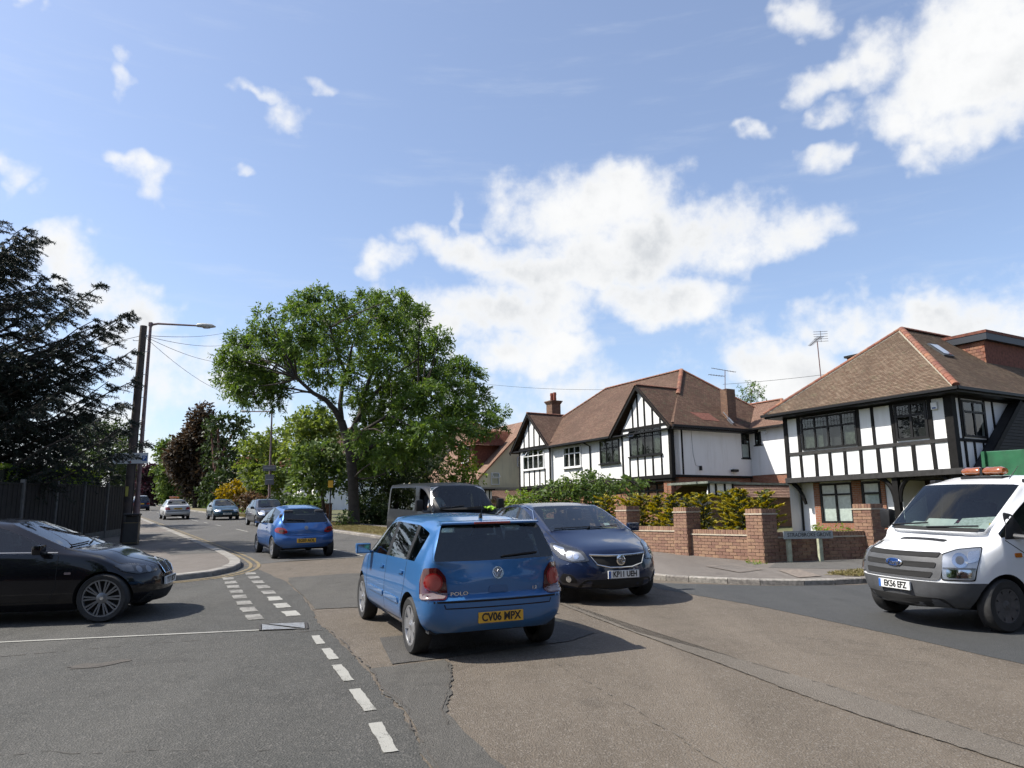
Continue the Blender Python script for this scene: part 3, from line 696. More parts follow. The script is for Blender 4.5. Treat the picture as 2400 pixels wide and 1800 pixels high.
# slots: 0 paint, 1 under, 2 trim, 3 windscreen, 4 rear window, 5.. side panes (left 5-9, right 10-14)
def skin(p):
    N, S = cage(p)
    nS = len(S); verts, idx = [], {}
    def vid(i, j, side):
        q = S[i][j]
        on = abs(q.y) < 1e-6
        key = (i, j, 0 if on else side)
        if key not in idx: idx[key] = len(verts); verts.append((q.x, q.y * (1 if side >= 0 else -1), q.z))
        return idx[key]
    faces, mats, cre = [], [], {}
    ps = {n: i for i, n in enumerate(N)}
    panes = [(ps[a], ps[b]) for a, b in p['panes']]; trims = [(ps[a], ps[b]) for a, b in p.get('trims', [])]
    blk = p.get('sill_black', False)
    for side in (1, -1):
        for i in range(nS - 1):
            for j in range(NJ - 1):
                f = [vid(i, j, side), vid(i, j + 1, side), vid(i + 1, j + 1, side), vid(i + 1, j, side)]
                f = [v for k, v in enumerate(f) if v not in f[:k]]
                if len(f) < 3: continue
                if side < 0: f = f[::-1]
                mt = 0
                if j == 0 or (j == 1 and blk): mt = 1
                if p.get('bumper_mat') and j in (1, 2) and (i <= 2): mt = 2
                if j == 7 and ps['C'] <= i < ps['A']: mt = 3
                if j == 7 and ps['R'] <= i < ps['T'] and not p.get('no_rear'): mt = 4
                if j == 5:
                    for k, (a, b) in enumerate(panes):
                        if a <= i < b: mt = (5 if side > 0 else 10) + k
                    for k, (a, b) in enumerate(trims):
                        if a <= i < b: mt = (15 if side > 0 else 18) + k
                faces.append(f); mats.append(mt)
    me = bpy.data.meshes.new('cage'); me.from_pydata(verts, [], faces)
    for k in range(22): me.materials.append(None)
    me.polygons.foreach_set('material_index', mats)
    bm = bmesh.new(); bm.from_mesh(me)
    bmesh.ops.remove_doubles(bm, verts=bm.verts, dist=1e-4)
    bmesh.ops.recalc_face_normals(bm, faces=bm.faces)
    cl_ = bm.edges.layers.float.get('crease_edge') or bm.edges.layers.float.new('crease_edge')
    for e in bm.edges:
        ms = {f.material_index for f in e.link_faces}
        if len(ms) > 1 and any(m_ >= 3 for m_ in ms): e[cl_] = p.get('glass_crease', 0.8)
        elif len(ms) > 1: e[cl_] = 0.7
    vl = bm.verts.layers.float.get('crease_vert') or bm.verts.layers.float.new('crease_vert')
    corners = [(ps[n_], 7) for n_ in ('C', 'A', 'R', 'T')] + [(k_, j_) for a_, b_ in panes for k_ in (a_, b_) for j_ in (5, 6)]
    cpos = [Vector((S[i_][j_].x, S[i_][j_].y * sd, S[i_][j_].z)) for i_, j_ in corners for sd in (1, -1)]
    for v_ in bm.verts:
        if any((v_.co - q).length < 2e-4 for q in cpos): v_[vl] = p.get('corner', .72)
    def crease(i0, i1, j, v):
        for i in range(i0, i1):
            a, b = S[i][j], S[i + 1][j]
            for sd in (1, -1):
                A, B = Vector((a.x, a.y * sd, a.z)), Vector((b.x, b.y * sd, b.z))
                for e in bm.edges:
                    c0, c1 = e.verts[0].co, e.verts[1].co
                    if (c0 - A).length < 2e-4 and (c1 - B).length < 2e-4 or (c1 - A).length < 2e-4 and (c0 - B).length < 2e-4: e[cl_] = max(e[cl_], v)
    crease(ps['F2'], ps['R2'], 5, p.get('belt_crease', .35)); crease(ps['A'], ps['R'], 6, .4)
    for a, b, j, v in p.get('creases', []): crease(ps[a], ps[b], j, v)
    bm.to_mesh(me); bm.free()
    ob = bpy.data.objects.new('cage', me); C.objects.link(ob)
    sub = ob.modifiers.new('s', 'SUBSURF'); sub.levels = p.get('sub', 3); sub.render_levels = sub.levels
    cut = MB(); hw = p['hw']
    for ax in (p['fa'], p['ra']):
        for sd in (1, -1):
            Mx = Matrix.Translation((ax, sd * (hw - .30 if sd > 0 else hw + .2) if False else (hw - .27 if sd > 0 else -hw - .25), p['wr'] * 0.985)) @ Matrix.Rotation(-math.pi / 2, 4, 'X')
            n = 40; prof_r = p['arch']
            vs = []; 
            for k in range(n):
                t = 2 * math.pi * k / n
                for h in (0, .52): vs.append(Mx @ Vector((prof_r * math.cos(t), prof_r * math.sin(t), h)))
            fs = [(2 * k, 2 * ((k + 1) % n), 2 * ((k + 1) % n) + 1, 2 * k + 1) for k in range(n)] + [[2 * k for k in range(n)][::-1], [2 * k + 1 for k in range(n)]]
            cut.add(vs, fs)
    cm = cut.mesh('cut')
    bm = bmesh.new(); bm.from_mesh(cm); bmesh.ops.recalc_face_normals(bm, faces=bm.faces); bm.to_mesh(cm); bm.free()
    for k in range(22): cm.materials.append(None)
    cm.polygons.foreach_set('material_index', [1] * len(cm.polygons))
    co = bpy.data.objects.new('cut', cm); C.objects.link(co)
    bo = ob.modifiers.new('b', 'BOOLEAN'); bo.operation = 'DIFFERENCE'; bo.solver = 'EXACT'; bo.object = co
    bpy.context.view_layer.update()
    out = bpy.data.meshes.new_from_object(ob.evaluated_get(bpy.context.evaluated_depsgraph_get()))
    for o_ in (ob, co): bpy.data.objects.remove(o_)
    return out
def split_parts(me):
    """slot -> (verts, faces, vertex normals)"""
    me.update()
    nr = [v.normal.copy() for v in me.vertices]
    by = {}
    for f in me.polygons: by.setdefault(f.material_index, []).append(list(f.vertices))
    return by, [v.co.copy() for v in me.vertices], nr
def sub_mesh(vs, nr, faces, off=0.0, flip=False, keep=None):
    mp_, V_, F_ = {}, [], []
    for f in faces:
        if keep and not keep(sum((vs[i] for i in f), Vector()) / len(f)): continue
        ff = []
        for i in f:
            if i not in mp_: mp_[i] = len(V_); V_.append(vs[i] + nr[i] * off)
            ff.append(mp_[i])
        F_.append(ff[::-1] if flip else ff)
    mb = MB(); mb.v = [tuple(v) for v in V_]; mb.f = F_; mb.mi = [0] * len(F_)
    return mb
class Body:
    """ray target for everything that sits on the panels"""
    def __init__(s, me): s.t = BVHTree.FromPolygons([v.co.copy() for v in me.vertices], [list(f.vertices) for f in me.polygons])
    def hit(s, view, a, z, off, an=None):
        """view: bearing of the viewer in degrees (0 front, 90 left, 180 rear, -90 right) or 'top'; a: sideways as the viewer sees it"""
        if view == 'top': o, d = Vector((a, z, 5)), Vector((0, 0, -1))
        else:
            n = Vector((math.cos(R(view)), math.sin(R(view)), 0)); r = Vector((-n.y, n.x, 0)); o = n * 7 + r * a; o.z = z; d = -n
            if an is not None: o = Vector((an[0], an[1], 0)) + n * 1.2 + r * a; o.z = z
        h = s.t.ray_cast(o, d)
        if h[0] is None: return None
        nn = h[1] if h[1].dot(d) < 0 else -h[1]
        return h[0] + nn * off
    def fallback(s, view, a, z, off, an=None):
        p = s.hit(view, a, z, off, an)
        if p is None:
            for k in range(1, 12):
                for da, dz in ((0, -k), (0, k), (-k, 0), (k, 0)):
                    p = s.hit(view, a + da * .015, z + dz * .015, off, an)
                    if p is not None: return p
        return p
    def patch(s, view, pts, off, name, mat, parent, rings=3, skirt=0.012, rnd=0.0, smooth=True, an=None):
        """lamp, grille, badge: an outline laid on the panel"""
        P = [Vector(q) for q in pts]
        if rnd:
            Q = []
            for i, b in enumerate(P):
                a, c = P[i - 1], P[(i + 1) % len(P)]
                da, dc = (a - b), (c - b); k1, k2 = min(.45, rnd / max(1e-6, da.length)), min(.45, rnd / max(1e-6, dc.length))
                for t in (0, .25, .5, .75, 1):
                    Q.append((b + da * k1) * (1 - t) ** 2 + b * 2 * t * (1 - t) + (b + dc * k2) * t * t)
            P = Q
        D = []
        for i, a in enumerate(P):
            b = P[(i + 1) % len(P)]; n = max(1, int((b - a).length / 0.035))
            for k in range(n): D.append(a + (b - a) * (k / n))
        c = sum(D, Vector((0, 0))) / len(D); n = len(D)
        V_ = []; ok = True
        for r in range(rings):
            k = 1 - r / rings
            for q in D:
                w = c + (q - c) * k; h = s.fallback(view, w.x, w.y, off, an)
                if h is None: return None
                V_.append(h)
        V_.append(s.fallback(view, c.x, c.y, off, an))
        if V_[-1] is None: return None
        F_ = []
        for r in range(rings - 1):
            for i in range(n): F_.append((r * n + i, r * n + (i + 1) % n, (r + 1) * n + (i + 1) % n, (r + 1) * n + i))
        for i in range(n): F_.append(((rings - 1) * n + i, (rings - 1) * n + (i + 1) % n, rings * n))
        b0 = len(V_)
        for q in D: V_.append(s.fallback(view, q.x, q.y, -skirt, an))
        for i in range(n): F_.append((b0 + i, b0 + (i + 1) % n, (i + 1) % n, i))
        mb = MB(); mb.add(V_, F_); me = mb.mesh(name, smooth)
        bm = bmesh.new(); bm.from_mesh(me); bmesh.ops.recalc_face_normals(bm, faces=bm.faces); bm.to_mesh(me); bm.free()
        if smooth: auto_sharp(me, 50)
        return link(name, me, parent, mat)
    def seam(s, view, pts, w, name, mat, parent, off=0.0015, step=0.05):
        V_, F_ = [], []; D = []
        for a, b in zip(pts[:-1], pts[1:]):
            a, b = Vector(a), Vector(b); n = max(1, int((b - a).length / step))
            for k in range(n): D.append(a + (b - a) * (k / n))
        D.append(Vector(pts[-1])); last = None
        for i, q in enumerate(D):
            d = (D[min(i + 1, len(D) - 1)] - D[max(i - 1, 0)]).normalized(); nr = Vector((-d.y, d.x)) * (w / 2)
            h0, h1 = s.hit(view, q.x + nr.x, q.y + nr.y, off), s.hit(view, q.x - nr.x, q.y - nr.y, off)
            if h0 is None or h1 is None: last = None; continue
            V_ += [h0, h1]
            if last is not None and (h0 - V_[last]).length < 0.25: F_.append((last, last + 1, len(V_) - 1, len(V_) - 2))
            last = len(V_) - 2
        mb = MB(); mb.add(V_, F_)
        if F_: return mb.build(name, mat, parent)
def wheel(parent, x, y, r, w, rim_r, style, side, mat=None):
    mat = mat or M_SILVER
    Mx = Matrix.Translation((x, y, r)) @ Matrix.Rotation(-math.pi / 2 if side > 0 else math.pi / 2, 4, 'X')
    t = MB(); h = w / 2
    t.lathe([(rim_r, -h * .8), (rim_r + .01, -h * .95), (r * .93, -h), (r * .985, -h * .82), (r, -h * .5), (r, h * .5), (r * .985, h * .82), (r * .93, h), (rim_r + .012, h * .93), (rim_r, h * .80)], 36, Mx, True)
    ty = t.build('wheel', M_RUBBER, parent, True)
    m = MB(); o = h * .80
    m.lathe([(rim_r + .002, o - .02), (rim_r + .004, o + .008), (rim_r - .014, o + .006), (rim_r - .022, o - .035)], 36, Mx)
    nsp = {'polo': 6, 'bmw': 10, 'five': 5, 'steel': 8, 'seven': 7}.get(style, 5)
    for k in range(nsp):
        t0 = 2 * math.pi * k / nsp
        wid0, wid1 = {'polo': (.042, .062), 'bmw': (.009, .011), 'five': (.036, .055), 'steel': (.05, .06), 'seven': (.03, .04)}.get(style, (.04, .05))
        reps = ((-.10, .10) if style == 'bmw' else (0,))
        for dt in reps:
            a = t0 + (dt if style == 'bmw' else 0)
            d = Vector((math.cos(a), math.sin(a), 0)); q = Vector((-d.y, d.x, 0))
            r0, r1 = rim_r * .18, rim_r - .010
            z0, z1 = o - .012, o + .004
            vs = [d * r0 - q * wid0 + Vector((0, 0, z0)), d * r1 - q * wid1 + Vector((0, 0, z1)), d * r1 + q * wid1 + Vector((0, 0, z1)), d * r0 + q * wid0 + Vector((0, 0, z0))]
            vs += [v - Vector((0, 0, .03)) for v in vs]
            m.add([Mx @ v for v in vs], [(0, 1, 2, 3), (0, 4, 5, 1), (2, 6, 7, 3), (1, 5, 6, 2)])
    m.lathe([(0, o + .004), (rim_r * .16, o + .002), (rim_r * .30, o - .010), (rim_r * .32, o - .03)], 20, Mx)
    m.cur = 1
    m.lathe([(0, o - .055), (rim_r - .01, o - .05)], 24, Mx)
    rim = m.build('rim', [mat, M_UNDER if style != 'steel' else M_STEEL], ty, True)
    hub = MB().lathe([(0, o + .009), (rim_r * .10, o + .008), (rim_r * .115, o + .001)], 16, Mx).build('hub_cap', M_BADGE if style != 'steel' else M_STEEL, ty, True)
    return ty
def rbox(mb, c, s, ry=0.0):
    mb.cbox(c, s, Matrix.Rotation(ry, 3, 'Y')); return mb
def cabin(parent, p, seats=True, rear=True, dash=True, rhd=True):
    """dashboard, wheel and seats behind the glass"""
    hw, bF = p['hw'], p['belt'][0]; ab = p['abase']; sx = p.get('seat_x', ab - 1.05); fl = p.get('floor', .30)
    inn = MB()
    inn.box(p['tail'] + .25, ab + .3, -hw * .86, hw * .86, fl - .04, fl)
    inn.build('cabin_floor', M_CABIN, parent)
    if dash:
        d = MB(); yw = hw * .77; cx = p['cowl'][0]
        d.prism([(ab - .28, -yw, bF - .30), (ab - .02, -yw, bF - .30), (cx - .10, -yw * .55, bF - .30), (cx - .10, yw * .55, bF - .30), (ab - .02, yw, bF - .30), (ab - .28, yw, bF - .30)], (0, 0, .235))
        d.build('dashboard', M_CABIN, parent)
        sw = MB(); cy = -hw * .42 if rhd else hw * .42
        Mx = Matrix.Translation((ab - .42, cy, bF - .02)) @ Matrix.Rotation(R(-65), 4, 'Y')
        sw.tube([Mx @ Vector((.18 * math.cos(t), .18 * math.sin(t), 0)) for t in [2 * math.pi * k / 20 for k in range(21)]], .015, 6, False)
        sw.build('steering_wheel', M_BLACKPL, parent, True)
    ys = (-hw * .42, hw * .42)
    def seat(x, y, w, zb, name='seat', hr=True):
        m = MB(); rbox(m, (x + .10, y, zb), (.50, w, .16)); rbox(m, (x - .20, y, zb + .36), (.14, w, .62), R(-14))
        o = m.build(name, M_SEAT, parent, True, 0.04)
        if hr:
            h_ = MB(); rbox(h_, (x - .31, y, zb + .78), (.10, .26, .18), R(-10)); h_.build('headrest', M_SEAT, o, True, 0.03)
    zb = fl + .20
    if seats:
        for y in ys: seat(sx, y, hw * .60, zb)
    if rear:
        xr = p.get('rseat_x', sx - .85)
        seat(xr, 0, hw * 1.55, zb, 'rear_seat', False)
        for y in (-hw * .5, hw * .5): rbox(MB(), (xr - .30, y, zb + .70), (.09, .24, .13), R(-10)).build('rear_headrest', M_SEAT, parent, True, 0.03)
def plate(body, parent, view, a, z, w, h, col, txt, off=0.012, eu=True, tilt=0.0, x=None):
    """number plate with raised characters; view 0 front or 180 rear"""
    n = Vector((math.cos(R(view)), math.sin(R(view)), 0)); r = Vector((-n.y, n.x, 0))
    hs = [body.hit(view, a + da, z + dz, 0) for da in (-w / 2, 0, w / 2) for dz in (-h / 2, h / 2)]
    dist = max(hh.dot(n) for hh in hs if hh is not None) + off
    ctr = n * dist + r * a; ctr.z = z
    up = (Vector((0, 0, 1)) * math.cos(tilt) + n * -math.sin(tilt)); nn = r.cross(up)
    Mx = Matrix((( r.x, up.x, nn.x, ctr.x), (r.y, up.y, nn.y, ctr.y), (r.z, up.z, nn.z, ctr.z), (0, 0, 0, 1)))
    mb = MB(); mb.box(-w / 2, w / 2, -h / 2, h / 2, -.03, 0); mb.v = [tuple(Mx @ Vector(v)) for v in mb.v]
    pl = mb.build('number_plate', col, parent, False, 0.004)
    dx = 0
    if eu:
        e = MB(); e.box(-w / 2 + .003, -w / 2 + .040, -h / 2 + .003, h / 2 - .003, -.001, .0015); e.v = [tuple(Mx @ Vector(v)) for v in e.v]; e.build('blue_band', M_PLATE_B, pl); dx = .02
    if txt: text_mesh(txt, h * 1.02, pl, 'plate_characters', M_PLATETXT, Mx @ Matrix.Translation((dx, 0, .002)), (w - (.06 if eu else .03)) / (h * 1.02 * 0.62 * len(txt)), 0.0035)
    return pl
def finish_car(name, label, cat, p, paint, loc, heading, group=None, glass=None, rear_glass=None, side_glass=None, wheels='five', wheel_mat=None, rim=None, seats=True, rear=True, zfix=0.0, open_panes=(), steer=0.0, lining=True):
    me = skin(p); body = Body(me); by, vs, nr = split_parts(me)
    root = empty(name, (0, 0, 0), 0, label, cat, group)
    glass = glass or M_GLASS
    nm = {0: ('body', paint), 1: ('underbody', M_UNDER), 2: (p.get('trim_name', 'pillar_trim'), p.get('trim_mat', M_BLACKPL)), 3: ('windscreen', glass), 4: ('rear_window', rear_glass or glass)}
    for slot, faces in by.items():
        n_, m_ = nm.get(slot, ('side_window', side_glass or glass) if slot < 15 else ('pillar_trim', M_BLACKPL))
        if slot in open_panes: continue
        mb = sub_mesh(vs, nr, faces)
        mb.build(n_, m_, root, True)
    if lining:
        zc = p['belt'][0] - .22
        lf = [f for s_ in (0, 2, 15, 16, 17, 18, 19, 20) for f in by.get(s_, [])]
        sub_mesh(vs, nr, lf, -0.035, True, lambda c_: c_.z > zc and p['tail'] + .25 < c_.x < p['abase'] + .15).build('cabin_lining', M_CABIN, root, True)
    cabin(root, p, seats, rear)
    w_ = p.get('ww', .185)
    for x, y, sd in ((p['fa'], 1, 1), (p['fa'], -1, -1), (p['ra'], 1, 1), (p['ra'], -1, -1)):
        wheel(root, x, y * (p['hw'] - .015 - w_ / 2), p['wr'], w_, rim or p['wr'] * .66, wheels, sd, wheel_mat)
    h = Vector((heading[0], heading[1])).normalized()
    x, y = loc
    slope_dir = SLOPE * h.y; slope_side = SLOPE * h.x     # the road is not level: pitch and roll with it
    fx = Vector((h.x, h.y, SLOPE * h.y)).normalized(); up = Vector((0, -SLOPE, 1)).normalized(); lf_ = up.cross(fx)
    Mx = Matrix(((fx.x, lf_.x, up.x, x), (fx.y, lf_.y, up.y, y), (fx.z, lf_.z, up.z, gz(x, y) + 0.004 + zfix), (0, 0, 0, 1)))
    root.matrix_world = Mx
    return root, body
def antenna(root, x, z, h, lean=-.5):
    MB().tube([(x, 0, z - .02), (x + lean * h, 0, z + h)], [.008, .003], 6).build('aerial', M_BLACKPL, root)
def mirror(root, body, x, y, z, mat, s=1.0, glass=True):
    for sd in (1, -1):
        m = MB(); m.cbox((x, sd * (y + .10 * s), z), (.11 * s, .19 * s, .13 * s)); m.cbox((x + .02, sd * (y - .01), z - .05 * s), (.06, .16 * s, .035))
        o = m.build('door_mirror', mat, root, True, 0.035 * s)
        g_ = MB(); g_.box(x - .062 * s, x - .0575 * s, sd * (y + .10 * s) - .078 * s, sd * (y + .10 * s) + .078 * s, z - .050 * s, z + .050 * s); g_.build('mirror_glass', M_CHROME, o)
def handle(root, body, view, a, z, mat, w=.19):
    return body.patch(view, [(a - w / 2, z - .018), (a + w / 2, z - .018), (a + w / 2, z + .018), (a - w / 2, z + .018)], 0.020, 'door_handle', mat, root, 2, 0.0, .016)
def circle(a, z, r, n=16, ry=None): return [(a + r * math.cos(2 * math.pi * k / n), z + (ry or r) * math.sin(2 * math.pi * k / n)) for k in range(n)]
def wiper(root, body, view, p0, p1, off=0.02, w=0.014):
    pts = [body.hit(view, p0[0] + (p1[0] - p0[0]) * t, p0[1] + (p1[1] - p0[1]) * t, off) for t in [k / 6 for k in range(7)]]
    pts = [q for q in pts if q is not None]
    if len(pts) > 2: MB().tube(pts, w, 6).build('wiper', M_BLACKPL, root, True)
# ---- the blue hatchback in the middle, seen from behind
P_POLO = dict(nose=2.00, tail=-1.90, hw=.825, gc=.20, hf=.72, cowl=(1.12, 1.00), wtop=(.30, 1.425), roof=1.468, rtop=(-1.60, 1.385), blb=(-1.80, .99), belt=(.93, .985), rail=.648,
    abase=.88, mids=[('B1', -.08, -.12), ('B2', -.19, -.22), ('D1', -.98, -1.02), ('D2', -1.06, -1.09)], panes=[('C', 'B1'), ('B2', 'D1'), ('D2', 'R')], trims=[('B1', 'B2'), ('D1', 'D2')],
    fa=1.235, ra=-1.235, wr=.295, arch=.355, ww=.18, rtaper=.025, rbelt=-1.30, tbelt=-1.66, bump=.62, bshelf=.075, bly=.865, rround=.20, glass_crease=.92, zm=.66, fender=.86, hood_side=.70,
    fix={('R', 6): (-1.40, None, None)}, belt_crease=.55, rail_drop=.10, crown=.034, creases=[('R2', 'R0', 4, .75), ('R2', 'R0', 5, .55), ('T', 'R2', 4, .5)])
def build_polo():
    paint = car_paint('paint_bright_blue', (0.042, 0.155, 0.375), 0.25, 0.30)
    h = Vector((-.393, .92)).normalized(); r = Vector((h.y, -h.x))
    rear_axle = Vector((-.40, 8.62)); ctr = rear_axle + h * 1.235
    root, b = finish_car('hatchback_car', 'bright blue five-door hatchback in the foreground seen from behind', 'car', P_POLO, paint, ctr, h, wheels='polo', rear_glass=M_GLASS_D, rim=.205)
    # rear lamps
    for sd in (-1, 1):
        an = (-1.80, -sd * .70); v = 180 + sd * 30
        T = lambda pts: [(sd * (q - .70), z) for q, z in pts]
        o = b.patch(v, T(((.575, .615), (.87, .615), (.88, .80), (.83, .925), (.68, .935), (.60, .84))), .010, 'tail_lamp', M_REDDARK, root, 3, .01, .03, an=an)
        b.patch(v, T(circle(.725, .785, .096, 20)), .016, 'lamp_ring', M_RED, o, 3, .004, an=an)
        b.patch(v, T(circle(.725, .785, .080, 20)), .022, 'lamp_bowl', M_PINK, o, 3, .004, an=an)
        b.patch(v, T(((.595, .622), (.86, .622), (.862, .675), (.595, .675))), .014, 'reversing_lamp', M_CLEARL, o, 2, .004, .02, an=an)
    # tailgate cut lines, bumper lines
    b.seam(180, [(-.60, .57), (-.585, .50 + .03), (.585, .53), (.60, .57), (.60, .86)], .012, 'tailgate_gap', M_GAP, root)
    b.seam(180, [(-.60, .57), (-.60, .86)], .012, 'tailgate_gap', M_GAP, root)
    b.patch(180, [(-.115, .655), (.115, .655), (.105, .735), (-.105, .735)], .004, 'tailgate_handle', car_paint('paint_bright_blue_shade', (0.034, 0.125, 0.31), 0.25, 0.30), root, 2, .004, .03)
    b.patch(180, circle(0, .862, .062), .010, 'badge', M_BADGE, root, 2, .002)
    nb = b.patch(180, circle(0, .862, .054), .012, 'badge_field', M_WHEELDARK, root, 2, .002)
    n180 = Vector((-1, 0, 0))
    def on_tail(a, z, off): q = b.hit(180, a, z, off); return q
    for pts in ([(-.042, .893), (-.014, .868), (0, .893), (.014, .868), (.042, .893)], [(-.05, .875), (-.022, .820), (0, .858), (.022, .820), (.05, .875)]):
        MB().tube([b.hit(180, a, z, .016) for a, z in pts], .0045, 5).build('badge_letter', M_BADGE, root)
    fr = Matrix(((0, 0, -1, 0), (-1, 0, 0, 0), (0, 1, 0, 0), (0, 0, 0, 1)))
    def rear_text(txt, a, z, size, sq=1.0, wgt=.004, mat=M_BADGE):
        q = b.hit(180, a, z, .016); M_ = Matrix.Translation(q) @ fr
        text_mesh(txt, size, root, 'badge_text', mat, M_, sq, wgt)
    rear_text('POLO', -.425, .665, .050, 1.5, .0005); rear_text('1.2', .42, .685, .042, 1.1, .001)
    b.patch(180, [(-.235, .355), (.235, .355), (.25, .50), (-.25, .50)], .003, 'plate_recess', car_paint('paint_bright_blue_shade', (0.034, 0.125, 0.31), 0.25, 0.30), root, 2, .004, .03)
    plate(b, root, 180, 0.0, .425, .50, .108, M_PLATE_Y, 'CV06 MPX', .008, False)
    b.seam(180, [(-.80, .595), (.80, .595)], .020, 'bumper_crease', M_GAP, root, .001)
    # lower valance and towing eye trim
    b.patch(180, [(-.62, .20), (.62, .20), (.66, .27), (-.66, .27)], .006, 'rear_valance', M_BLACKPL, root, 2, .004, .02)
    # high brake lamp
    MB().cbox((-1.652, 0, 1.376), (.05, .42, .022)).build('high_brake_lamp', M_RED, root, False, .006)
    sp = MB(); sp.prism([(-1.46, -.57, 1.398), (-1.665, -.555, 1.385), (-1.668, -.555, 1.362), (-1.52, -.57, 1.355)], (0, 1.13, 0)); sp.build('roof_spoiler', paint, root, True, .01)
    wiper(root, b, 180, (.06, 1.02), (.48, 1.045), .018, .010)
    antenna(root, -1.30, 1.43, .17, -.55)
    MB().lathe([(0, .05), (.016, .045), (.024, .0)], 12, Matrix.Translation((-1.30, 0, 1.415))).build('aerial_base', M_BLACKPL, root, True)
    for view, sg in ((90, -1), (-90, 1)):
        S = lambda pts: [(sg * x, z) for x, z in pts]
        b.seam(view, S([(.90, .90), (.86, .60), (.80, .30), (-.10, .29), (-.14, .55), (-.13, .96)]), .010, 'door_gap', M_GAP, root)
        b.seam(view, S([(-.14, .29), (-.80, .30), (-.90, .45), (-1.02, .66), (-1.05, 1.0)]), .010, 'door_gap', M_GAP, root)
        b.patch(view, S([(.72, .475), (-.09, .475), (-.09, .535), (.72, .535)]), .014, 'rubbing_strip', paint, root, 2, .004, .02)
        b.patch(view, S([(-.17, .475), (-.82, .475), (-.80, .535), (-.17, .535)]), .014, 'rubbing_strip', paint, root, 2, .004, .02)
        handle(root, b, view, sg * .06, .815, paint); handle(root, b, view, sg * -.86, .825, paint)
    mirror(root, b, .74, .80, .985, paint, 1.0)
    for sd in (-1, 1):
        b.patch(sd * 35, [(q * sd, z) for q, z in ((-.16, .58), (.16, .60), (.16, .74), (-.14, .70))], .008, 'headlamp', M_REFL, root, 3, .01, .05, an=(1.75, sd * .62))
    return root
POLO = build_polo()
def side_view(view): return -1 if view == 90 else 1      # a = sg * x
def sides(fn):
    for view, sg in ((90, -1), (-90, 1)): fn(view, lambda pts: [(sg * x, z) for x, z in pts], sg)
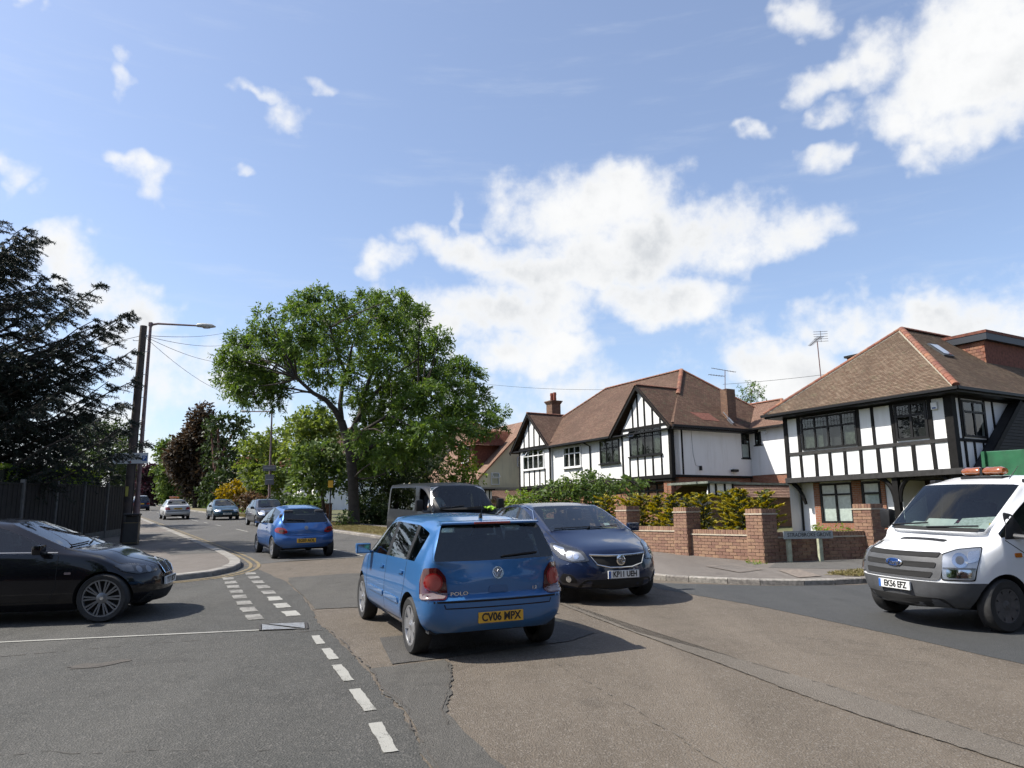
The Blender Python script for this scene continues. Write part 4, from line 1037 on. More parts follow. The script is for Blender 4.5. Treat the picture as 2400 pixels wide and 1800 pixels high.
# ---- dark blue hatchback coming towards us
def build_astra():
    paint = car_paint('paint_dark_blue', (0.008, 0.017, 0.052), 0.2, 0.28)
    p = dict(nose=2.27, tail=-2.13, hw=.905, gc=.19, hf=.83, cowl=(1.28, 1.06), wtop=(.22, 1.455), roof=1.505, rtop=(-1.62, 1.40), blb=(-1.98, 1.08), belt=(.99, 1.09), rail=.70, abase=1.10, atop=.14,
        mids=[('Q1', .62, .30), ('Q2', .57, .26), ('B1', -.12, -.18), ('B2', -.24, -.28), ('D1', -1.02, -1.04), ('D2', -1.10, -1.10)], panes=[('Q2', 'B1'), ('B2', 'D1'), ('D2', 'R')], trims=[('B1', 'B2'), ('D1', 'D2')],
        fa=1.34, ra=-1.345, wr=.325, arch=.385, ww=.205, zl=.46, zm=.72, fender=.93, hood_side=.80, round=.40, bump=.66, rbelt=-1.55, tbelt=-1.85, bly=.82, glass_crease=.9)
    p['mids'] = [('B1', -.12, -.18), ('B2', -.24, -.28), ('D1', -1.02, -1.04), ('D2', -1.10, -1.10)]; p['panes'] = [('C', 'B1'), ('B2', 'D1'), ('D2', 'R')]
    h = Vector((.34, -.94)).normalized(); lf = Vector((-h.y, h.x))
    ctr = Vector((2.10, 12.60)) - lf * .84 - h * 1.34
    root, b = finish_car('family_car', 'dark blue hatchback facing us beside the bright blue hatchback', 'car', p, paint, ctr, h, wheels='five', rim=.225)
    # chrome bar grille
    g_ = b.patch(0, [(-.46, .735), (-.37, .60), (-.18, .555), (.18, .555), (.37, .60), (.46, .735), (.22, .725), (-.22, .725)], .008, 'grille', M_UNDER, root, 3, .01, .03)
    for pts, w_ in (([(-.46, .735), (-.24, .725), (0, .722), (.24, .725), (.46, .735)], .018), ([(-.46, .735), (-.37, .60), (-.18, .557), (0, .553), (.18, .557), (.37, .60), (.46, .735)], .010)):
        D = [b.hit(0, a, z, .014) for a, z in pts]
        MB().tube([q for q in D if q is not None], w_, 6).build('grille_bar', M_CHROME, g_, True)
    q = b.hit(0, 0, .655, .02)
    MB().lathe([(0, .018), (.05, .016), (.075, .006), (.078, -.01)], 24, Matrix.Translation(q) @ Matrix.Rotation(math.pi / 2, 4, 'Y')).build('badge', M_CHROME, root, True)
    MB().lathe([(0, .0205), (.058, .0175)], 24, Matrix.Translation(q) @ Matrix.Rotation(math.pi / 2, 4, 'Y')).build('badge_field', M_WHEELDARK, root, True)
    MB().tube([q + Vector((.022, y, z)) for y, z in ((-.05, .022), (-.012, .03), (.022, .018), (-.02, -.012), (.014, -.03), (.05, -.022))], .008, 5).build('badge_emblem', M_CHROME, root, True)
    plate(b, root, 0, .03, .455, .52, .112, M_PLATE_W, 'KP11 UEH', .02, True)
    b.patch(0, [(-.62, .255), (.62, .255), (.55, .385), (-.55, .385)], .006, 'lower_grille', M_UNDER, root, 3, .01, .05)
    for sd in (-1, 1):
        an = (1.92, sd * .70); v = sd * 38
        T = lambda pts: [(sd * (q_ - .0), z) for q_, z in pts]
        o = b.patch(v, T(((-.31, .655), (-.05, .63), (.18, .68), (.36, .81), (.40, .90), (.12, .865), (-.20, .79))), .007, 'headlamp', M_BLACKPL, root, 3, .01, .04, an=an)
        b.patch(v, T(((-.25, .672), (-.03, .652), (.07, .69), (.06, .80), (-.16, .77))), .011, 'lamp_housing', M_WHEELDARK, o, 3, .004, .05, an=an)
        b.patch(v, T(circle(-.10, .715, .042)), .015, 'lamp_reflector', M_CHROME, o, 2, .003, an=an); b.patch(v, T(circle(.0, .735, .045)), .015, 'lamp_reflector', M_CHROME, o, 2, .003, an=an)
        b.patch(v, T(((.10, .72), (.31, .835), (.32, .865), (.12, .825))), .011, 'indicator', M_REFL, o, 2, .004, .03, an=an)
        b.patch(v, T(((-.305, .657), (-.05, .633), (.18, .683), (.358, .81), (.396, .898), (.12, .862), (-.20, .788))), .017, 'lamp_cover', M_LENS, o, 3, .004, .04, an=an)
        f = b.patch(v, T(((-.13, .335), (.13, .325), (.18, .37), (.12, .47), (-.05, .45))), .007, 'fog_lamp', M_BLACKPL, root, 3, .01, .04, an=an)
        if f: b.patch(v, T(circle(.02, .385, .045)), .012, 'fog_lamp_lens', M_REFL, f, 2, .004, an=an)
    b.seam('top', [(2.02, -.55), (1.55, -.72), (1.08, -.745)], .010, 'bonnet_gap', M_GAP, root); b.seam('top', [(2.02, .55), (1.55, .72), (1.08, .745)], .010, 'bonnet_gap', M_GAP, root)
    def sd_(view, S, sg):
        b.seam(view, S([(.98, .95), (.95, .60), (.86, .32), (-.12, .31), (-.18, .6), (-.17, 1.02)]), .009, 'door_gap', M_GAP, root)
        b.seam(view, S([(-.16, .31), (-.86, .32), (-.98, .6), (-1.10, .78), (-1.12, 1.06)]), .009, 'door_gap', M_GAP, root)
        D = [b.hit(view, a, z, .012) for a, z in S([(1.02, 1.02), (.62, 1.20), (.30, 1.36), (0, 1.415), (-.5, 1.435), (-1.0, 1.40), (-1.35, 1.31), (-1.55, 1.20)])]
        D = [q_ for q_ in D if q_ is not None]
        if len(D) > 3: MB().tube(D, .010, 6).build('window_chrome', M_CHROME, root, True)
        handle(root, b, view, sg * .02, .90, paint); handle(root, b, view, sg * -.92, .92, paint)
        b.seam(view, S([(.66, 1.0), (.56, 1.25)]), .045, 'window_divider', M_BLACKPL, root, .004)
    sides(sd_)
    mirror(root, b, .80, .90, 1.07, paint, 1.05)
    for p0, p1 in (((-.62, 1.085), (.02, 1.10)), ((-.05, 1.085), (.55, 1.11))): wiper(root, b, 0, p0, p1, .016, .008)
    tl = MB(); tl.cbox((.82, .50, 1.12), (.01, .09, .09), Matrix.Rotation(R(-58), 3, 'Y')); tl.build('tax_disc', M_PAPER, root)
    for sd in (-1, 1): b.patch(180 + sd * 30, [(sd * q_, z) for q_, z in ((-.12, .74), (.14, .74), (.12, .94), (-.1, .94))], .008, 'tail_lamp', M_RED, root, 2, .01, .05, an=(-1.98, -sd * .74))
    return root
build_astra()
# ---- rounded little blue hatchback further up
def build_ka():
    paint = car_paint('paint_mid_blue', (0.042, 0.135, 0.380), 0.4, 0.30)
    p = dict(nose=1.84, tail=-1.78, hw=.82, gc=.20, hf=.70, cowl=(1.08, .95), wtop=(.28, 1.34), roof=1.40, rtop=(-1.28, 1.31), blb=(-1.66, .93), belt=(.88, .93), rail=.585, abase=.86,
        mids=[('B1', -.42, -.36), ('B2', -.52, -.46)], panes=[('C', 'B1'), ('B2', 'R')], trims=[('B1', 'B2')],
        fa=1.225, ra=-1.225, wr=.285, arch=.335, ww=.17, zl=.42, zm=.64, fender=.82, hood_side=.66, round=.36, rround=.42, bump=.58, bshelf=.03, rbelt=-1.10, tbelt=-1.45, bly=.76, fix={('R', 6): (-1.12, None, None)})
    h = Vector((-.47, .883)).normalized()
    ctr = Vector((-5.78, 20.62)) + h * 1.225
    root, b = finish_car('small_car', 'rounded mid-blue three-door hatchback driving away up the road', 'car', p, paint, ctr, h, wheels='five', rim=.185)
    for sd in (-1, 1):
        an = (-1.60, -sd * .64); v = 180 + sd * 38
        o = b.patch(v, [(sd * q, z) for q, z in ((-.20, .68), (-.05, .655), (.16, .70), (.20, .77), (.10, .83), (-.12, .80))], .009, 'tail_lamp', M_RED, root, 3, .01, .07, an=an)
        b.patch(v, [(sd * q, z) for q, z in ((-.10, .71), (.05, .71), (.05, .76), (-.10, .76))], .014, 'lamp_lens', M_REDDARK, o, 2, .004, .03, an=an)
        b.patch(sd * 40, [(sd * q, z) for q, z in ((-.16, .58), (.14, .60), (.10, .74), (-.10, .71))], .008, 'headlamp', M_REFL, root, 3, .01, .05, an=(1.6, sd * .6))
    plate(b, root, 180, 0, .47, .50, .108, M_PLATE_Y, 'EG03 AOL', .012, False)
    b.patch(180, circle(0, .80, .05), .008, 'badge', M_WHEELDARK, root, 2, .003)
    b.seam(180, [(-.62, .90), (-.56, .64), (-.45, .605), (.45, .605), (.56, .64), (.62, .90)], .010, 'tailgate_gap', M_GAP, root)
    wiper(root, b, 180, (-.02, .985), (-.48, 1.015), .022, .014)
    sides(lambda view, S, sg: (b.seam(view, S([(.86, .86), (.84, .5), (.76, .30), (-.36, .30), (-.46, .6), (-.48, .92)]), .010, 'door_gap', M_GAP, root), handle(root, b, view, sg * -.33, .78, paint)))
    mirror(root, b, .72, .79, .93, M_BLACKPL, .9)
    return root
build_ka()
# ---- black saloon waiting in the side road
def build_saloon():
    paint = car_paint('paint_black_blue', (0.0035, 0.0036, 0.0065), 0.0, 0.22, 0.2, 0.6)
    p = dict(nose=2.06, tail=-2.39, hw=.905, gc=.16, hf=.74, cowl=(.98, .985), wtop=(.10, 1.365), roof=1.415, rtop=(-1.02, 1.355), blb=(-1.72, 1.01), boot=(-2.30, .98), belt=(.925, .97), rail=.60, abase=.78,
        mids=[('B1', -.28, -.20), ('B2', -.38, -.30)], panes=[('C', 'B1'), ('B2', 'R')], trims=[('B1', 'B2')],
        fa=1.385, ra=-1.375, wr=.325, arch=.365, ww=.22, zl=.45, zm=.68, fender=.86, hood_side=.715, round=.36, bump=.64, rbelt=-1.10, tbelt=-1.75, bly=.78, rail_drop=.085, fix={('R', 6): (-.95, None, None)}, glass_crease=.9)
    h = Vector((.985, .17)).normalized(); rt = Vector((h.y, -h.x))
    ctr = Vector((-5.66, 10.50)) - h * 1.385 - rt * .86
    root, b = finish_car('saloon_car', 'black saloon with ten-spoke wheels waiting in the side road on the left', 'car', p, paint, ctr, h, wheels='bmw', rim=.245, wheel_mat=M_WHEELDARK)
    for sd in (-1, 1):
        an = (1.86, sd * .62); v = sd * 42
        o = b.patch(v, [(sd * q, z) for q, z in ((-.24, .625), (.10, .615), (.30, .66), (.40, .755), (.10, .745), (-.20, .70))], .006, 'headlamp', M_BLACKPL, root, 3, .01, .03, an=an)
        b.patch(v, [(sd * q, z) for q, z in circle(-.09, .665, .042)], .012, 'lamp_reflector', M_WHEELDARK, o, 2, .004, an=an); b.patch(v, [(sd * q, z) for q, z in circle(.06, .675, .042)], .012, 'lamp_reflector', M_WHEELDARK, o, 2, .004, an=an)
        b.patch(v, [(sd * q, z) for q, z in ((.14, .65), (.29, .675), (.37, .745), (.14, .735))], .011, 'indicator', M_STEEL, o, 2, .004, .02, an=an)
        b.patch(v, [(sd * q, z) for q, z in ((-.235, .628), (.10, .618), (.298, .662), (.395, .752), (.10, .743), (-.20, .698))], .016, 'lamp_cover', M_LENS, o, 3, .004, .03, an=an)
        k = b.patch(0, [(sd * q, z) for q, z in ((.035, .575), (.20, .575), (.235, .66), (.20, .725), (.035, .725))], .012, 'kidney_grille', M_BLACKPL, root, 3, .01, .03)
        D = [b.hit(0, sd * q, z, .02) for q, z in ((.035, .575), (.20, .575), (.235, .66), (.20, .725), (.035, .725), (.035, .575))]
        MB().tube([q for q in D if q is not None], .007, 6).build('grille_chrome', M_CHROME, k, True)
    b.patch(0, [(-.60, .22), (.60, .22), (.55, .36), (-.55, .36)], .006, 'lower_grille', M_UNDER, root, 3, .01, .05)
    plate(b, root, 0, 0, .475, .52, .112, M_PLATE_W, 'Y17 BDT', .02, False)
    q = b.hit(0, 0, .765, .012)
    if q: MB().lathe([(0, .008), (.036, .004), (.04, -.006)], 16, Matrix.Translation(q) @ Matrix.Rotation(R(50), 4, 'Y')).build('badge', M_BADGE, root, True)
    b.seam('top', [(2.0, -.42), (1.5, -.70), (.82, -.745)], .010, 'bonnet_gap', M_GAP, root); b.seam('top', [(2.0, .42), (1.5, .70), (.82, .745)], .010, 'bonnet_gap', M_GAP, root)
    b.seam('top', [(2.02, -.22), (1.3, -.36), (.9, -.42)], .03, 'bonnet_crease', paint, root, .004); b.seam('top', [(2.02, .22), (1.3, .36), (.9, .42)], .03, 'bonnet_crease', paint, root, .004)
    def sd_(view, S, sg):
        b.seam(view, S([(.80, .90), (.80, .5), (.72, .30), (-.30, .29), (-.36, .6), (-.36, .95)]), .008, 'door_gap', M_GAP, root)
        b.seam(view, S([(-.36, .30), (-1.0, .33), (-1.12, .6), (-1.2, .95)]), .008, 'door_gap', M_GAP, root)
        b.patch(view, S([(.90, .655), (.985, .655), (.985, .685), (.90, .685)]), .008, 'side_repeater', M_CLEARL, root, 2, .003, .012)
        b.seam(view, S([(.78, .945), (.3, .955), (-.6, .965), (-1.2, .98)]), .012, 'window_trim', M_WHEELDARK, root, .006)
        handle(root, b, view, sg * -.18, .80, paint)
    sides(sd_)
    mirror(root, b, .60, .875, 1.0, paint, 1.0)
    for p0, p1 in (((-.55, 1.015), (.05, 1.03)), ((-.0, 1.015), (.5, 1.05))): wiper(root, b, 0, p0, p1, .018, .010)
    return root
build_saloon()
# ---- panel vans
def van_spec(tail, side_glass=False):
    p = dict(nose=2.36, tail=tail, hw=.985, gc=.24, hf=1.02, cowl=(1.72, 1.235), wtop=(.92, 1.90), roof=2.015, rtop=(tail + .16, 1.97), blb=(tail + .04, 1.30), belt=(1.19, 1.22), rail=.86, abase=1.46, atop=.80,
        mids=[('B1', .36, .32), ('B2', .24, .22)], panes=[('C', 'B1')], trims=[], fa=1.50, ra=-1.60, wr=.335, arch=.40, ww=.20, zl=.625, zm=.92, zlow=.42, fender=1.08, hood_side=.965, round=.34, rround=.14, bump=.62, bshelf=.03,
        rbelt=tail + .30, tbelt=tail + .12, bly=.86, rtaper=0.0, rail_drop=.13, no_rear=True, hood_y=.82, bumper_mat=True, trim_mat=M_GREYPL, trim_name='front_bumper', seat_x=.45, floor=.75, tshoulder=1.05, glass_crease=.95)
    return p
def transit_front(root, b, paint, txt, grille_mat):
    # panel round the grille
    g_ = b.patch(0, [(-.62, .645), (.62, .645), (.64, .80), (.60, .985), (-.60, .985), (-.64, .80)], .012, 'grille_surround', grille_mat, root, 4, .01, .06)
    for z0, z1, w0, w1 in ((.93, .985, .565, .57), (.80, .865, .555, .565), (.675, .745, .51, .54)):
        b.patch(0, [(-w0, z0), (w0, z0), (w1, z1), (-w1, z1)], .017, 'grille_slot', M_UNDER, g_, 3, .004, .02)
    q = b.hit(0, 0, .835, .028); Mx = Matrix.Translation(q) @ Matrix.Rotation(math.pi / 2, 4, 'Y') @ Matrix.Diagonal((.60, 1.45, 1, 1))
    e = MB().lathe([(0, .012), (.085, .010), (.096, .0), (.098, -.02)], 28, Mx).build('badge', M_CHROME, root, True)
    MB().lathe([(0, .0165), (.080, .0135), (.084, .010)], 28, Mx).build('badge_field', M_BADGEBLUE, e, True)
    fr = Matrix(((0, 0, 1, 0), (1, 0, 0, 0), (0, 1, 0, 0), (0, 0, 0, 1)))
    text_mesh('Ford', .085, e, 'badge_script', M_CHROME, Matrix.Translation(q + Vector((.019, 0, -.005))) @ fr, 1.15, .001, .35)
    for sd in (-1, 1):
        an = (2.12, sd * .80); v = sd * 40
        o = b.patch(v, [(sd * q_, z) for q_, z in ((-.17, .665), (.18, .665), (.21, .80), (.30, 1.05), (.02, 1.02), (-.15, .96))], .010, 'headlamp', M_SILVER, root, 4, .01, .035, an=an)
        b.patch(v, [(sd * q_, z) for q_, z in ((-.185, .65), (.195, .65), (.225, .80), (.315, 1.07), (.02, 1.037), (-.165, .975))], .005, 'lamp_gap', M_UNDER, o, 4, .01, .035, an=an)
        b.patch(v, [(sd * q_, z) for q_, z in ((-.155, .795), (.20, .795), (.205, .812), (-.155, .812))], .018, 'lamp_divider', M_STEEL, o, 2, .004, .0, an=an)
        b.patch(v, [(sd * q_, z) for q_, z in circle(.04, .90, .088, 18)], .016, 'lamp_bowl', M_CHROME, o, 3, .004, an=an)
        b.patch(v, [(sd * q_, z) for q_, z in circle(.04, .90, .048, 18)], .020, 'lamp_eye', M_STEEL, o, 3, .004, an=an)
        b.patch(v, [(sd * q_, z) for q_, z in ((-.12, .69), (.15, .69), (.16, .79), (-.12, .79))], .016, 'lamp_bowl', M_CHROME, o, 3, .004, .03, an=an)
        b.patch(v, [(sd * q_, z) for q_, z in ((.12, .86), (.24, .90), (.275, 1.02), (.14, 1.0))], .016, 'indicator', M_AMBER if sd < 0 else M_REFL, o, 3, .004, .03, an=an)
        b.patch(v, [(sd * q_, z) for q_, z in ((-.168, .668), (.178, .668), (.208, .80), (.297, 1.047), (.02, 1.017), (-.148, .957))], .026, 'lamp_cover', M_LENS, o, 4, .004, .035, an=an)
        b.patch(90 * sd, [(-sd * x if sd > 0 else x, z) for x, z in [(1.30 * 1, .93), (1.18, .93), (1.18, .985), (1.30, .985)]] if sd > 0 else [(1.30, .93), (1.18, .93), (1.18, .985), (1.30, .985)], .012, 'side_repeater', M_AMBER, root, 2, .003, .02)
    plate(b, root, 0, 0, .545, .52, .112, M_PLATE_W, txt, .02, True)
    b.patch(0, [(-.66, .27), (.66, .27), (.62, .42), (-.62, .42)], .006, 'lower_grille', M_UNDER, root, 3, .01, .05)
    b.seam(0, [(-.88, .285), (-.4, .25), (.4, .25), (.88, .285)], .05, 'bumper_lip', M_GREYPL, root, .012)
    b.patch('top', [(1.80, -.36), (1.80, .36), (1.72, .36), (1.72, -.36)], .008, 'bonnet_vent', M_BLACKPL, root, 2, .004, .02)
    b.seam(0, [(-.74, 1.268), (-.4, 1.268), (0, 1.268), (.4, 1.268), (.74, 1.268)], .045, 'scuttle', M_UNDER, root, .004)
    for p0, p1 in (((-.75, 1.28), (-.08, 1.33)), ((-.05, 1.275), (.66, 1.31))): wiper(root, b, 0, p0, p1, .02, .011)
    def sd_(view, S, sg):
        b.seam(view, S([(1.40, 1.15), (1.12, .98), (1.02, .55), (.95, .32), (.30, .31), (.28, 1.2), (.28, 1.78)]), .012, 'door_gap', M_GAP, root)
        handle(root, b, view, sg * .42, 1.08, M_BLACKPL)
        b.patch(view, S([(1.40, 1.16), (1.02, 1.17), (1.16, 1.48), (1.22, 1.50)]), .008, 'mirror_sail', M_BLACKPL, root, 2, .004, .02)
    sides(sd_)
    for sd in (1, -1):
        m = MB(); m.cbox((1.14, sd * 1.20, 1.36), (.14, .20, .30)); o = m.build('door_mirror', M_BLACKPL, root, True, .045)
        MB().tube([(1.22, sd * .93, 1.20), (1.20, sd * 1.08, 1.19), (1.16, sd * 1.16, 1.26)], .032, 8).build('mirror_arm', M_GREYPL, o, True)
        g_ = MB(); g_.box(1.064, 1.0685, sd * 1.20 - .08, sd * 1.20 + .08, 1.23, 1.49); g_.build('mirror_glass', M_CHROME, o)
def build_white_truck():
    paint = car_paint('paint_white', (0.72, 0.735, 0.75), 0.0, 0.35, 0.02)
    p = van_spec(-.55); p['ra'] = -3.0
    h = Vector((-.945, -.327)).normalized(); lf = Vector((-h.y, h.x))
    axle = Vector((5.24, 10.62)) + lf * .80
    ctr = axle - h * 1.5 * .92
    root, b = finish_car('tipper_truck', 'white flatbed truck cab with orange roof beacon and papers on the dash', 'truck', p, paint, ctr, h, wheels='steel', wheel_mat=M_STEEL, rim=.21, rear=False, zfix=0.0)
    root.matrix_world = root.matrix_world @ Matrix.Scale(.92, 4)
    transit_front(root, b, paint, 'EK56 EFZ', M_GREYPL)
    # beacon bar
    bc = MB(); 
    MB().box(.38, .56, -.33, .33, 1.955, 1.995).build('beacon_base', M_BLACKPL, root, False, .01)
    for sd in (-1, 1):
        m = MB(); m.lathe([(0, -.165), (.055, -.155), (.080, -.10), (.074, 0), (.080, .10), (.055, .155), (0, .165)], 20, Matrix.Translation((.47, sd * .17, 2.065)) @ Matrix.Rotation(math.pi / 2, 4, 'X') @ Matrix.Diagonal((1.15, .82, 1, 1)))
        m.build('beacon', M_BEACON, root, True)
    MB().box(.40, .54, -.025, .025, 2.0, 2.12).build('beacon_clamp', M_BLACKPL, root, False, .01)
    for sd in (-1, 1): MB().box(.50, .66, sd * .74 - .05, sd * .74 + .05, 1.86, 1.945).build('roof_bracket', M_BLACKPL, root, False, .015)
    MB().tube([(.66, .52, 1.95), (.52, .56, 2.12)], [.008, .004], 6).build('aerial', M_BLACKPL, root)
    # green tipper body and headboard
    mg = pm('tipper_green', (0.012, 0.105, 0.040), 0.5, var=0.2, vscale=4, coat=0.3)
    t = MB(); t.box(-.95, -.87, -1.06, 1.06, .95, 2.42); hb = t.build('headboard', mg, root, False, .012)
    for y in (-1.06, -.35, .35, 1.0): MB().box(-.87, -.82, y, y + .06, .98, 2.42).build('headboard_rib', mg, hb)
    for sd in (-1, 1):
        MB().box(-4.3, -.95, sd * 1.06 - .03, sd * 1.06 + .03, .95, 2.30).build('drop_side', mg, root, False, .012)
        for k in range(5): MB().box(-4.25 + k * .8, -4.18 + k * .8, sd * 1.06 - .05, sd * 1.06 + .05, .95, 2.30).build('side_post', mg, root)
    MB().box(-4.3, -.95, -1.03, 1.03, .90, .97).build('load_bed', mg, root)
    MB().box(-4.3, -.95, -1.03, 1.03, 2.22, 2.30).build('load_cover', mg, root, False, .02)
    MB().box(-4.2, .0, -.42, .42, .50, .68).build('chassis', M_UNDER, root)
    # papers along the dash
    rg = random.Random(11)
    for k, (y, x, w, d, rz, t_) in enumerate([(-.15, 1.52, .42, .30, .3, 14), (-.55, 1.55, .26, .20, -.5, 6), (.42, 1.50, .46, .34, .5, 10), (.20, 1.58, .26, .2, -.3, 8), (.66, 1.56, .24, .22, .2, 12), (-.36, 1.60, .22, .16, .8, 10), (-.78, 1.56, .16, .14, .4, 8)]):
        m = MB(); m.cbox((x - .24, y, 1.245 + .012 * (k % 3) + d * .22), (d, w, .006), (Euler((R(rg.uniform(-6, 6)), R(t_ + 16), rz * .6)).to_matrix()))
        m.build('paper', pm('newsprint', (0.50, 0.52, 0.48), 0.9, col2=(0.66, 0.68, 0.66), vscale=26) if k in (2, 3, 5) else M_PAPER, root)
    m = MB(); m.cbox((1.12, .00, 1.32), (.20, .42, .02), Euler((0, R(18), .3)).to_matrix()); m.build('folder', pm('folder_maroon', (0.16, 0.03, 0.04), 0.7), root)
    m = MB(); m.cbox((1.30, .70, 1.31), (.008, .13, .10), Euler((0, R(-20), -.2)).to_matrix()); m.build('yellow_card', pm('card_yellow', (0.75, 0.55, 0.02), 0.7), root)
    return root
build_white_truck()
def build_grey_van():
    paint = car_paint('paint_charcoal', (0.012, 0.0125, 0.014), 0.0, 0.42, 0.1, 0.25)
    p = van_spec(-2.45); p['mids'] = [('B1', .36, .32), ('B2', .24, .22), ('V1', .10, .08), ('V4', -2.12, -2.12)]; p['panes'] = [('C', 'B1'), ('V1', 'V4')]
    p['trim_mat'] = pm('bumper_black', (.03, .03, .032), .6)
    h = Vector((.47, -.883)).normalized()
    ctr = Vector((-1.40, 20.3)) - h * 1.2
    root, b = finish_car('panel_van', 'charcoal van with dark side windows behind the bright blue hatchback', 'van', p, paint, ctr, h, wheels='steel', wheel_mat=M_STEEL, rim=.21, side_glass=glass_mat('van_glass_dark', (.03, .035, .035), 1.0, 0.0, 0.07), open_panes=(10,))
    transit_front(root, b, paint, 'LF07 KXD', M_BLACKPL)
    sides(lambda view, S, sg: (b.seam(view, S([(1.34, 1.28), (.86, 1.84)]), .03, 'pillar_highlight', M_SILVER, root, .006), b.seam(view, S([(.1, .95), (-2.3, .95)]), .03, 'side_moulding', M_BLACKPL, root, .006)))
    m = MB(); rg = random.Random(4)
    for k in range(9): m.cbox((1.52 + rg.uniform(-.04, .08), .50 + k * .040, 1.235 + rg.uniform(0, .05)), (.13, .09, .04), Euler((rg.uniform(-.6, .6), rg.uniform(-.6, .6), rg.uniform(-1, 1))).to_matrix())
    o = m.build('hivis_vest', M_HIVIS, root, True, .02)
    return root
build_grey_van()
# ---- traffic further off: parts as far as they can be made out
def far_car(name, label, p, paint, ctr, h, front, txt, plate_mat, kind='hatch', wheels='five', extra=None, lamp=M_RED, glass=None):
    root, b = finish_car(name, label, 'car', p, paint, ctr, h, wheels=wheels, rim=.19, glass=glass)
    if front:
        for sd in (-1, 1):
            o = b.patch(sd * 34, [(sd * q, z) for q, z in ((-.20, .56), (.16, .58), (.20, .72), (-.18, .69))] if kind != 'fiesta' else [(sd * q, z) for q, z in ((-.16, .58), (.16, .62), (.20, .84), (.06, .84), (-.14, .74))], .010, 'headlamp', M_REFL, root, 3, .01, .04, an=(p['nose'] - .25, sd * p['hw'] * .70))
        b.patch(0, [(-.36, .60), (.36, .60), (.34, .67), (-.34, .67)], .008, 'grille', M_UNDER, root, 2, .01, .02)
        b.patch(0, [(-.55, .24), (.55, .24), (.5, .36), (-.5, .36)], .008, 'lower_grille', M_UNDER, root, 2, .01, .03)
        plate(b, root, 0, 0, .43, .52, .112, plate_mat, txt, .02, False)
        for p0, p1 in (((-.5, p['cowl'][1] + .03), (.05, p['cowl'][1] + .05)),): wiper(root, b, 0, p0, p1, .018, .010)
    else:
        for sd in (-1, 1):
            b.patch(180 + sd * 26, [(sd * q, z) for q, z in ((-.20, .68), (.16, .68), (.16, .86), (-.10, .86))], .010, 'tail_lamp', lamp, root, 3, .01, .03, an=(p['tail'] + .12, -sd * p['hw'] * .78))
        plate(b, root, 180, 0, .76, .52, .112, plate_mat, txt, .012, False)
    sides(lambda view, S, sg: (b.seam(view, S([(p['abase'] - .02, .85), (p['abase'] - .1, .32), (-.12, .30), (-.16, .92)]), .010, 'door_gap', M_GAP, root), b.seam(view, S([(-.14, .30), (-.9, .32), (-1.1, .9)]), .010, 'door_gap', M_GAP, root)))
    mirror(root, b, p['abase'] - .14, p['hw'] - .03, p['belt'][0] + .06, M_BLACKPL, .95)
    if extra: extra(root, b)
    return root
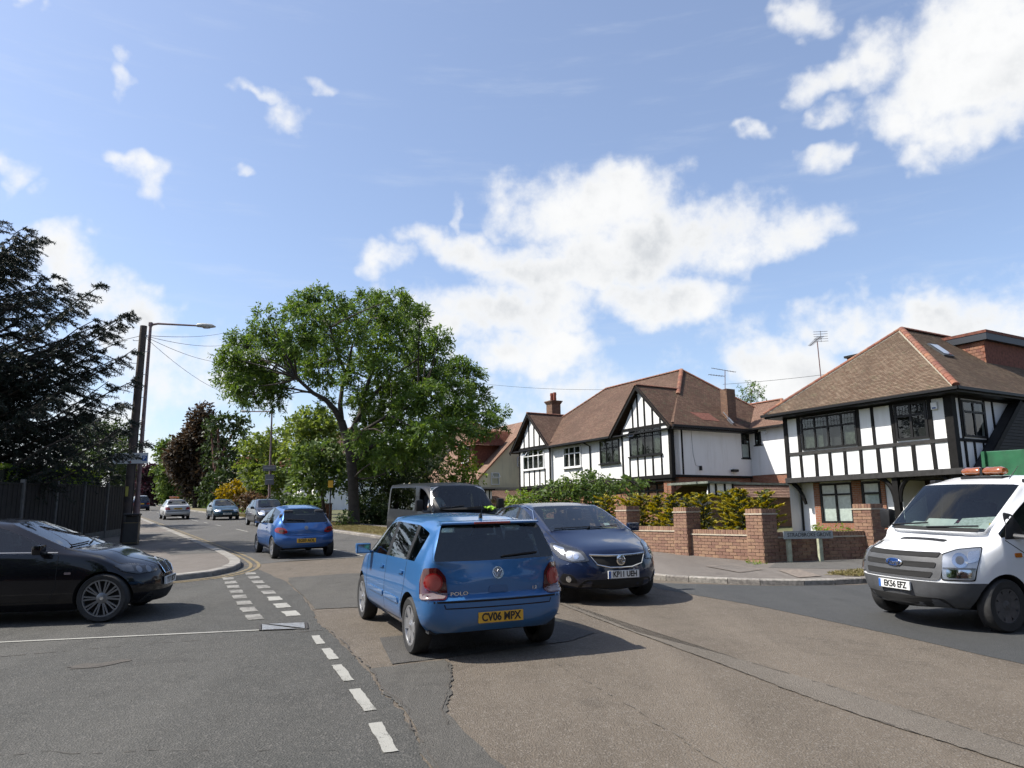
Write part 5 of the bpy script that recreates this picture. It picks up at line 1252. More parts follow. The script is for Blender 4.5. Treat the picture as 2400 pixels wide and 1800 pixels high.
def far_cars():
    base = dict(gc=.19, hf=.70, rail=.60, fa=1.26, ra=-1.26, wr=.295, arch=.345, ww=.18, zl=.44, zm=.66, fender=.84, hood_side=.68, sub=2)
    u = (UA.x, UA.y)
    # taxi saloon
    p = dict(base, nose=2.15, tail=-2.30, hw=.855, cowl=(1.02, .965), wtop=(.22, 1.37), roof=1.425, rtop=(-.98, 1.36), blb=(-1.82, 1.02), boot=(-2.20, 1.00), belt=(.90, .95), abase=.84, mids=[('B1', -.16, -.14), ('B2', -.25, -.23)], panes=[('C', 'B1'), ('B2', 'R')], trims=[('B1', 'B2')], fa=1.32, ra=-1.32, bump=.60, rbelt=-1.05, tbelt=-1.70, fix={('R', 6): (-1.0, None, None)})
    def sign(root, b):
        m = MB(); m.prism([(-.06, -.32, 1.45), (.10, -.30, 1.45), (.06, -.22, 1.60), (-.02, -.22, 1.60)], (0, .62, 0)); m.build('taxi_sign', M_AMBER, root, True, .02)
        b.seam(180, [(-.72, .60), (.72, .60)], .06, 'bumper_strip', M_BLACKPL, root, .008)
        b.patch(180, [(-.75, .24), (.75, .24), (.78, .36), (-.78, .36)], .008, 'lower_bumper', M_BLACKPL, root, 2, .006, .02)
    ctr = Vector((-23.72, 52.8)) + Vector(u) * 1.32
    far_car('taxi_car', 'silver saloon with an orange taxi sign on its roof', p, car_paint('paint_silver', (0.52, 0.53, 0.54), 0.35, 0.34, 0.06), ctr, u, False, 'R62 FDV', M_PLATE_Y, extra=sign)
    # dark green-blue saloon coming down
    p = dict(base, nose=2.02, tail=-2.02, hw=.845, cowl=(.98, .94), wtop=(.20, 1.34), roof=1.395, rtop=(-1.10, 1.33), blb=(-1.75, .97), belt=(.88, .93), abase=.80, mids=[('B1', -.16, -.14), ('B2', -.25, -.23)], panes=[('C', 'B1'), ('B2', 'R')], trims=[('B1', 'B2')], rbelt=-1.2, tbelt=-1.65)
    far_car('approaching_car', 'dark teal hatchback parked by the right verge behind a dark grey one', p, car_paint('paint_teal', (0.008, 0.045, 0.072), 0.4, 0.32), WP(54.6, 8.66).xy, (-u[0], -u[1]), True, 'N683 KLV', M_PLATE_W)
    # dark small hatch
    p = dict(base, nose=1.98, tail=-1.92, hw=.84, hf=.76, cowl=(1.12, .985), wtop=(.32, 1.41), roof=1.455, rtop=(-1.50, 1.38), blb=(-1.80, .99), belt=(.92, .98), abase=.88, mids=[('B1', -.10, -.12), ('B2', -.20, -.22), ('D1', -.96, -.98), ('D2', -1.04, -1.05)], panes=[('C', 'B1'), ('B2', 'D1'), ('D2', 'R')], trims=[('B1', 'B2'), ('D1', 'D2')], rbelt=-1.3, tbelt=-1.65, fender=.88, hood_side=.73)
    far_car('approaching_hatchback', 'dark grey hatchback with bright headlamp facing us by the right verge', p, car_paint('paint_dark_grey', (0.026, 0.030, 0.042), 0.4, 0.32), Vector((-13.55, 41.2)), (-u[0], -u[1]), True, 'LR52 XGA', M_PLATE_W, kind='fiesta')
    # people carrier going away
    p = dict(base, nose=2.15, tail=-2.15, hw=.90, hf=.88, cowl=(1.30, 1.12), wtop=(.50, 1.62), roof=1.70, rtop=(-1.86, 1.62), blb=(-2.06, 1.10), belt=(1.02, 1.08), rail=.68, abase=1.06, mids=[('B1', -.05, -.08), ('B2', -.16, -.18), ('D1', -1.0, -1.02), ('D2', -1.1, -1.12)], panes=[('C', 'B1'), ('B2', 'D1'), ('D2', 'R')], trims=[('B1', 'B2'), ('D1', 'D2')], rbelt=-1.75, tbelt=-1.95, wr=.32, arch=.37, fa=1.38, ra=-1.38)
    far_car('people_carrier', 'tall dark blue car seen from behind far up the road beyond the taxi', p, car_paint('paint_navy', (0.014, 0.022, 0.060), 0.4, 0.35), WP(95.0, 6.15).xy, u, False, '', M_PLATE_Y)
    p = dict(base, nose=2.02, tail=-2.02, hw=.845, cowl=(.98, .94), wtop=(.20, 1.36), roof=1.41, rtop=(-1.30, 1.34), blb=(-1.85, .97), belt=(.88, .93), abase=.80, mids=[('B1', -.16, -.14), ('B2', -.25, -.23)], panes=[('C', 'B1'), ('B2', 'R')], trims=[('B1', 'B2')], rbelt=-1.3, tbelt=-1.70)
    far_car('distant_car', 'tiny teal car at the far left end of the road beside the telegraph pole', p, car_paint('paint_teal2', (0.02, 0.09, 0.13), 0.4, 0.3), WP(112, 5.5).xy, u, False, '', M_PLATE_Y)
far_cars()
# ================================================================== houses
def tile_mat(name, c1, c2, c3, moss=0.0, tw=0.165, th=0.10):
    """clay plain tiles: each tile its own shade, lichen in patches"""
    if name in MATS: return MATS[name]
    m = bpy.data.materials.new(name); m.use_nodes = True; t = NT(m.node_tree); b = t.n['Principled BSDF']
    uv = t.new('ShaderNodeUVMap').outputs[0]; ob = t.new('ShaderNodeTexCoord').outputs['Object']
    br = t.new('ShaderNodeTexBrick', _offset=0.5, _squash=1.0, iScale=1.0, iMortar_Size=0.008, iMortar_Smooth=0.2, iBias=0.0, iBrick_Width=tw, iRow_Height=th)
    t.put(br.inputs['Vector'], uv); br.inputs['Color1'].default_value = (0, 0, 0, 1); br.inputs['Color2'].default_value = (1, 1, 1, 1); br.inputs['Mortar'].default_value = (.5, .5, .5, 1)
    c1, c2, c3 = alb(c1), alb(c2), alb(c3)
    c = t.ramp(br.outputs['Color'], [(0.0, g3(c1)), (0.5, g3(c2)), (1.0, g3(c3))])
    big = t.noise(ob, 0.7, 5.0, 0.6)
    c = t.mix(t.m('MULTIPLY', t.sstep(big, 0.42, 0.66), 0.55), c, g3(tuple(x * 0.6 for x in c2)))
    lich = t.noise(ob, 3.0, 6.0, 0.7)
    c = t.mix(t.m('MULTIPLY', t.sstep(lich, 0.52, 0.68), moss), c, g3((0.11, 0.105, 0.06)))
    c = t.mix(t.m('MULTIPLY', br.outputs['Fac'], 0.8), c, g3((0.03, 0.025, 0.02)))
    t.l.new(c, b.inputs['Base Color']); b.inputs['Roughness'].default_value = 0.88; b.inputs['Specular IOR Level'].default_value = 0.3
    bp = t.new('ShaderNodeBump', iStrength=0.4, iDistance=0.01, iHeight=t.noise(ob, 40.0, 4.0)); t.l.new(bp.outputs[0], b.inputs['Normal'])
    MATS[name] = m
    return m
def brick_mat(name, c1, c2, mort, scale=1.0):
    if name in MATS: return MATS[name]
    m = bpy.data.materials.new(name); m.use_nodes = True; t = NT(m.node_tree); b = t.n['Principled BSDF']
    c1, c2, mort = alb(c1), alb(c2), alb(mort)
    ob = t.new('ShaderNodeTexCoord').outputs['Object']; sp = t.new('ShaderNodeSeparateXYZ', iVector=ob)
    cx = t.new('ShaderNodeCombineXYZ', iX=t.m('ADD', sp.outputs[0], sp.outputs[1]), iY=sp.outputs[2])
    br = t.new('ShaderNodeTexBrick', _offset=0.5, iScale=scale, iMortar_Size=0.010, iMortar_Smooth=0.1, iBrick_Width=0.225, iRow_Height=0.075)
    t.put(br.inputs['Vector'], cx.outputs[0]); br.inputs['Color1'].default_value = g3(c1); br.inputs['Color2'].default_value = g3(c2); br.inputs['Mortar'].default_value = g3(mort)
    c = t.mix(t.m('MULTIPLY', t.sstep(t.noise(ob, 6.0, 5.0, .7), .4, .7), .4), br.outputs['Color'], g3(tuple(x * .55 for x in c1)))
    t.l.new(c, b.inputs['Base Color']); b.inputs['Roughness'].default_value = 0.9
    bp = t.new('ShaderNodeBump', iStrength=0.6, iDistance=0.012, iHeight=t.m('SUBTRACT', 1.0, br.outputs['Fac'])); t.l.new(bp.outputs[0], b.inputs['Normal'])
    MATS[name] = m
    return m
def render_mat(name, col, stain=(0.45, 0.44, 0.40)):
    if name in MATS: return MATS[name]
    m = bpy.data.materials.new(name); m.use_nodes = True; t = NT(m.node_tree); b = t.n['Principled BSDF']
    ob = t.new('ShaderNodeTexCoord').outputs['Object']
    col, stain = alb(col), alb(stain)
    mp = t.new('ShaderNodeMapping', iVector=ob); mp.inputs['Scale'].default_value = (2.2, 2.2, 0.35)
    f = t.m('MULTIPLY', t.sstep(t.noise(mp.outputs[0], 1.5, 6.0, .65), .44, .76), .6)
    c = t.mix(f, g3(col), g3(stain)); t.l.new(c, b.inputs['Base Color']); b.inputs['Roughness'].default_value = 0.85
    bp = t.new('ShaderNodeBump', iStrength=0.35, iDistance=0.01, iHeight=t.noise(ob, 45.0, 4.0, .6)); t.l.new(bp.outputs[0], b.inputs['Normal'])
    MATS[name] = m
    return m
M_RENDER = render_mat('render_white', (0.78, 0.785, 0.78), (0.62, 0.615, 0.59))
M_CREAM = render_mat('render_cream', (0.66, 0.60, 0.42), (0.48, 0.44, 0.32))
M_TIMBER = pm('timber_black', (0.0085, 0.008, 0.008), 0.7, var=0.4, vscale=9, bump=0.5, bscale=35, spec=.2)
M_TIMBER2 = pm('timber_weathered', (0.026, 0.025, 0.025), 0.8, var=0.4, vscale=7, bump=0.7, bscale=30)
M_GUTTER = pm('gutter_black', (0.009, 0.009, 0.010), 0.5, spec=.3)
M_WINWHITE = pm('frame_white', (0.76, 0.77, 0.77), 0.45)
M_WINBLACK = pm('frame_black', (0.009, 0.009, 0.0095), 0.5, spec=.3)
M_PANE = glass_mat('house_glass', (0.74, 0.79, 0.77), 1.0, 0.0, 0.055)
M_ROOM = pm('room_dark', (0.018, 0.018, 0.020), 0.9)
M_NET = pm('net_curtain', (0.74, 0.76, 0.73), 0.9, var=0.12, vscale=8)
M_CURTAIN = pm('curtain_green', (0.055, 0.065, 0.05), 0.9, var=0.5, vscale=10)
M_TILE_R = tile_mat('tiles_brown_mottled', (0.135, 0.085, 0.055), (0.175, 0.120, 0.082), (0.225, 0.165, 0.115), 0.45)
M_TILE_M = tile_mat('tiles_red_brown', (0.150, 0.085, 0.060), (0.185, 0.112, 0.080), (0.225, 0.145, 0.105), 0.3)
M_TILE_MG = tile_mat('tiles_red_brown_mossy', (0.110, 0.060, 0.042), (0.155, 0.088, 0.060), (0.200, 0.125, 0.085), 0.75)
M_TILE_RED = tile_mat('tiles_new_red', (0.235, 0.075, 0.045), (0.290, 0.105, 0.062), (0.330, 0.140, 0.090), 0.05)
M_TILE_C = tile_mat('tiles_pink_brown', (0.26, 0.150, 0.110), (0.30, 0.185, 0.135), (0.34, 0.215, 0.160), 0.2)
M_RIDGE = pm('ridge_terracotta', (0.26, 0.098, 0.056), 0.85, col2=(0.21, 0.10, 0.064), vscale=1.2, island=0.22, bump=0.3, bscale=30)
M_MORTAR = pm('mortar_pale', (0.46, 0.42, 0.33), 0.9, var=0.15, vscale=10, bump=0.4, bscale=60)
M_BRICKRED = brick_mat('brick_orange_red', (0.34, 0.125, 0.062), (0.27, 0.092, 0.048), (0.30, 0.25, 0.20))
M_BRICKDARK = brick_mat('brick_chimney', (0.15, 0.075, 0.045), (0.22, 0.12, 0.07), (0.10, 0.085, 0.07))
M_LEAD = pm('lead_flashing', (0.33, 0.35, 0.37), 0.6, 0.3, var=0.2, vscale=6)

TR = random.Random(77)
class House:
    """parts are given in street coordinates (b across, a along, z up) and stored about the house's own foot"""
    def __init__(s, name, label, a0, b0, z0, cat='house'):
        x, y = W(a0, b0); s.a0, s.b0, s.z0 = a0, b0, z0
        s.root = empty(name, (x, y, z0), AZ, label, cat)
    def L(s, p): return (p[0] - s.b0, p[1] - s.a0, p[2] - s.z0)
    def make(s, mb, name, mat, parent=None, **kw):
        mb.v = [s.L(p) for p in mb.v]
        return mb.build(name, mat, parent or s.root, **kw)
    def box(s, name, mat, b0, b1, a0, a1, z0, z1, parent=None, bevel=0.0): return s.make(MB().box(b0, b1, a0, a1, z0, z1), name, mat, parent, bevel=bevel)
    def bar(s, name, mat, p, q, w, h, up=(0, 0, 1), parent=None):
        if name == 'timber':            # hand-sawn: no two quite alike
            j = lambda e: (e[0] + TR.uniform(-.004, .004), e[1] + TR.uniform(-.014, .014), e[2]); p, q, w = j(p), j(q), w * TR.uniform(.86, 1.12)
        return s.make(MB().bar(p, q, w, h, up), name, mat, parent)
    def poly(s, name, mat, pts, d=None, parent=None):
        m = MB()
        if d: m.prism(pts, d)
        else: m.poly(pts)
        return s.make(m, name, mat, parent)
    def wall(s, name, mat, axis, pos, u0, u1, z0, z1, holes=(), depth=0.12, parent=None):
        """axis 'b': a wall across the front at b = pos, u runs along a; axis 'a': a flank at a = pos, u runs along b"""
        us = sorted({u0, u1, *[h[0] for h in holes], *[h[1] for h in holes]}); zs = sorted({z0, z1, *[h[2] for h in holes], *[h[3] for h in holes]})
        us = [u for u in us if u0 <= u <= u1]; zs = [z for z in zs if z0 <= z <= z1]
        P = (lambda u, z, d=0.0: (pos + d, u, z)) if axis == 'b' else (lambda u, z, d=0.0: (u, pos + d, z))
        m = MB()
        for i in range(len(us) - 1):
            for j in range(len(zs) - 1):
                c = ((us[i] + us[i + 1]) / 2, (zs[j] + zs[j + 1]) / 2)
                if any(h[0] < c[0] < h[1] and h[2] < c[1] < h[3] for h in holes): continue
                m.poly([P(us[i], zs[j]), P(us[i + 1], zs[j]), P(us[i + 1], zs[j + 1]), P(us[i], zs[j + 1])])
        for h in holes:
            for (ua, za), (ub, zb) in (((h[0], h[2]), (h[1], h[2])), ((h[1], h[2]), (h[1], h[3])), ((h[1], h[3]), (h[0], h[3])), ((h[0], h[3]), (h[0], h[2]))):
                m.poly([P(ua, za), P(ub, zb), P(ub, zb, depth), P(ua, za, depth)])
        return s.make(m, name, mat, parent)
    def window(s, axis, pos, u0, u1, z0, z1, cols, zt, frame, back=None, proud=-0.04, fw=.05, tops=True, lead=False, open_top=None, sill=None, name='window', colw=None):
        """casement: outer frame, mullions, a transom at zt, one pane per light"""
        P = (lambda u, z, d=0.0: (pos + d, u, z)) if axis == 'b' else (lambda u, z, d=0.0: (u, pos + d, z))
        def bx(ua, ub, za, zb, d0, d1, m): m.box(*((pos + d0, pos + d1, ua, ub) if axis == 'b' else (ua, ub, pos + d0, pos + d1)), za, zb)
        d0, d1 = -proud - .03, -proud + .03
        m = MB(); bx(u0, u0 + fw, z0, z1, d0, d1, m); bx(u1 - fw, u1, z0, z1, d0, d1, m); bx(u0 + fw, u1 - fw, z0, z0 + fw, d0, d1, m); bx(u0 + fw, u1 - fw, z1 - fw, z1, d0, d1, m)
        w = s.make(m, name, frame)
        n = cols; us = [u0 + fw / 2 + (u1 - u0 - fw) * k / n for k in range(n + 1)]
        for k in range(1, n): s.make((lambda q: (bx(us[k] - fw / 2, us[k] + fw / 2, z0 + fw, z1 - fw, d0 + .002, d1 - .002, q), q)[1])(MB()), 'mullion', frame, w)
        rows = [(z0 + fw, z1 - fw)] if zt is None else [(z0 + fw, zt - fw / 2), (zt + fw / 2, z1 - fw)]
        if zt is not None: s.make((lambda q: (bx(u0 + fw, u1 - fw, zt - fw / 2, zt + fw / 2, d0 + .004, d1 - .004, q), q)[1])(MB()), 'transom', frame, w)
        for k in range(n):
            for r, (za, zb) in enumerate(rows):
                ua, ub = us[k] + fw / 2, us[k + 1] - fw / 2
                if open_top == k and r == 1:
                    q = MB(); q.poly([P(ua, zb, d0), P(ub, zb, d0), P(ub, za + .02, d0 - .22), P(ua, za + .02, d0 - .22)]); s.make(q, 'open_pane', M_PANE, w)
                    f = MB()
                    for e0, e1 in (((ua, zb, 0), (ua, za + .02, -.22)), ((ub, zb, 0), (ub, za + .02, -.22)), ((ua, za + .02, -.22), (ub, za + .02, -.22))):
                        f.bar(P(e0[0], e0[1], d0 + e0[2]), P(e1[0], e1[1], d0 + e1[2]), .04, .03)
                    s.make(f, 'open_sash', frame, w); continue
                s.make(MB().poly([P(ua, za, -proud), P(ub, za, -proud), P(ub, zb, -proud), P(ua, zb, -proud)]), 'pane', M_PANE, w)
                if lead and r == len(rows) - 1 and zt is not None:
                    q = MB()
                    for i in range(1, 4): bx(ua + (ub - ua) * i / 4 - .006, ua + (ub - ua) * i / 4 + .006, za, zb, -proud - .008, -proud - .002, q)
                    bx(ua, ub, (za + zb) / 2 - .006, (za + zb) / 2 + .006, -proud - .009, -proud - .003, q)
                    s.make(q, 'leading', M_LEAD if frame is M_WINWHITE else M_WINBLACK, w)
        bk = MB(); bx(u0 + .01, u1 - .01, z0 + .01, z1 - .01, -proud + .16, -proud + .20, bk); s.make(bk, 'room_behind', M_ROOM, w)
        if back == 'net': q = MB(); bx(u0 + .03, u1 - .03, z0 + .03, z1 - .03, -proud + .05, -proud + .06, q); s.make(q, 'blind', M_NET, w)
        elif back == 'curtain':
            for ua, ub in ((u0 + .03, u0 + (u1 - u0) * .30), (u0 + (u1 - u0) * .62, u1 - .03)):
                q = MB(); bx(ua, ub, z0 + .03, z1 - .03, -proud + .07, -proud + .08, q); s.make(q, 'curtain', M_CURTAIN, w)
        elif back == 'netlow': q = MB(); bx(u0 + .03, u1 - .03, z0 + .03, z0 + (z1 - z0) * .55, -proud + .06, -proud + .07, q); s.make(q, 'net_curtain', M_NET, w)
        if sill:
            q = MB(); bx(u0 - .08, u1 + .08, z0 - .07, z0 - .002, d0 - sill, d1, q); s.make(q, 'sill', frame, w)
        return w
    def slope(s, name, mat, E0, E1, T1, T0, course=0.10, lift=0.016, parent=None, eave=0.0):
        """tiled plane from the eaves E0-E1 up to T0-T1, laid in real overlapping courses"""
        E0, E1, T1, T0 = (Vector(q) for q in (E0, E1, T1, T0))
        n = ((E1 - E0).cross(T0 - E0) if (T0 - E0).length > 1e-6 else (E1 - E0).cross(T1 - E0)).normalized()
        if n.z < 0: n = -n
        ln = ((T0 + T1) / 2 - (E0 + E1) / 2).length; rows = max(2, int(ln / course))
        ax = (E1 - E0).normalized()
        V_, F_, UV = [], [], []
        for i in range(rows):
            t0, t1 = i / rows, (i + 1) / rows
            a, b_, c, d = E0.lerp(T0, t0), E1.lerp(T1, t0), E1.lerp(T1, t1), E0.lerp(T0, t1)
            k = len(V_)
            V_ += [a + n * lift, b_ + n * lift, c + n * 0.002, d + n * 0.002, a - n * .004, b_ - n * .004]
            F_ += [(k, k + 1, k + 2, k + 3), (k + 4, k + 5, k + 1, k)]
            for q, v in ((a, i * course), (b_, i * course), (c, (i + 1) * course - .001), (d, (i + 1) * course - .001)): UV.append(((q - E0).dot(ax), v + .001))
            for q in (a, b_, b_, a): UV.append(((q - E0).dot(ax), i * course + .05))
        me = bpy.data.meshes.new(name); me.from_pydata([s.L(v) for v in V_], [], F_)
        uvl = me.uv_layers.new(name='UVMap'); uvl.data.foreach_set('uv', [c for uv in UV for c in uv]); me.update()
        return link(name, me, parent or s.root, mat)
    def ridge(s, p, q, r=.11, tile=.30, single=True, parent=None, mat=None):
        """half-round ridge tiles laid end to end"""
        p, q = Vector(p), Vector(q); n = max(1, round((q - p).length / tile)); d = (q - p).normalized()
        rt = d.cross(Vector((0, 0, 1))).normalized(); up = rt.cross(d).normalized()
        if up.z < 0: up = -up
        rest = MB()
        for k in range(n):
            a, b_ = p.lerp(q, k / n), p.lerp(q, (k + 1) / n - .01 / (q - p).length)
            m = MB() if single else rest; vs = []
            for e, rr in ((a, r * 1.04), (b_, r * .97)):
                for i in range(7):
                    t = math.pi * (i / 6) * 1.12 - .06 * math.pi; vs.append(e + rt * (rr * math.cos(t)) + up * (rr * .75 * math.sin(t) - .02))
            m.add(vs, [(i, i + 1, 8 + i, 7 + i) for i in range(6)] + [tuple(range(6, -1, -1)), tuple(range(7, 14))])
            if single: s.make(m, 'ridge_tile', mat or M_RIDGE, parent, smooth=True)
        if not single and rest.v: s.make(rest, 'ridge', mat or M_RIDGE, parent, smooth=True)

def corner_house():
    H = House('corner_house', 'half-timbered white house at the right behind the white truck', 18.0, 29.0, 0.45)
    F = 26.0; A0, A1 = 14.35, 21.45
    wl = (18.03, 20.60, 4.25, 5.60); wr = (15.22, 16.44, 4.27, 5.62)
    H.wall('front_wall', M_RENDER, 'b', F, A0, A1, 3.0, 5.8, [wl, wr])
    H.window('b', F, *wl, 4, 5.12, M_WINBLACK, 'curtain', lead=True, proud=.025, fw=.075); H.window('b', F, *wr, 2, 5.15, M_WINBLACK, None, lead=True, proud=.025, fw=.085)
    sw = (26.58, 28.02, 4.25, 5.56)
    H.wall('flank_wall', M_RENDER, 'a', A0, F, 36.0, 3.0, 5.8, [sw]); H.window('a', A0, *sw, 2, 5.15, M_WINBLACK, None, proud=.025, fw=.075)
    H.wall('far_flank', M_RENDER, 'a', A1, F, 36.0, .45, 5.8); H.wall('back_wall', M_RENDER, 'b', 36.0, A0, A1, .45, 5.8)
    T = lambda a0, z0, a1, z1, w, m=M_TIMBER: H.bar('timber', m, (F - .012, a0, z0), (F - .012, a1, z1), w, .05, (1, 0, 0))
    for a in (20.73, 20.0, 19.33, 18.67, 17.97, 17.25, 16.57, 15.87, 15.13): T(a, 3.15, a, 4.08, .13)
    for a, w in ((20.72, .14), (17.96, .13), (17.33, .13), (16.54, .15), (15.12, .16)): T(a, 4.20, a, 5.78, w)
    T(A1, 4.14, A0, 4.14, .12, M_TIMBER2); T(A1, 5.70, A0, 5.70, .17)
    H.box('corner_post', M_TIMBER, F - .05, F + .22, A0 - .05, A0 + .24, 2.9, 5.8); H.box('corner_post', M_TIMBER, F - .05, F + .16, A1 - .15, A1 + .04, 2.9, 5.8)
    H.box('jetty_beam', M_TIMBER2, F - .10, F + .16, A0 - .22, A1 + .10, 2.94, 3.15, bevel=.012)
    S_ = lambda b0, z0, b1, z1, w: H.bar('timber', M_TIMBER, (b0, A0 - .012, z0), (b1, A0 - .012, z1), w, .05, (0, 1, 0))
    for b in (26.50, 28.06, 28.62): S_(b, 4.2, b, 5.7, .10)
    for b in (26.56, 27.15): S_(b, 3.1, b, 4.1, .10)
    S_(26.2, 4.14, 28.6, 4.14, .12); S_(26.2, 5.68, 31, 5.68, .16); S_(26.2, 3.05, 31, 3.05, .22); S_(27.75, 3.1, 27.75, 4.1, .10)
    # dark boarded side gable over the drive
    mb = M_TIMBER
    g_ = H.poly('side_gable', pm('board_black', (0.012, 0.012, 0.014), 0.75, var=.3, vscale=5), [(26.80, 13.9, 3.14), (29.72, 13.9, 5.62), (33.5, 13.9, 5.62), (33.5, 13.9, 2.6), (26.8, 13.9, 2.6)], (0, .42, 0))
    for k in range(24):
        z = 2.70 + k * .12; b0 = 26.8 + max(0, (z - 3.14)) * 1.177
        H.bar('board', pm('board_black', (0.012, 0.012, 0.014)), (b0 + .05, 13.885, z), (33.5, 13.885, z), .105, .022, (0, 1, 0), g_)
    H.bar('bargeboard', M_TIMBER, (26.78, 13.88, 3.10), (29.76, 13.88, 5.64), .18, .06, (0, 1, 0), g_)
    # ground floor, set back under the jetty
    G = 26.70; w1 = (18.98, 20.46, 1.28, 2.87); w2 = (17.74, 18.54, 1.92, 2.87)
    H.wall('ground_floor_wall', M_RENDER, 'b', G, 16.9, A1, .45, 2.95, [w1, w2])
    for a0, a1, z0 in ((18.56, 18.96, .45), (20.48, 20.76, .45), (17.55, 17.72, 1.0)): H.box('brick_pier', M_BRICKRED, G - .06, G + .05, a0, a1, z0, 2.93)
    H.box('brick_apron', M_BRICKRED, G - .055, G + .05, 18.96, 20.48, .45, 1.27); H.box('brick_apron', M_BRICKRED, G - .055, G + .05, 17.72, 18.56, .45, 1.90)
    H.window('b', G, *w1, 2, 2.42, M_WINBLACK, 'net', proud=.03, fw=.075); H.window('b', G, *w2, 1, 2.42, M_WINBLACK, 'net', proud=.03, fw=.08)
    H.wall('porch_back', pm('porch_dark', (.05, .025, .018), .9), 'b', 28.2, A0 + .2, 16.9, .45, 2.95)
    H.wall('porch_side', M_RENDER, 'a', 16.9, G, 28.2, .45, 2.95); H.wall('ground_flank', M_BRICKRED, 'a', A0 + .25, 28.2, 36, .45, 2.95)
    H.box('porch_ceiling', M_TIMBER2, F + .2, 28.2, A0, 16.9, 2.86, 2.93)
    for a in (16.72, 14.5):
        H.box('porch_post', M_TIMBER, F + .0, F + .20, a - .11, a + .11, .45, 2.93)
        for sg in (1, -1):
            if a < 15 and sg < 0: continue
            pts = [(F + .10, a + sg * (.09 + .60 * (1 - math.cos(t))), 2.95 - .90 * (1 - math.sin(t))) for t in [math.pi / 2 * k / 7 for k in range(8)]]
            m = MB(); m.tube(pts, .085, 6); H.make(m, 'curved_brace', M_TIMBER, smooth=True)
    m = MB(); m.tube([(F + .25, 21.42, 2.92), (F + .28, 21.22, 2.74), (F + .36, 21.08, 2.42), (F + .45, 21.02, 2.05)], [.10, .09, .08, .07], 6); H.make(m, 'curved_brace', M_TIMBER, smooth=True)
    H.make(MB().tube([(F - .02, 21.42, 5.6), (F + .3, 21.40, 2.9), (G - .05, 21.40, 2.7), (G - .05, 21.40, .5)], .04, 8), 'downpipe', M_GUTTER, smooth=True)
    H.box('alarm_box', M_WINWHITE, F - .09, F - .005, 14.80, 15.02, 5.24, 5.50, bevel=.015)
    H.box('alarm_badge', M_BADGEBLUE, F - .094, F - .088, 14.84, 14.98, 5.27, 5.32)
    # roof
    e = 5.84; fb, ra0, ra1, rb = 25.40, 13.75, 22.10, 36.6; ax = (29.44, 17.93, 9.26); ax2 = (33.0, 17.93, 9.26)
    H.slope('roof_front', M_TILE_R, (fb, ra1, e), (fb, ra0, e), ax, ax); H.slope('roof_right', M_TILE_R, (fb, ra0, e), (rb, ra0, e), ax2, ax); H.slope('roof_left', M_TILE_R, (rb, ra1, e), (fb, ra1, e), ax, ax2); H.slope('roof_back', M_TILE_R, (rb, ra0, e), (rb, ra1, e), ax2, ax2)
    up = Vector((0, 0, .045))
    H.ridge(Vector((fb + .05, ra0 + .05, e + .05)) + up, Vector(ax) + up, .125, .31)
    H.ridge(Vector((fb + .05, ra1 - .05, e + .05)) + up, Vector(ax) + up, .115, .31, True); H.ridge(Vector(ax) + up, Vector(ax2) + up, .115, .31, False)
    H.bar('hip_mortar', M_MORTAR, (fb + .02, ra0 + .16, e + .06), (ax[0] - .05, ax[1] + .12, ax[2] - .02), .05, .05); H.bar('hip_mortar', M_MORTAR, (fb + .02, ra1 - .14, e + .05), (ax[0] - .05, ax[1] - .10, ax[2] - .02), .04, .04)
    H.box('soffit', M_GUTTER, fb + .06, 36.4, ra0 + .06, ra1 - .06, 5.70, 5.80)
    for p, q in (((fb - .02, ra0 - .04, 5.82), (fb - .02, ra1 + .04, 5.82)), ((fb - .02, ra0 - .02, 5.82), (36.4, ra0 - .02, 5.82))): H.bar('gutter', M_GUTTER, p, q, .11, .10)
    # flat-roofed tile-hung dormer on the right slope, skylight, block behind
    d = 32.0
    H.slope('dormer_cheek', M_TILE_RED, (d, 16.02, 7.10), (d, 16.04, 7.12), (d, 16.02, 8.62), (d, 17.60, 8.62), .13, .02); 
    H.poly('dormer_cheek_wall', pm('tile_hung_red', (0.16, 0.055, 0.035), .9, var=.3, vscale=8), [(d + .03, 16.02, 7.05), (d + .03, 16.02, 8.66), (d + .03, 17.7, 8.66), (d + .03, 16.9, 7.9)])
    n = 11
    for k in range(n):
        z0 = 7.12 + k * .137; l = min(17.62, 16.02 + (z0 - 7.12) * 1.06 + .16)
        for i in range(max(1, int((l - 16.0) / .17)) + 1):
            a_ = 16.02 + i * .17 + (.085 if k % 2 else 0)
            if a_ < l: H.make(MB().cbox((d - .012 - .0, min(a_ + .08, l), z0 + .07), (.022, .16, .16), Matrix.Rotation(R(6), 3, 'Y')), 'hung_tile', M_RIDGE)
    H.wall('dormer_face', pm('tile_hung_red', (0.16, 0.055, 0.035)), 'a', 16.02, d, 39, 6.9, 8.66)
    H.box('dormer_roof', pm('fascia_blue_black', (0.020, 0.026, 0.036), .5), d - .18, 39, 15.82, 18.2, 8.66, 8.94); H.box('dormer_roof_edge', pm('tile_hung_red', (0.16, 0.055, 0.035)), d - .20, 39.05, 15.80, 18.25, 8.942, 9.06)
    sl = [(29.15, 16.77, 8.31), (29.86, 16.80, 8.34), (29.50, 15.95, 7.645), (28.80, 15.95, 7.645)]
    H.poly('skylight', pm('skylight_frame', (.05, .055, .06), .4), [(p[0], p[1], p[2] + .02) for p in sl], (0, -.04, .05))
    c_ = sum((Vector(p) for p in sl), Vector()) / 4
    H.poly('skylight_pane', M_CHROME, [tuple(c_ + (Vector(p) - c_) * .82 + Vector((0, -.05, .085))) for p in sl])
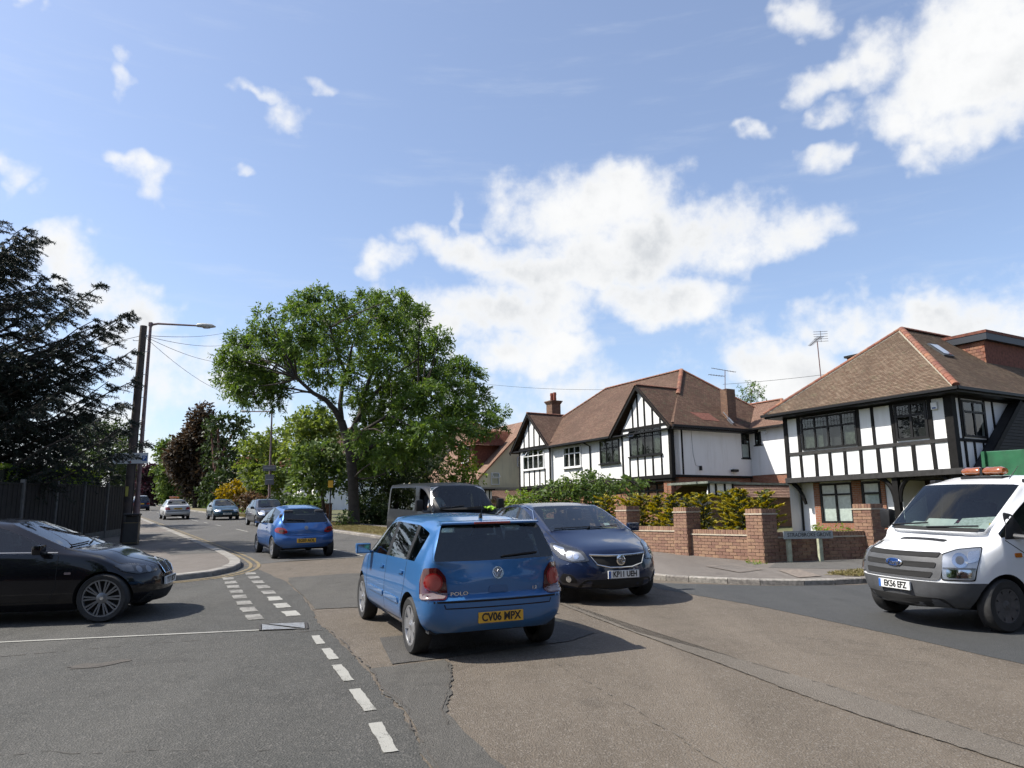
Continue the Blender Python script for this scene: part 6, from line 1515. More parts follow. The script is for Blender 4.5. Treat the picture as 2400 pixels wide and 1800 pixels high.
    H.box('rear_block', pm('tile_hung_red', (0.16, 0.055, 0.035)), 31.6, 33.0, 20.9, 22.1, 6.0, 9.02); H.box('rear_block_roof', M_GUTTER, 31.5, 33.1, 20.8, 22.2, 9.022, 9.12)
    return H
def aerial(name, label, base, top, arms, cat='aerial'):
    """television aerial: mast, booms and cross rods, all in street coordinates"""
    x, y = W(base[1], base[0]); root = empty(name, (x, y, base[2]), AZ, label, cat)
    L = lambda p: (p[0] - base[0], p[1] - base[1], p[2] - base[2])
    m_ = pm('aerial_metal', (0.20, 0.19, 0.19), 0.5, 0.6)
    MB().tube([L(base), L(top)], .022, 6).build('mast', pm('mast_rust', (0.20, 0.11, 0.10), 0.6, 0.3), root)
    for p, q, n, ln, refl in arms:
        b = MB().tube([L(p), L(q)], .016, 6).build('boom', m_, root)
        P_, Q_ = Vector(L(p)), Vector(L(q)); d = (Q_ - P_).normalized(); side = Vector((0, 0, 1)).cross(d).normalized()
        for k in range(n):
            c = P_.lerp(Q_, (k + .5) / n); l = ln * (1 - .4 * k / n)
            MB().tube([c - side * l, c + side * l], .008, 5).build('rod', m_, b)
        if refl:
            for z in (-.22, -.11, .0, .11, .22): MB().tube([P_ + Vector((0, 0, z)) - side * .3, P_ + Vector((0, 0, z)) + side * .3], .010, 5).build('reflector_rod', m_, b)
            MB().tube([P_ + Vector((0, 0, -.25)), P_ + Vector((0, 0, .25))], .012, 5).build('reflector_post', m_, b)
    return root
def gable_bay(H, F, a0, a1, z0, ze, apex, eaves, win, cols, frame, tops, lows, rail_top, rail_low, lead, open_top, back_to, tile, zt):
    """jettied half-timbered bay under a gable"""
    ac = apex[0]
    H.wall('bay_wall', M_RENDER, 'b', F, a0, a1, z0, ze, [win], depth=.1)
    H.poly('gable_wall', M_RENDER, [(F, a0, ze), (F, a1, ze), (F, ac, apex[1] - .14)])
    H.wall('bay_flank', M_RENDER, 'a', a0, F, F + .6, z0, ze); H.wall('bay_flank', M_RENDER, 'a', a1, F, F + .6, z0, ze)
    H.window('b', F, *win, cols, zt, frame, 'curtain' if frame is M_WINBLACK else None, proud=.03, fw=.06, lead=lead, open_top=open_top, sill=.06)
    def T(p, q, w, m=M_TIMBER): H.bar('timber', m, (F - .014, *p), (F - .014, *q), w, .055, (1, 0, 0))
    def gz_(a): return ze + (apex[1] - .2 - ze) * (1 - abs(a - ac) / ((a1 - a0) / 2))
    for a in tops:
        if gz_(a) > rail_top + .15: T((a, rail_top + .05), (a, gz_(a)), .10)
    for a in lows: T((a, z0 + .08), (a, rail_low), .10)
    T((a0, rail_top), (a1, rail_top), .15)
    T((a0 + .06, z0), (a0 + .06, rail_top), .14); T((a1 - .06, z0), (a1 - .06, rail_top), .14); T((a0 - .02, z0 + .02), (a1 + .02, z0 + .02), .18)
    # barge boards and roof
    (e0, zE0), (e1, zE1) = eaves; up = .0
    for (ea, ez) in eaves:
        H.bar('bargeboard', M_TIMBER, (F - .28, ea, ez - .06), (F - .28, ac, apex[1] - .06), .22, .05, (1, 0, 0))
    fr = F - .34
    H.slope('gable_roof', tile, (fr, e0, zE0), (back_to, e0, zE0), (back_to, ac, apex[1] + .04), (fr, ac, apex[1] + .04)); H.slope('gable_roof', tile, (back_to, e1, zE1), (fr, e1, zE1), (fr, ac, apex[1] + .04), (back_to, ac, apex[1] + .04))
    H.ridge((fr + .02, ac, apex[1] + .07), (back_to, ac, apex[1] + .07), .10, .32, False)
def middle_house():
    H = House('semi_detached_house', 'pair of white half-timbered homes with twin gables under one brown tiled roof', 37.8, 31.0, 1.1)
    F = 27.0; Mw = 27.15
    gR = (30.42, 33.10, 4.93, 6.42); gL = (42.19, 44.89, 4.86, 6.22); m1 = (38.10, 40.02, 4.72, 6.05); m2 = (34.24, 36.10, 4.72, 6.10)
    H.wall('front_wall', M_RENDER, 'b', Mw, 33.7, 41.45, 3.66, 6.22, [m1, m2])
    H.window('b', Mw, *m1, 3, 5.60, M_WINWHITE, None, proud=.04, fw=.07, lead=False, sill=.08); H.window('b', Mw, *m2, 3, 5.62, M_WINBLACK, 'curtain', proud=.04, fw=.06, lead=True, sill=.08)
    gable_bay(H, F, 29.72, 33.82, 3.68, 6.36, (32.07, 8.86), ((29.42, 6.28), (34.66, 6.20)), gR, 4, M_WINBLACK, (32.75, 32.30, 31.72, 31.05, 30.45), (33.14, 32.44, 31.82, 31.16, 30.47), 6.50, 4.90, True, 3, 30.1, M_TILE_MG, 5.98)
    gable_bay(H, F, 41.40, 45.46, 3.62, 6.26, (43.85, 8.74), ((41.15, 6.14), (46.35, 6.12)), gL, 4, M_WINWHITE, (44.75, 44.10, 43.43, 42.75), (44.84, 44.11, 43.44, 42.77, 42.08), 6.36, 4.82, False, 3, 30.0, M_TILE_M, 5.78)
    # flank towards us
    A = 29.72; sw = (32.30, 32.98, 4.78, 6.22)
    H.wall('flank_wall', M_RENDER, 'a', A, F, 33.0, 3.76, 6.36, [sw]); H.window('a', A, *sw, 1, 5.85, M_WINBLACK, 'netlow', fw=.055, sill=.03)
    H.bar('timber', M_TIMBER, (27.80, A - .012, 3.78), (27.80, A - .012, 6.3), .12, .05, (0, 1, 0)); H.box('corner_post', M_TIMBER, F - .03, F + .22, A - .05, A + .14, 3.6, 6.36)
    H.wall('flank_lower', M_BRICKRED, 'a', A + .08, F + .3, 33.0, 1.1, 3.76); H.box('flank_band', M_TIMBER, F + .1, 33.0, A - .03, A + .1, 3.64, 3.77)
    H.box('outside_lamp', M_GUTTER, 28.95, 29.06, A - .14, A, 4.02, 4.26, bevel=.02); H.box('outside_lamp', M_GUTTER, 31.3, 31.75, A - .22, A - .02, 3.98, 4.12, bevel=.04)
    H.make(MB().tube([(28.5, A - .012, 6.3), (28.56, A - .012, 4.9), (28.7, A - .012, 4.3), (28.98, A - .012, 4.2)], .012, 5), 'cable', pm('cable_grey', (.4, .4, .4)))
    H.wall('lower_front', M_BRICKRED, 'b', F + .45, A, 45.4, 1.1, 3.7)
    for a0, a1, z0, z1, fr in ((30.6, 33.0, 2.0, 3.4, M_WINBLACK), (42.3, 44.8, 2.0, 3.45, M_WINWHITE), (36.0, 37.2, 1.2, 3.3, M_WINBLACK)): H.window('b', F + .45, a0, a1, z0, z1, 3, z1 - .4, fr, None, proud=.05, fw=.08)
    H.box('porch_shade', M_TIMBER, F + .02, F + .44, 29.8, 45.3, 3.45, 3.62)
    for a in (30.2, 33.4, 29.95): H.box('brick_pier', M_BRICKRED, F + .1, F + .40, a, a + .32, 1.1, 3.45)
    H.wall('far_flank', M_RENDER, 'a', 45.46, F, 37, 1.1, 6.26); H.wall('back_wall', M_RENDER, 'b', 36.8, 29.75, 45.4, 1.1, 6.2)
    # main roof
    e = 6.26; fb, rb = 26.72, 37.1; L_, R_ = (46.3, 29.15); rl, rr = (32.0, 41.65, 10.55), (32.0, 33.9, 10.55)
    k_ = (10.55 - e) / (32.0 - fb); zz = e + (27.06 - fb) * k_
    H.slope('roof_front', M_TILE_M, (fb, 41.2, e), (fb, 34.6, e), (32, 34.6, 10.55), (32, 41.2, 10.55)); H.slope('roof_front_right', M_TILE_M, (27.06, 34.6, zz), (27.06, R_ + .30, zz), rr, (32, 34.6, 10.55)); H.slope('roof_front_left', M_TILE_M, (27.06, L_ - .30, zz), (27.06, 41.2, zz), (32, 41.2, 10.55), rl)
    H.slope('roof_right', M_TILE_MG, (fb, R_, e + .02), (rb, R_, e + .02), rr, rr); H.slope('roof_left', M_TILE_M, (rb, L_, e), (fb, L_, e), rl, rl); H.slope('roof_back', M_TILE_M, (rb, R_, e), (rb, L_, e), rl, rr)
    up = Vector((0, 0, .05))
    H.ridge(Vector(rr) + up, Vector(rl) + up, .10, .32, False); H.ridge(Vector((fb, L_, e)) + up, Vector(rl) + up, .10, .32, False); H.ridge(Vector((rb, R_, e)) + up, Vector(rr) + up, .10, .32, False)
    k = .52
    H.ridge(Vector((fb, R_, e)).lerp(Vector(rr), k) + up, Vector(rr) + up, .13, .31, True)
    H.poly('tile_repair', pm('tile_repair_red', (0.20, 0.075, 0.05), .9, var=.3, vscale=9), [(29.4 + i, 29.15 + (z - e - .02) / .899, z + .035) for i, z in ((0, 6.78), (1.3, 6.74), (1.0, 7.25), (-.45, 7.25))])
    for p, q in (((fb - .02, 34.6, 6.2), (fb - .02, 41.2, 6.2)), ((F - .3, R_ - .02, 6.30), (33.2, R_ - .02, 6.30))): H.bar('gutter', M_GUTTER, p, q, .12, .12)
    H.box('soffit', M_GUTTER, fb + .05, 33.0, R_ + .05, 46.2, 6.16, 6.24)
    H.make(MB().tube([(fb + .02, 38.0 - .55, 6.18), (Mw - .06, 38.0 - .9, 5.9), (Mw - .06, 37.1, 3.7)], .045, 8), 'downpipe', M_GUTTER, smooth=True)
    # chimneys
    def chim(b0, b1, a0, a1, z0, z1, cap, pots):
        c = H.box('chimney', M_BRICKDARK, b0, b1, a0, a1, z0, z1)
        if cap:
            for k, o in enumerate((.04, .08, .12)): H.box('chimney_course', M_BRICKDARK, b0 - o, b1 + o, a0 - o, a1 + o, z1 + .002 + k * .075, z1 + .075 + k * .075, c)
            zt = z1 + .23
        else: zt = z1
        for i in range(pots):
            aa = a0 + (a1 - a0) * (i + .5) / pots
            H.make(MB().lathe([(.11, 0), (.13, .05), (.115, .4), (.14, .46), (.12, .62), (.09, .62), (.09, .1)], 14, Matrix.Translation(((b0 + b1) / 2, aa, zt))), 'chimney_pot', pm('pot_terracotta', (.27, .075, .045), .8, var=.2, vscale=8), c, smooth=True)
    chim(29.2, 29.95, 44.45, 45.2, 6.5, 9.72, True, 2); chim(31.48, 32.15, 29.80, 30.30, 6.3, 8.72, False, 0)
    H.bar('lead_flashing', M_LEAD, (31.3, 29.72, 6.95), (31.55, 29.5, 6.5), .1, .05); H.poly('flashing', M_LEAD, [(31.38, 30.1, 7.40), (31.52, 30.1, 7.42), (31.60, 29.5, 6.72), (31.40, 29.45, 6.68)])
    # rear wing
    Wf = 33.0; w = (28.88, 29.36, 5.50, 6.24)
    H.wall('wing_wall', M_RENDER, 'b', Wf, 27.25, 29.72, 3.8, 6.36, [w]); H.window('b', Wf, *w, 1, None, M_WINBLACK, None, fw=.05, sill=.04); H.wall('wing_lower', M_BRICKRED, 'b', Wf + .05, 27.25, 29.8, 1.1, 3.8); H.wall('wing_flank', M_RENDER, 'a', 27.25, Wf, 38, 1.1, 6.36)
    H.box('security_light', M_WINWHITE, Wf - .12, Wf, 28.45, 28.62, 6.08, 6.20)
    H.slope('wing_roof', M_TILE_C, (32.6, 31.5, 6.42), (32.6, 26.85, 6.42), (35.5, 29.35, 8.28), (35.5, 33, 8.28)); H.slope('wing_roof_hip', M_TILE_RED, (32.6, 26.85, 6.42), (38, 26.85, 6.42), (35.5, 29.35, 8.28), (35.5, 29.35, 8.28))
    H.ridge((35.5, 33, 8.33), (35.5, 29.35, 8.33), .10, .32, False); H.ridge((32.6, 26.85, 6.47), (35.5, 29.35, 8.33), .11, .32, False); H.bar('gutter', M_GUTTER, (32.56, 29.4, 6.38), (32.56, 26.8, 6.38), .11, .10)
    return H
def garage():
    H = House('garage', 'low garage with pink-brown tiled roof and small timbered gablet between the two big houses', 25.5, 27.0, .85, 'garage')
    H.wall('side_wall', M_BRICKDARK, 'a', 24.2, 24.2, 32, .85, 2.45); H.wall('end_wall', pm('door_dark', (.02, .02, .022), .6), 'b', 24.2, 24.2, 27.2, .85, 2.5)
    g_ = pm('felt_green_grey', (0.17, 0.19, 0.16), .85, var=.3, vscale=4)
    H.slope('roof', M_TILE_C, (25.55, 23.75, 2.40), (33, 23.75, 2.40), (33, 24.75, 3.02), (25.55, 24.75, 3.02), .14, .03); H.slope('roof', M_TILE_C, (33, 27.6, 2.4), (24.6, 27.6, 2.4), (24.6, 26.4, 3.02), (33, 26.4, 3.02), .14)
    H.box('flat_top', g_, 23.75, 33, 24.6, 26.5, 3.02, 3.12)
    H.poly('gablet', M_RENDER, [(23.98, 24.15, 2.55), (25.55, 24.15, 2.55), (25.55, 24.15, 3.02), (24.1, 24.15, 3.02)], (0, .1, 0))
    for b in (24.02, 24.45, 25.0, 25.5): H.box('timber', M_TIMBER, b - .04, b + .04, 24.10, 24.16, 2.5, 3.02)
    H.box('gablet_beam', M_TIMBER, 23.9, 25.65, 24.08, 24.17, 2.44, 2.55); H.box('gablet_hood', g_, 23.80, 25.75, 23.95, 24.6, 3.02, 3.118)
    return H
def cream_house():
    H = House('cream_house', 'cream rendered house with a steep catslide roof and dormer behind the ash tree', 53.0, 28.0, 1.4)
    A = 48.0; s = lambda b: 4.05 + (b - 24.7) * .985
    w = (26.05, 26.72, 3.96, 4.84)
    H.poly('gable_wall', M_CREAM, [(24.7, A, 4.0), (29.8, A, 4.0), (29.8, A, 8.6), (29.3, A, s(29.3) - .1), (24.75, A, 4.05)])
    H.wall('lower_wall', M_CREAM, 'a', A, 24.7, 30, 1.4, 4.0); H.window('a', A, 26.05, 26.72, 3.98, 4.86, 1, 4.48, M_WINWHITE, None, proud=.05, fw=.05, open_top=0); H.window('a', A, 28.3, 28.7, 5.35, 6.05, 1, None, M_WINWHITE, None, proud=.05)
    H.slope('roof_front', M_TILE_C, (24.3, 59.5, 3.75), (24.3, A - .15, 3.75), (29.6, A - .15, 8.95), (29.6, 59.5, 8.95), .12); H.slope('roof_back', M_TILE_C, (35, A - .15, 3.75), (35, 59.5, 3.75), (29.6, 59.5, 8.95), (29.6, A - .15, 8.95), .12)
    H.bar('verge', M_RIDGE, (24.3, A - .16, 3.74), (29.6, A - .16, 8.93), .06, .10)
    H.wall('front_wall', M_CREAM, 'b', 24.8, A, 59, 1.4, 3.9); H.wall('far_gable', M_CREAM, 'a', 59.3, 24.8, 34.5, 1.4, 8)
    # dormer
    d = H.box('dormer', pm('tile_hung_red', (0.16, 0.055, 0.035)), 25.4, 29.0, 49.4, 52.2, 5.4, 7.02)
    H.window('b', 25.4, 50.2, 51.4, 5.72, 6.90, 2, 6.5, M_WINWHITE, None, proud=.06, fw=.08)
    for a in (49.62, 51.6): H.box('brick_quoin', M_BRICKRED, 25.36, 25.5, a, a + .36, 5.4, 7.0)
    H.slope('dormer_roof', M_TILE_RED, (24.95, 52.6, 6.98), (24.95, 48.9, 6.98), (27.2, 48.9, 8.15), (27.2, 52.6, 8.15), .12); H.slope('dormer_hip', M_TILE_RED, (24.95, 48.9, 6.98), (29.4, 48.9, 6.98), (29.4, 49.6, 8.15), (26.3, 49.6, 8.15), .12)
    # flat lean-to and small tiled canopy in front
    H.box('lean_to', M_CREAM, 24.2, 28.4, 46.2, 48.0, 1.4, 3.55); H.box('lean_to_roof', pm('felt_grey', (.22, .22, .2), .9, var=.2, vscale=3), 24.0, 28.5, 46.0, 48.05, 3.55, 3.70)
    H.slope('canopy_roof', M_TILE_C, (24.6, 44.9, 2.75), (27.6, 44.9, 2.75), (27.6, 46.0, 3.5), (24.6, 46.0, 3.5), .14, .03)
    H.poly('canopy_gablet', M_RENDER, [(23.4, 45.2, 2.85), (24.6, 45.2, 2.85), (24.6, 45.2, 3.45), (23.6, 45.2, 3.45)], (0, .1, 0))
    for b in (23.5, 23.8, 24.1, 24.4): H.box('timber', M_TIMBER, b - .035, b + .035, 45.15, 45.205, 2.85, 3.45)
    H.box('canopy_fascia', M_TIMBER, 23.2, 24.75, 45.0, 45.5, 3.45, 3.56); H.box('garage_front', pm('door_dark', (.02, .02, .022), .6), 23.6, 24.6, 45.3, 46, 1.4, 2.85)
    return H
def tree_house():
    H = House('shaded_house', 'dark house with red hip tiles almost hidden behind the big tree', 66.0, 33.0, 1.9)
    e = 6.4
    H.wall('front_wall', M_CREAM, 'b', 29.0, 57.5, 72, 1.9, 6.4); H.wall('flank_wall', M_CREAM, 'a', 60.0, 29.0, 38, 1.9, 6.4)
    H.slope('roof_front', M_TILE_MG, (28.4, 72.5, e), (28.4, 59.0, e), (33, 64, 10.9), (33, 68, 10.9), .14); H.slope('roof_right', M_TILE_MG, (28.4, 59.0, e), (38, 59.0, e), (33, 64, 10.9), (33, 64, 10.9), .14)
    H.ridge((28.4, 59.0, e + .05), (33, 64, 10.95), .14, .4, False); H.ridge((33, 64, 10.95), (33, 68, 10.95), .14, .4, False)
    H.bar('gutter', M_GUTTER, (28.38, 59, e - .05), (28.38, 72.5, e - .05), .12, .12)
    for a in (62, 66.5): H.window('b', 29.0, a, a + 1.8, 4.0, 5.6, 3, 5.2, M_WINWHITE, None, proud=.05, fw=.08)
    return H
def white_villa():
    H = House('white_villa', 'white bay-fronted house glimpsed between the verge trees', 84.0, 25.0, 2.2)
    H.wall('front_wall', M_RENDER, 'b', 22.0, 80, 90, 2.2, 8.0)
    H.box('bay', M_RENDER, 21.0, 22.0, 82.0, 84.6, 2.2, 7.6)
    for z0 in (3.0, 5.6): H.window('b', 21.0, 82.2, 84.4, z0, z0 + 1.5, 3, z0 + 1.1, M_WINWHITE, None, proud=.06, fw=.09)
    H.box('bay_band', M_LEAD, 20.95, 22.0, 81.95, 84.65, 4.75, 5.1)
    H.wall('flank_wall', M_RENDER, 'a', 80, 22, 32, 2.2, 8.0)
    H.slope('roof_front', M_TILE_M, (21.4, 90.6, 8.0), (21.4, 79.4, 8.0), (27, 83, 12.2), (27, 87, 12.2), .2); H.slope('roof_right', M_TILE_M, (21.4, 79.4, 8.0), (32.6, 79.4, 8.0), (27, 83, 12.2), (27, 83, 12.2), .2)
    return H
def far_red_house():
    H = House('red_roofed_house', 'distant house with red tiled roof just showing above the yellow shrub', 112.0, 22.0, 3.6)
    H.wall('front_wall', M_CREAM, 'b', 18.0, 104, 116, 3.6, 8.6); H.wall('flank_wall', M_CREAM, 'a', 104, 18, 28, 3.6, 8.6)
    H.slope('roof_front', M_TILE_RED, (17.5, 116.6, 8.6), (17.5, 103.4, 8.6), (23, 107, 12.8), (23, 113, 12.8), .22); H.slope('roof_right', M_TILE_RED, (17.5, 103.4, 8.6), (28.6, 103.4, 8.6), (23, 107, 12.8), (23, 107, 12.8), .22)
    for a in (106, 110.5): H.window('b', 18.0, a, a + 2, 6.2, 7.8, 3, 7.3, M_WINWHITE, None, proud=.06, fw=.1)
    return H
corner_house(); middle_house(); garage(); cream_house(); tree_house(); white_villa(); far_red_house()
aerial('tv_aerial', 'television aerial on a tall mast left of the corner house roof', (28.5, 21.3, 6.45), (28.5, 21.35, 9.35), [((27.9, 20.7, 9.38), (29.2, 22.3, 9.42), 12, .16, True)])
aerial('tv_aerial', 'twin-boom television aerial above the brick chimney of the semi-detached pair', (31.78, 30.2, 8.55), (31.88, 30.2, 9.85), [((32.75, 30.2, 9.85), (30.8, 30.2, 9.92), 9, .12, False), ((31.8, 30.2, 9.52), (30.55, 30.2, 9.52), 6, .2, False)])
# ================================================================== brick garden wall
M_BRICK = pm('wall_brick', (0.30, 0.178, 0.118), 0.9, col2=(0.235, 0.130, 0.086), vscale=9, island=0.20, bump=0.5, bscale=70)
M_WMORTAR = pm('wall_mortar', (0.40, 0.33, 0.26), 0.95, var=0.15, vscale=15)
M_COPING = pm('coping_stone', (0.50, 0.43, 0.33), 0.85, var=0.12, vscale=6, bump=0.3, bscale=60)
def garden_wall():
    a0, b0 = 11.75, 13.4
    x, y = W(a0, b0); zb = gz(x, y)
    root = empty('garden_wall', (x, y, zb), AZ, 'brick garden wall with taller piers along the corner pavement', 'wall')
    root['group'] = ''
    del root['group']
    L = lambda b, a, z: (b - b0, a - a0, z - zb)
    rg = random.Random(2)
    bricks = []          # (centre, size, axis) in street coordinates
    core = []
    def face_run(p, q, z0, courses, nrm, start_half=0):
        """stretcher courses on one face from p to q (b, a)"""
        d = Vector((q[0] - p[0], q[1] - p[1])); ln = d.length; d.normalize(); n = Vector(nrm)
        for c in range(courses):
            s = -.1125 if (c + start_half) % 2 else 0.0
            while s < ln - .01:
                s0, s1 = max(0, s + .005), min(ln, s + .22)
                if s1 - s0 > .03:
                    m = Vector(p) + d * ((s0 + s1) / 2)
                    bricks.append((m + n * -.042, s1 - s0, z0 + c * .075 + .0375, d, n, .065, .10))
                s += .225
    def soldier(p, q, z0, nrm, h=.10):
        d = Vector((q[0] - p[0], q[1] - p[1])); ln = d.length; d.normalize(); n = Vector(nrm); k = max(1, int(round(ln / .075)))
        for i in range(k):
            m = Vector(p) + d * (ln * (i + .5) / k)
            bricks.append((m + n * -.048, ln / k - .010, z0 + h / 2, d, n, h - .005, .11))
    def pier(bc, ac, zg, ht, w=.46):
        h = w / 2; n = int((ht - .16) / .075); zt = zg + n * .075
        cs = [((bc - h, ac + h), (bc - h, ac - h), (-1, 0)), ((bc - h, ac - h), (bc + h, ac - h), (0, -1)), ((bc + h, ac - h), (bc + h, ac + h), (1, 0)), ((bc + h, ac + h), (bc - h, ac + h), (0, 1))]
        for i, (p, q, nr) in enumerate(cs):
            face_run(p, q, zg - .15, n + 2, nr, i % 2); soldier(p, q, zt + .035, nr)
        core.append(MB().box(*(lambda u, v: (u[0], v[0], u[1], v[1], u[2], v[2]))(L(bc - h + .012, ac - h + .012, zg - .1), L(bc + h - .012, ac + h - .012, zt + .125))))
        o = h + .025
        MB().box(*(lambda u, v: (u[0], v[0], u[1], v[1], u[2], v[2]))(L(bc - o, ac - o, zt + .002), L(bc + o, ac + o, zt + .033))).build('creasing_course', M_COPING, root)
    def panel(p, q, zg, ht, nrm, thick=.215):
        n = int((ht - .15) / .075); zt = zg + n * .075; nr = Vector(nrm)
        face_run(p, q, zg - .15, n + 2, nrm); soldier(p, q, zt + .035, nrm)
        d = Vector((q[0] - p[0], q[1] - p[1])).normalized()
        def ob(i0, i1, z0, z1, ins):
            P = [Vector(p) - nr * i0, Vector(q) - nr * i0, Vector(q) - nr * i1, Vector(p) - nr * i1]
            m = MB(); m.add([L(v.x, v.y, z0) for v in P] + [L(v.x, v.y, z1) for v in P], [(0, 3, 2, 1), (4, 5, 6, 7), (0, 1, 5, 4), (1, 2, 6, 5), (2, 3, 7, 6), (3, 0, 4, 7)])
            return m
        core.append(ob(.012, thick, zg - .2, zt + .128, 0))
        ob(-.028, thick + .02, zt + .002, zt + .033, 0).build('creasing_course', M_COPING, root)
    bw = 13.32
    pa = [11.83, 14.20, 16.54, 18.75, 19.62, 21.9, 24.2]
    for k, a in enumerate(pa): pier(bw, a, WP(a, bw).z + .07, 1.26)
    for k in range(len(pa) - 1):
        if k == 3: continue
        a_l, a_r = pa[k + 1] - .23, pa[k] + .23
        panel((bw - .10, a_l), (bw - .10, a_r), WP(pa[k], bw).z + .12, .66 + .03, (-1, 0))
    # return along the grove
    rp = [(13.32, 11.83), (15.95, 10.98), (18.8, 10.05), (21.6, 9.1), (24.4, 8.2)]
    for i, (b, a) in enumerate(rp[1:]): pier(b, a, WP(a, b).z + .06, 1.30)
    for (b1, a1), (b2, a2) in zip(rp[:-1], rp[1:]):
        d = Vector((b2 - b1, a2 - a1)).normalized(); n = Vector((d.y, -d.x))
        if n.y > 0: n = -n
        p, q = Vector((b1, a1)) + d * .23 + n * .10, Vector((b2, a2)) - d * .23 + n * .10
        panel(tuple(p), tuple(q), min(WP(a1, b1).z, WP(a2, b2).z) + .07, .70, tuple(n))
    m = MB()
    for c in core: m.add(c.v, c.f)
    m.build('mortar_core', M_WMORTAR, root)
    # single bricks: the 300 that show largest are parts, the rest one joined part
    me = MB().cbox((0, 0, 0), (1, 1, 1)).mesh('brick'); me.materials.append(M_BRICK)
    def vis(t):
        c, ln, z, d, n, h, th = t; wx = Vector((*W(c.y, c.x), z)); to = (cam.location - wx); nw = Vector((*W(n.y, n.x), 0))
        f = to.normalized().dot(nw)
        return -1 if f <= 0.02 else f * ln * h / to.length ** 2
    bricks.sort(key=vis, reverse=True); rest = MB(); cnt = 0
    for t in bricks:
        c, ln, z, d, n, h, th = t; v = vis(t)
        jit = rg.uniform(-.003, .003)
        Mx = Matrix(((d.x, n.x, 0, c.x - b0 + n.x * jit), (d.y, n.y, 0, c.y - a0 + n.y * jit), (0, 0, 1, z - zb), (0, 0, 0, 1))) @ Matrix.Diagonal((ln, th, h, 1))
        if cnt < 300 and v > 0 and t[0].y > 11.0 and t[0].x < 14:
            o = link('brick', me, root); o.matrix_local = Mx; cnt += 1
        else:
            rest.cbox((0, 0, 0), (1, 1, 1)); rest.v[-8:] = [tuple(Mx @ Vector(q)) for q in rest.v[-8:]]
    tag(rest.build('bricks_beyond', M_BRICK, root), kind='stuff')
garden_wall()
# ================================================================== added unseen houses behind the viewer, for shading and reflections in the cars
def added_house(name, label, a0, a1, b0, b1, z0, face, tile, wall):
    H = House(name, label, (a0 + a1) / 2, (b0 + b1) / 2, z0); e = z0 + 5.4; r = z0 + 8.6; am, bm_ = (a0 + a1) / 2, (b0 + b1) / 2
    wz = [(z0 + 1.0, z0 + 2.3), (z0 + 3.6, z0 + 4.8)]
    spans = [a0 + (a1 - a0) * k for k in (.14, .60)] if face == 'b' else [b0 + (b1 - b0) * k for k in (.14, .60)]
    wid = ((a1 - a0) if face == 'b' else (b1 - b0)) * .26
    holes = [(s, s + wid, z[0], z[1]) for s in spans for z in wz]
    H.wall('front_wall', wall, 'b', b0, a0, a1, z0 - .6, e, holes if face == 'b' else []); H.wall('back_wall', wall, 'b', b1, a0, a1, z0 - .6, e)
    H.wall('right_wall', wall, 'a', a0, b0, b1, z0 - .6, e); H.wall('left_wall', wall, 'a', a1, b0, b1, z0 - .6, e, [])
    for h in holes:
        if face == 'b': H.window('b', b0, *h, 3, h[3] - .35, M_WINWHITE, 'netlow', fw=.07)
        else: H.window('a', a1 + .10, *h, 3, h[3] - .35, M_WINWHITE, 'netlow', fw=.07, proud=.0)
    o = .5; E_ = [(b0 - o, a1 + o, e), (b0 - o, a0 - o, e), (b1 + o, a0 - o, e), (b1 + o, a1 + o, e)]
    k = min(am - a0, bm_ - b0) + o
    r0, r1 = ((bm_, a0 - o + k, r), (bm_, a1 + o - k, r)) if (a1 - a0) >= (b1 - b0) else ((b0 - o + k, am, r), (b1 + o - k, am, r))
    if (a1 - a0) >= (b1 - b0): H.slope('roof', tile, E_[0], E_[1], r0, r1, .3); H.slope('roof', tile, E_[2], E_[3], r1, r0, .3); H.slope('roof', tile, E_[1], E_[2], r0, r0, .3); H.slope('roof', tile, E_[3], E_[0], r1, r1, .3)
    else: H.slope('roof', tile, E_[0], E_[1], r0, r0, .3); H.slope('roof', tile, E_[2], E_[3], r1, r1, .3); H.slope('roof', tile, E_[1], E_[2], r1, r0, .3); H.slope('roof', tile, E_[3], E_[0], r0, r1, .3)
added_house('added_brick_house', 'added unseen red brick house across the side road behind the viewer', -14, -5, -24, -14, -.6, 'a', M_TILE_M, M_BRICKRED)
added_house('added_brick_house', 'added unseen brick corner house behind the viewer facing the main road', -16, -7, -11, -2, -.8, 'a', M_TILE_M, M_BRICKRED)
added_house('added_brick_house', 'added unseen brick house on the far corner of the grove opposite the street sign', -14, -5.5, 19, 29, -.2, 'a', M_TILE_MG, M_BRICKRED)
added_house('added_brick_house', 'added unseen brick house behind the viewer on the right of the main road', -32, -22, 18, 28, -.6, 'b', M_TILE_M, M_BRICKRED)
added_house('added_rendered_house', 'added unseen rendered house further back behind the viewer on the left', -34, -25, -10, -1, -1.0, 'a', M_TILE_M, M_CREAM)
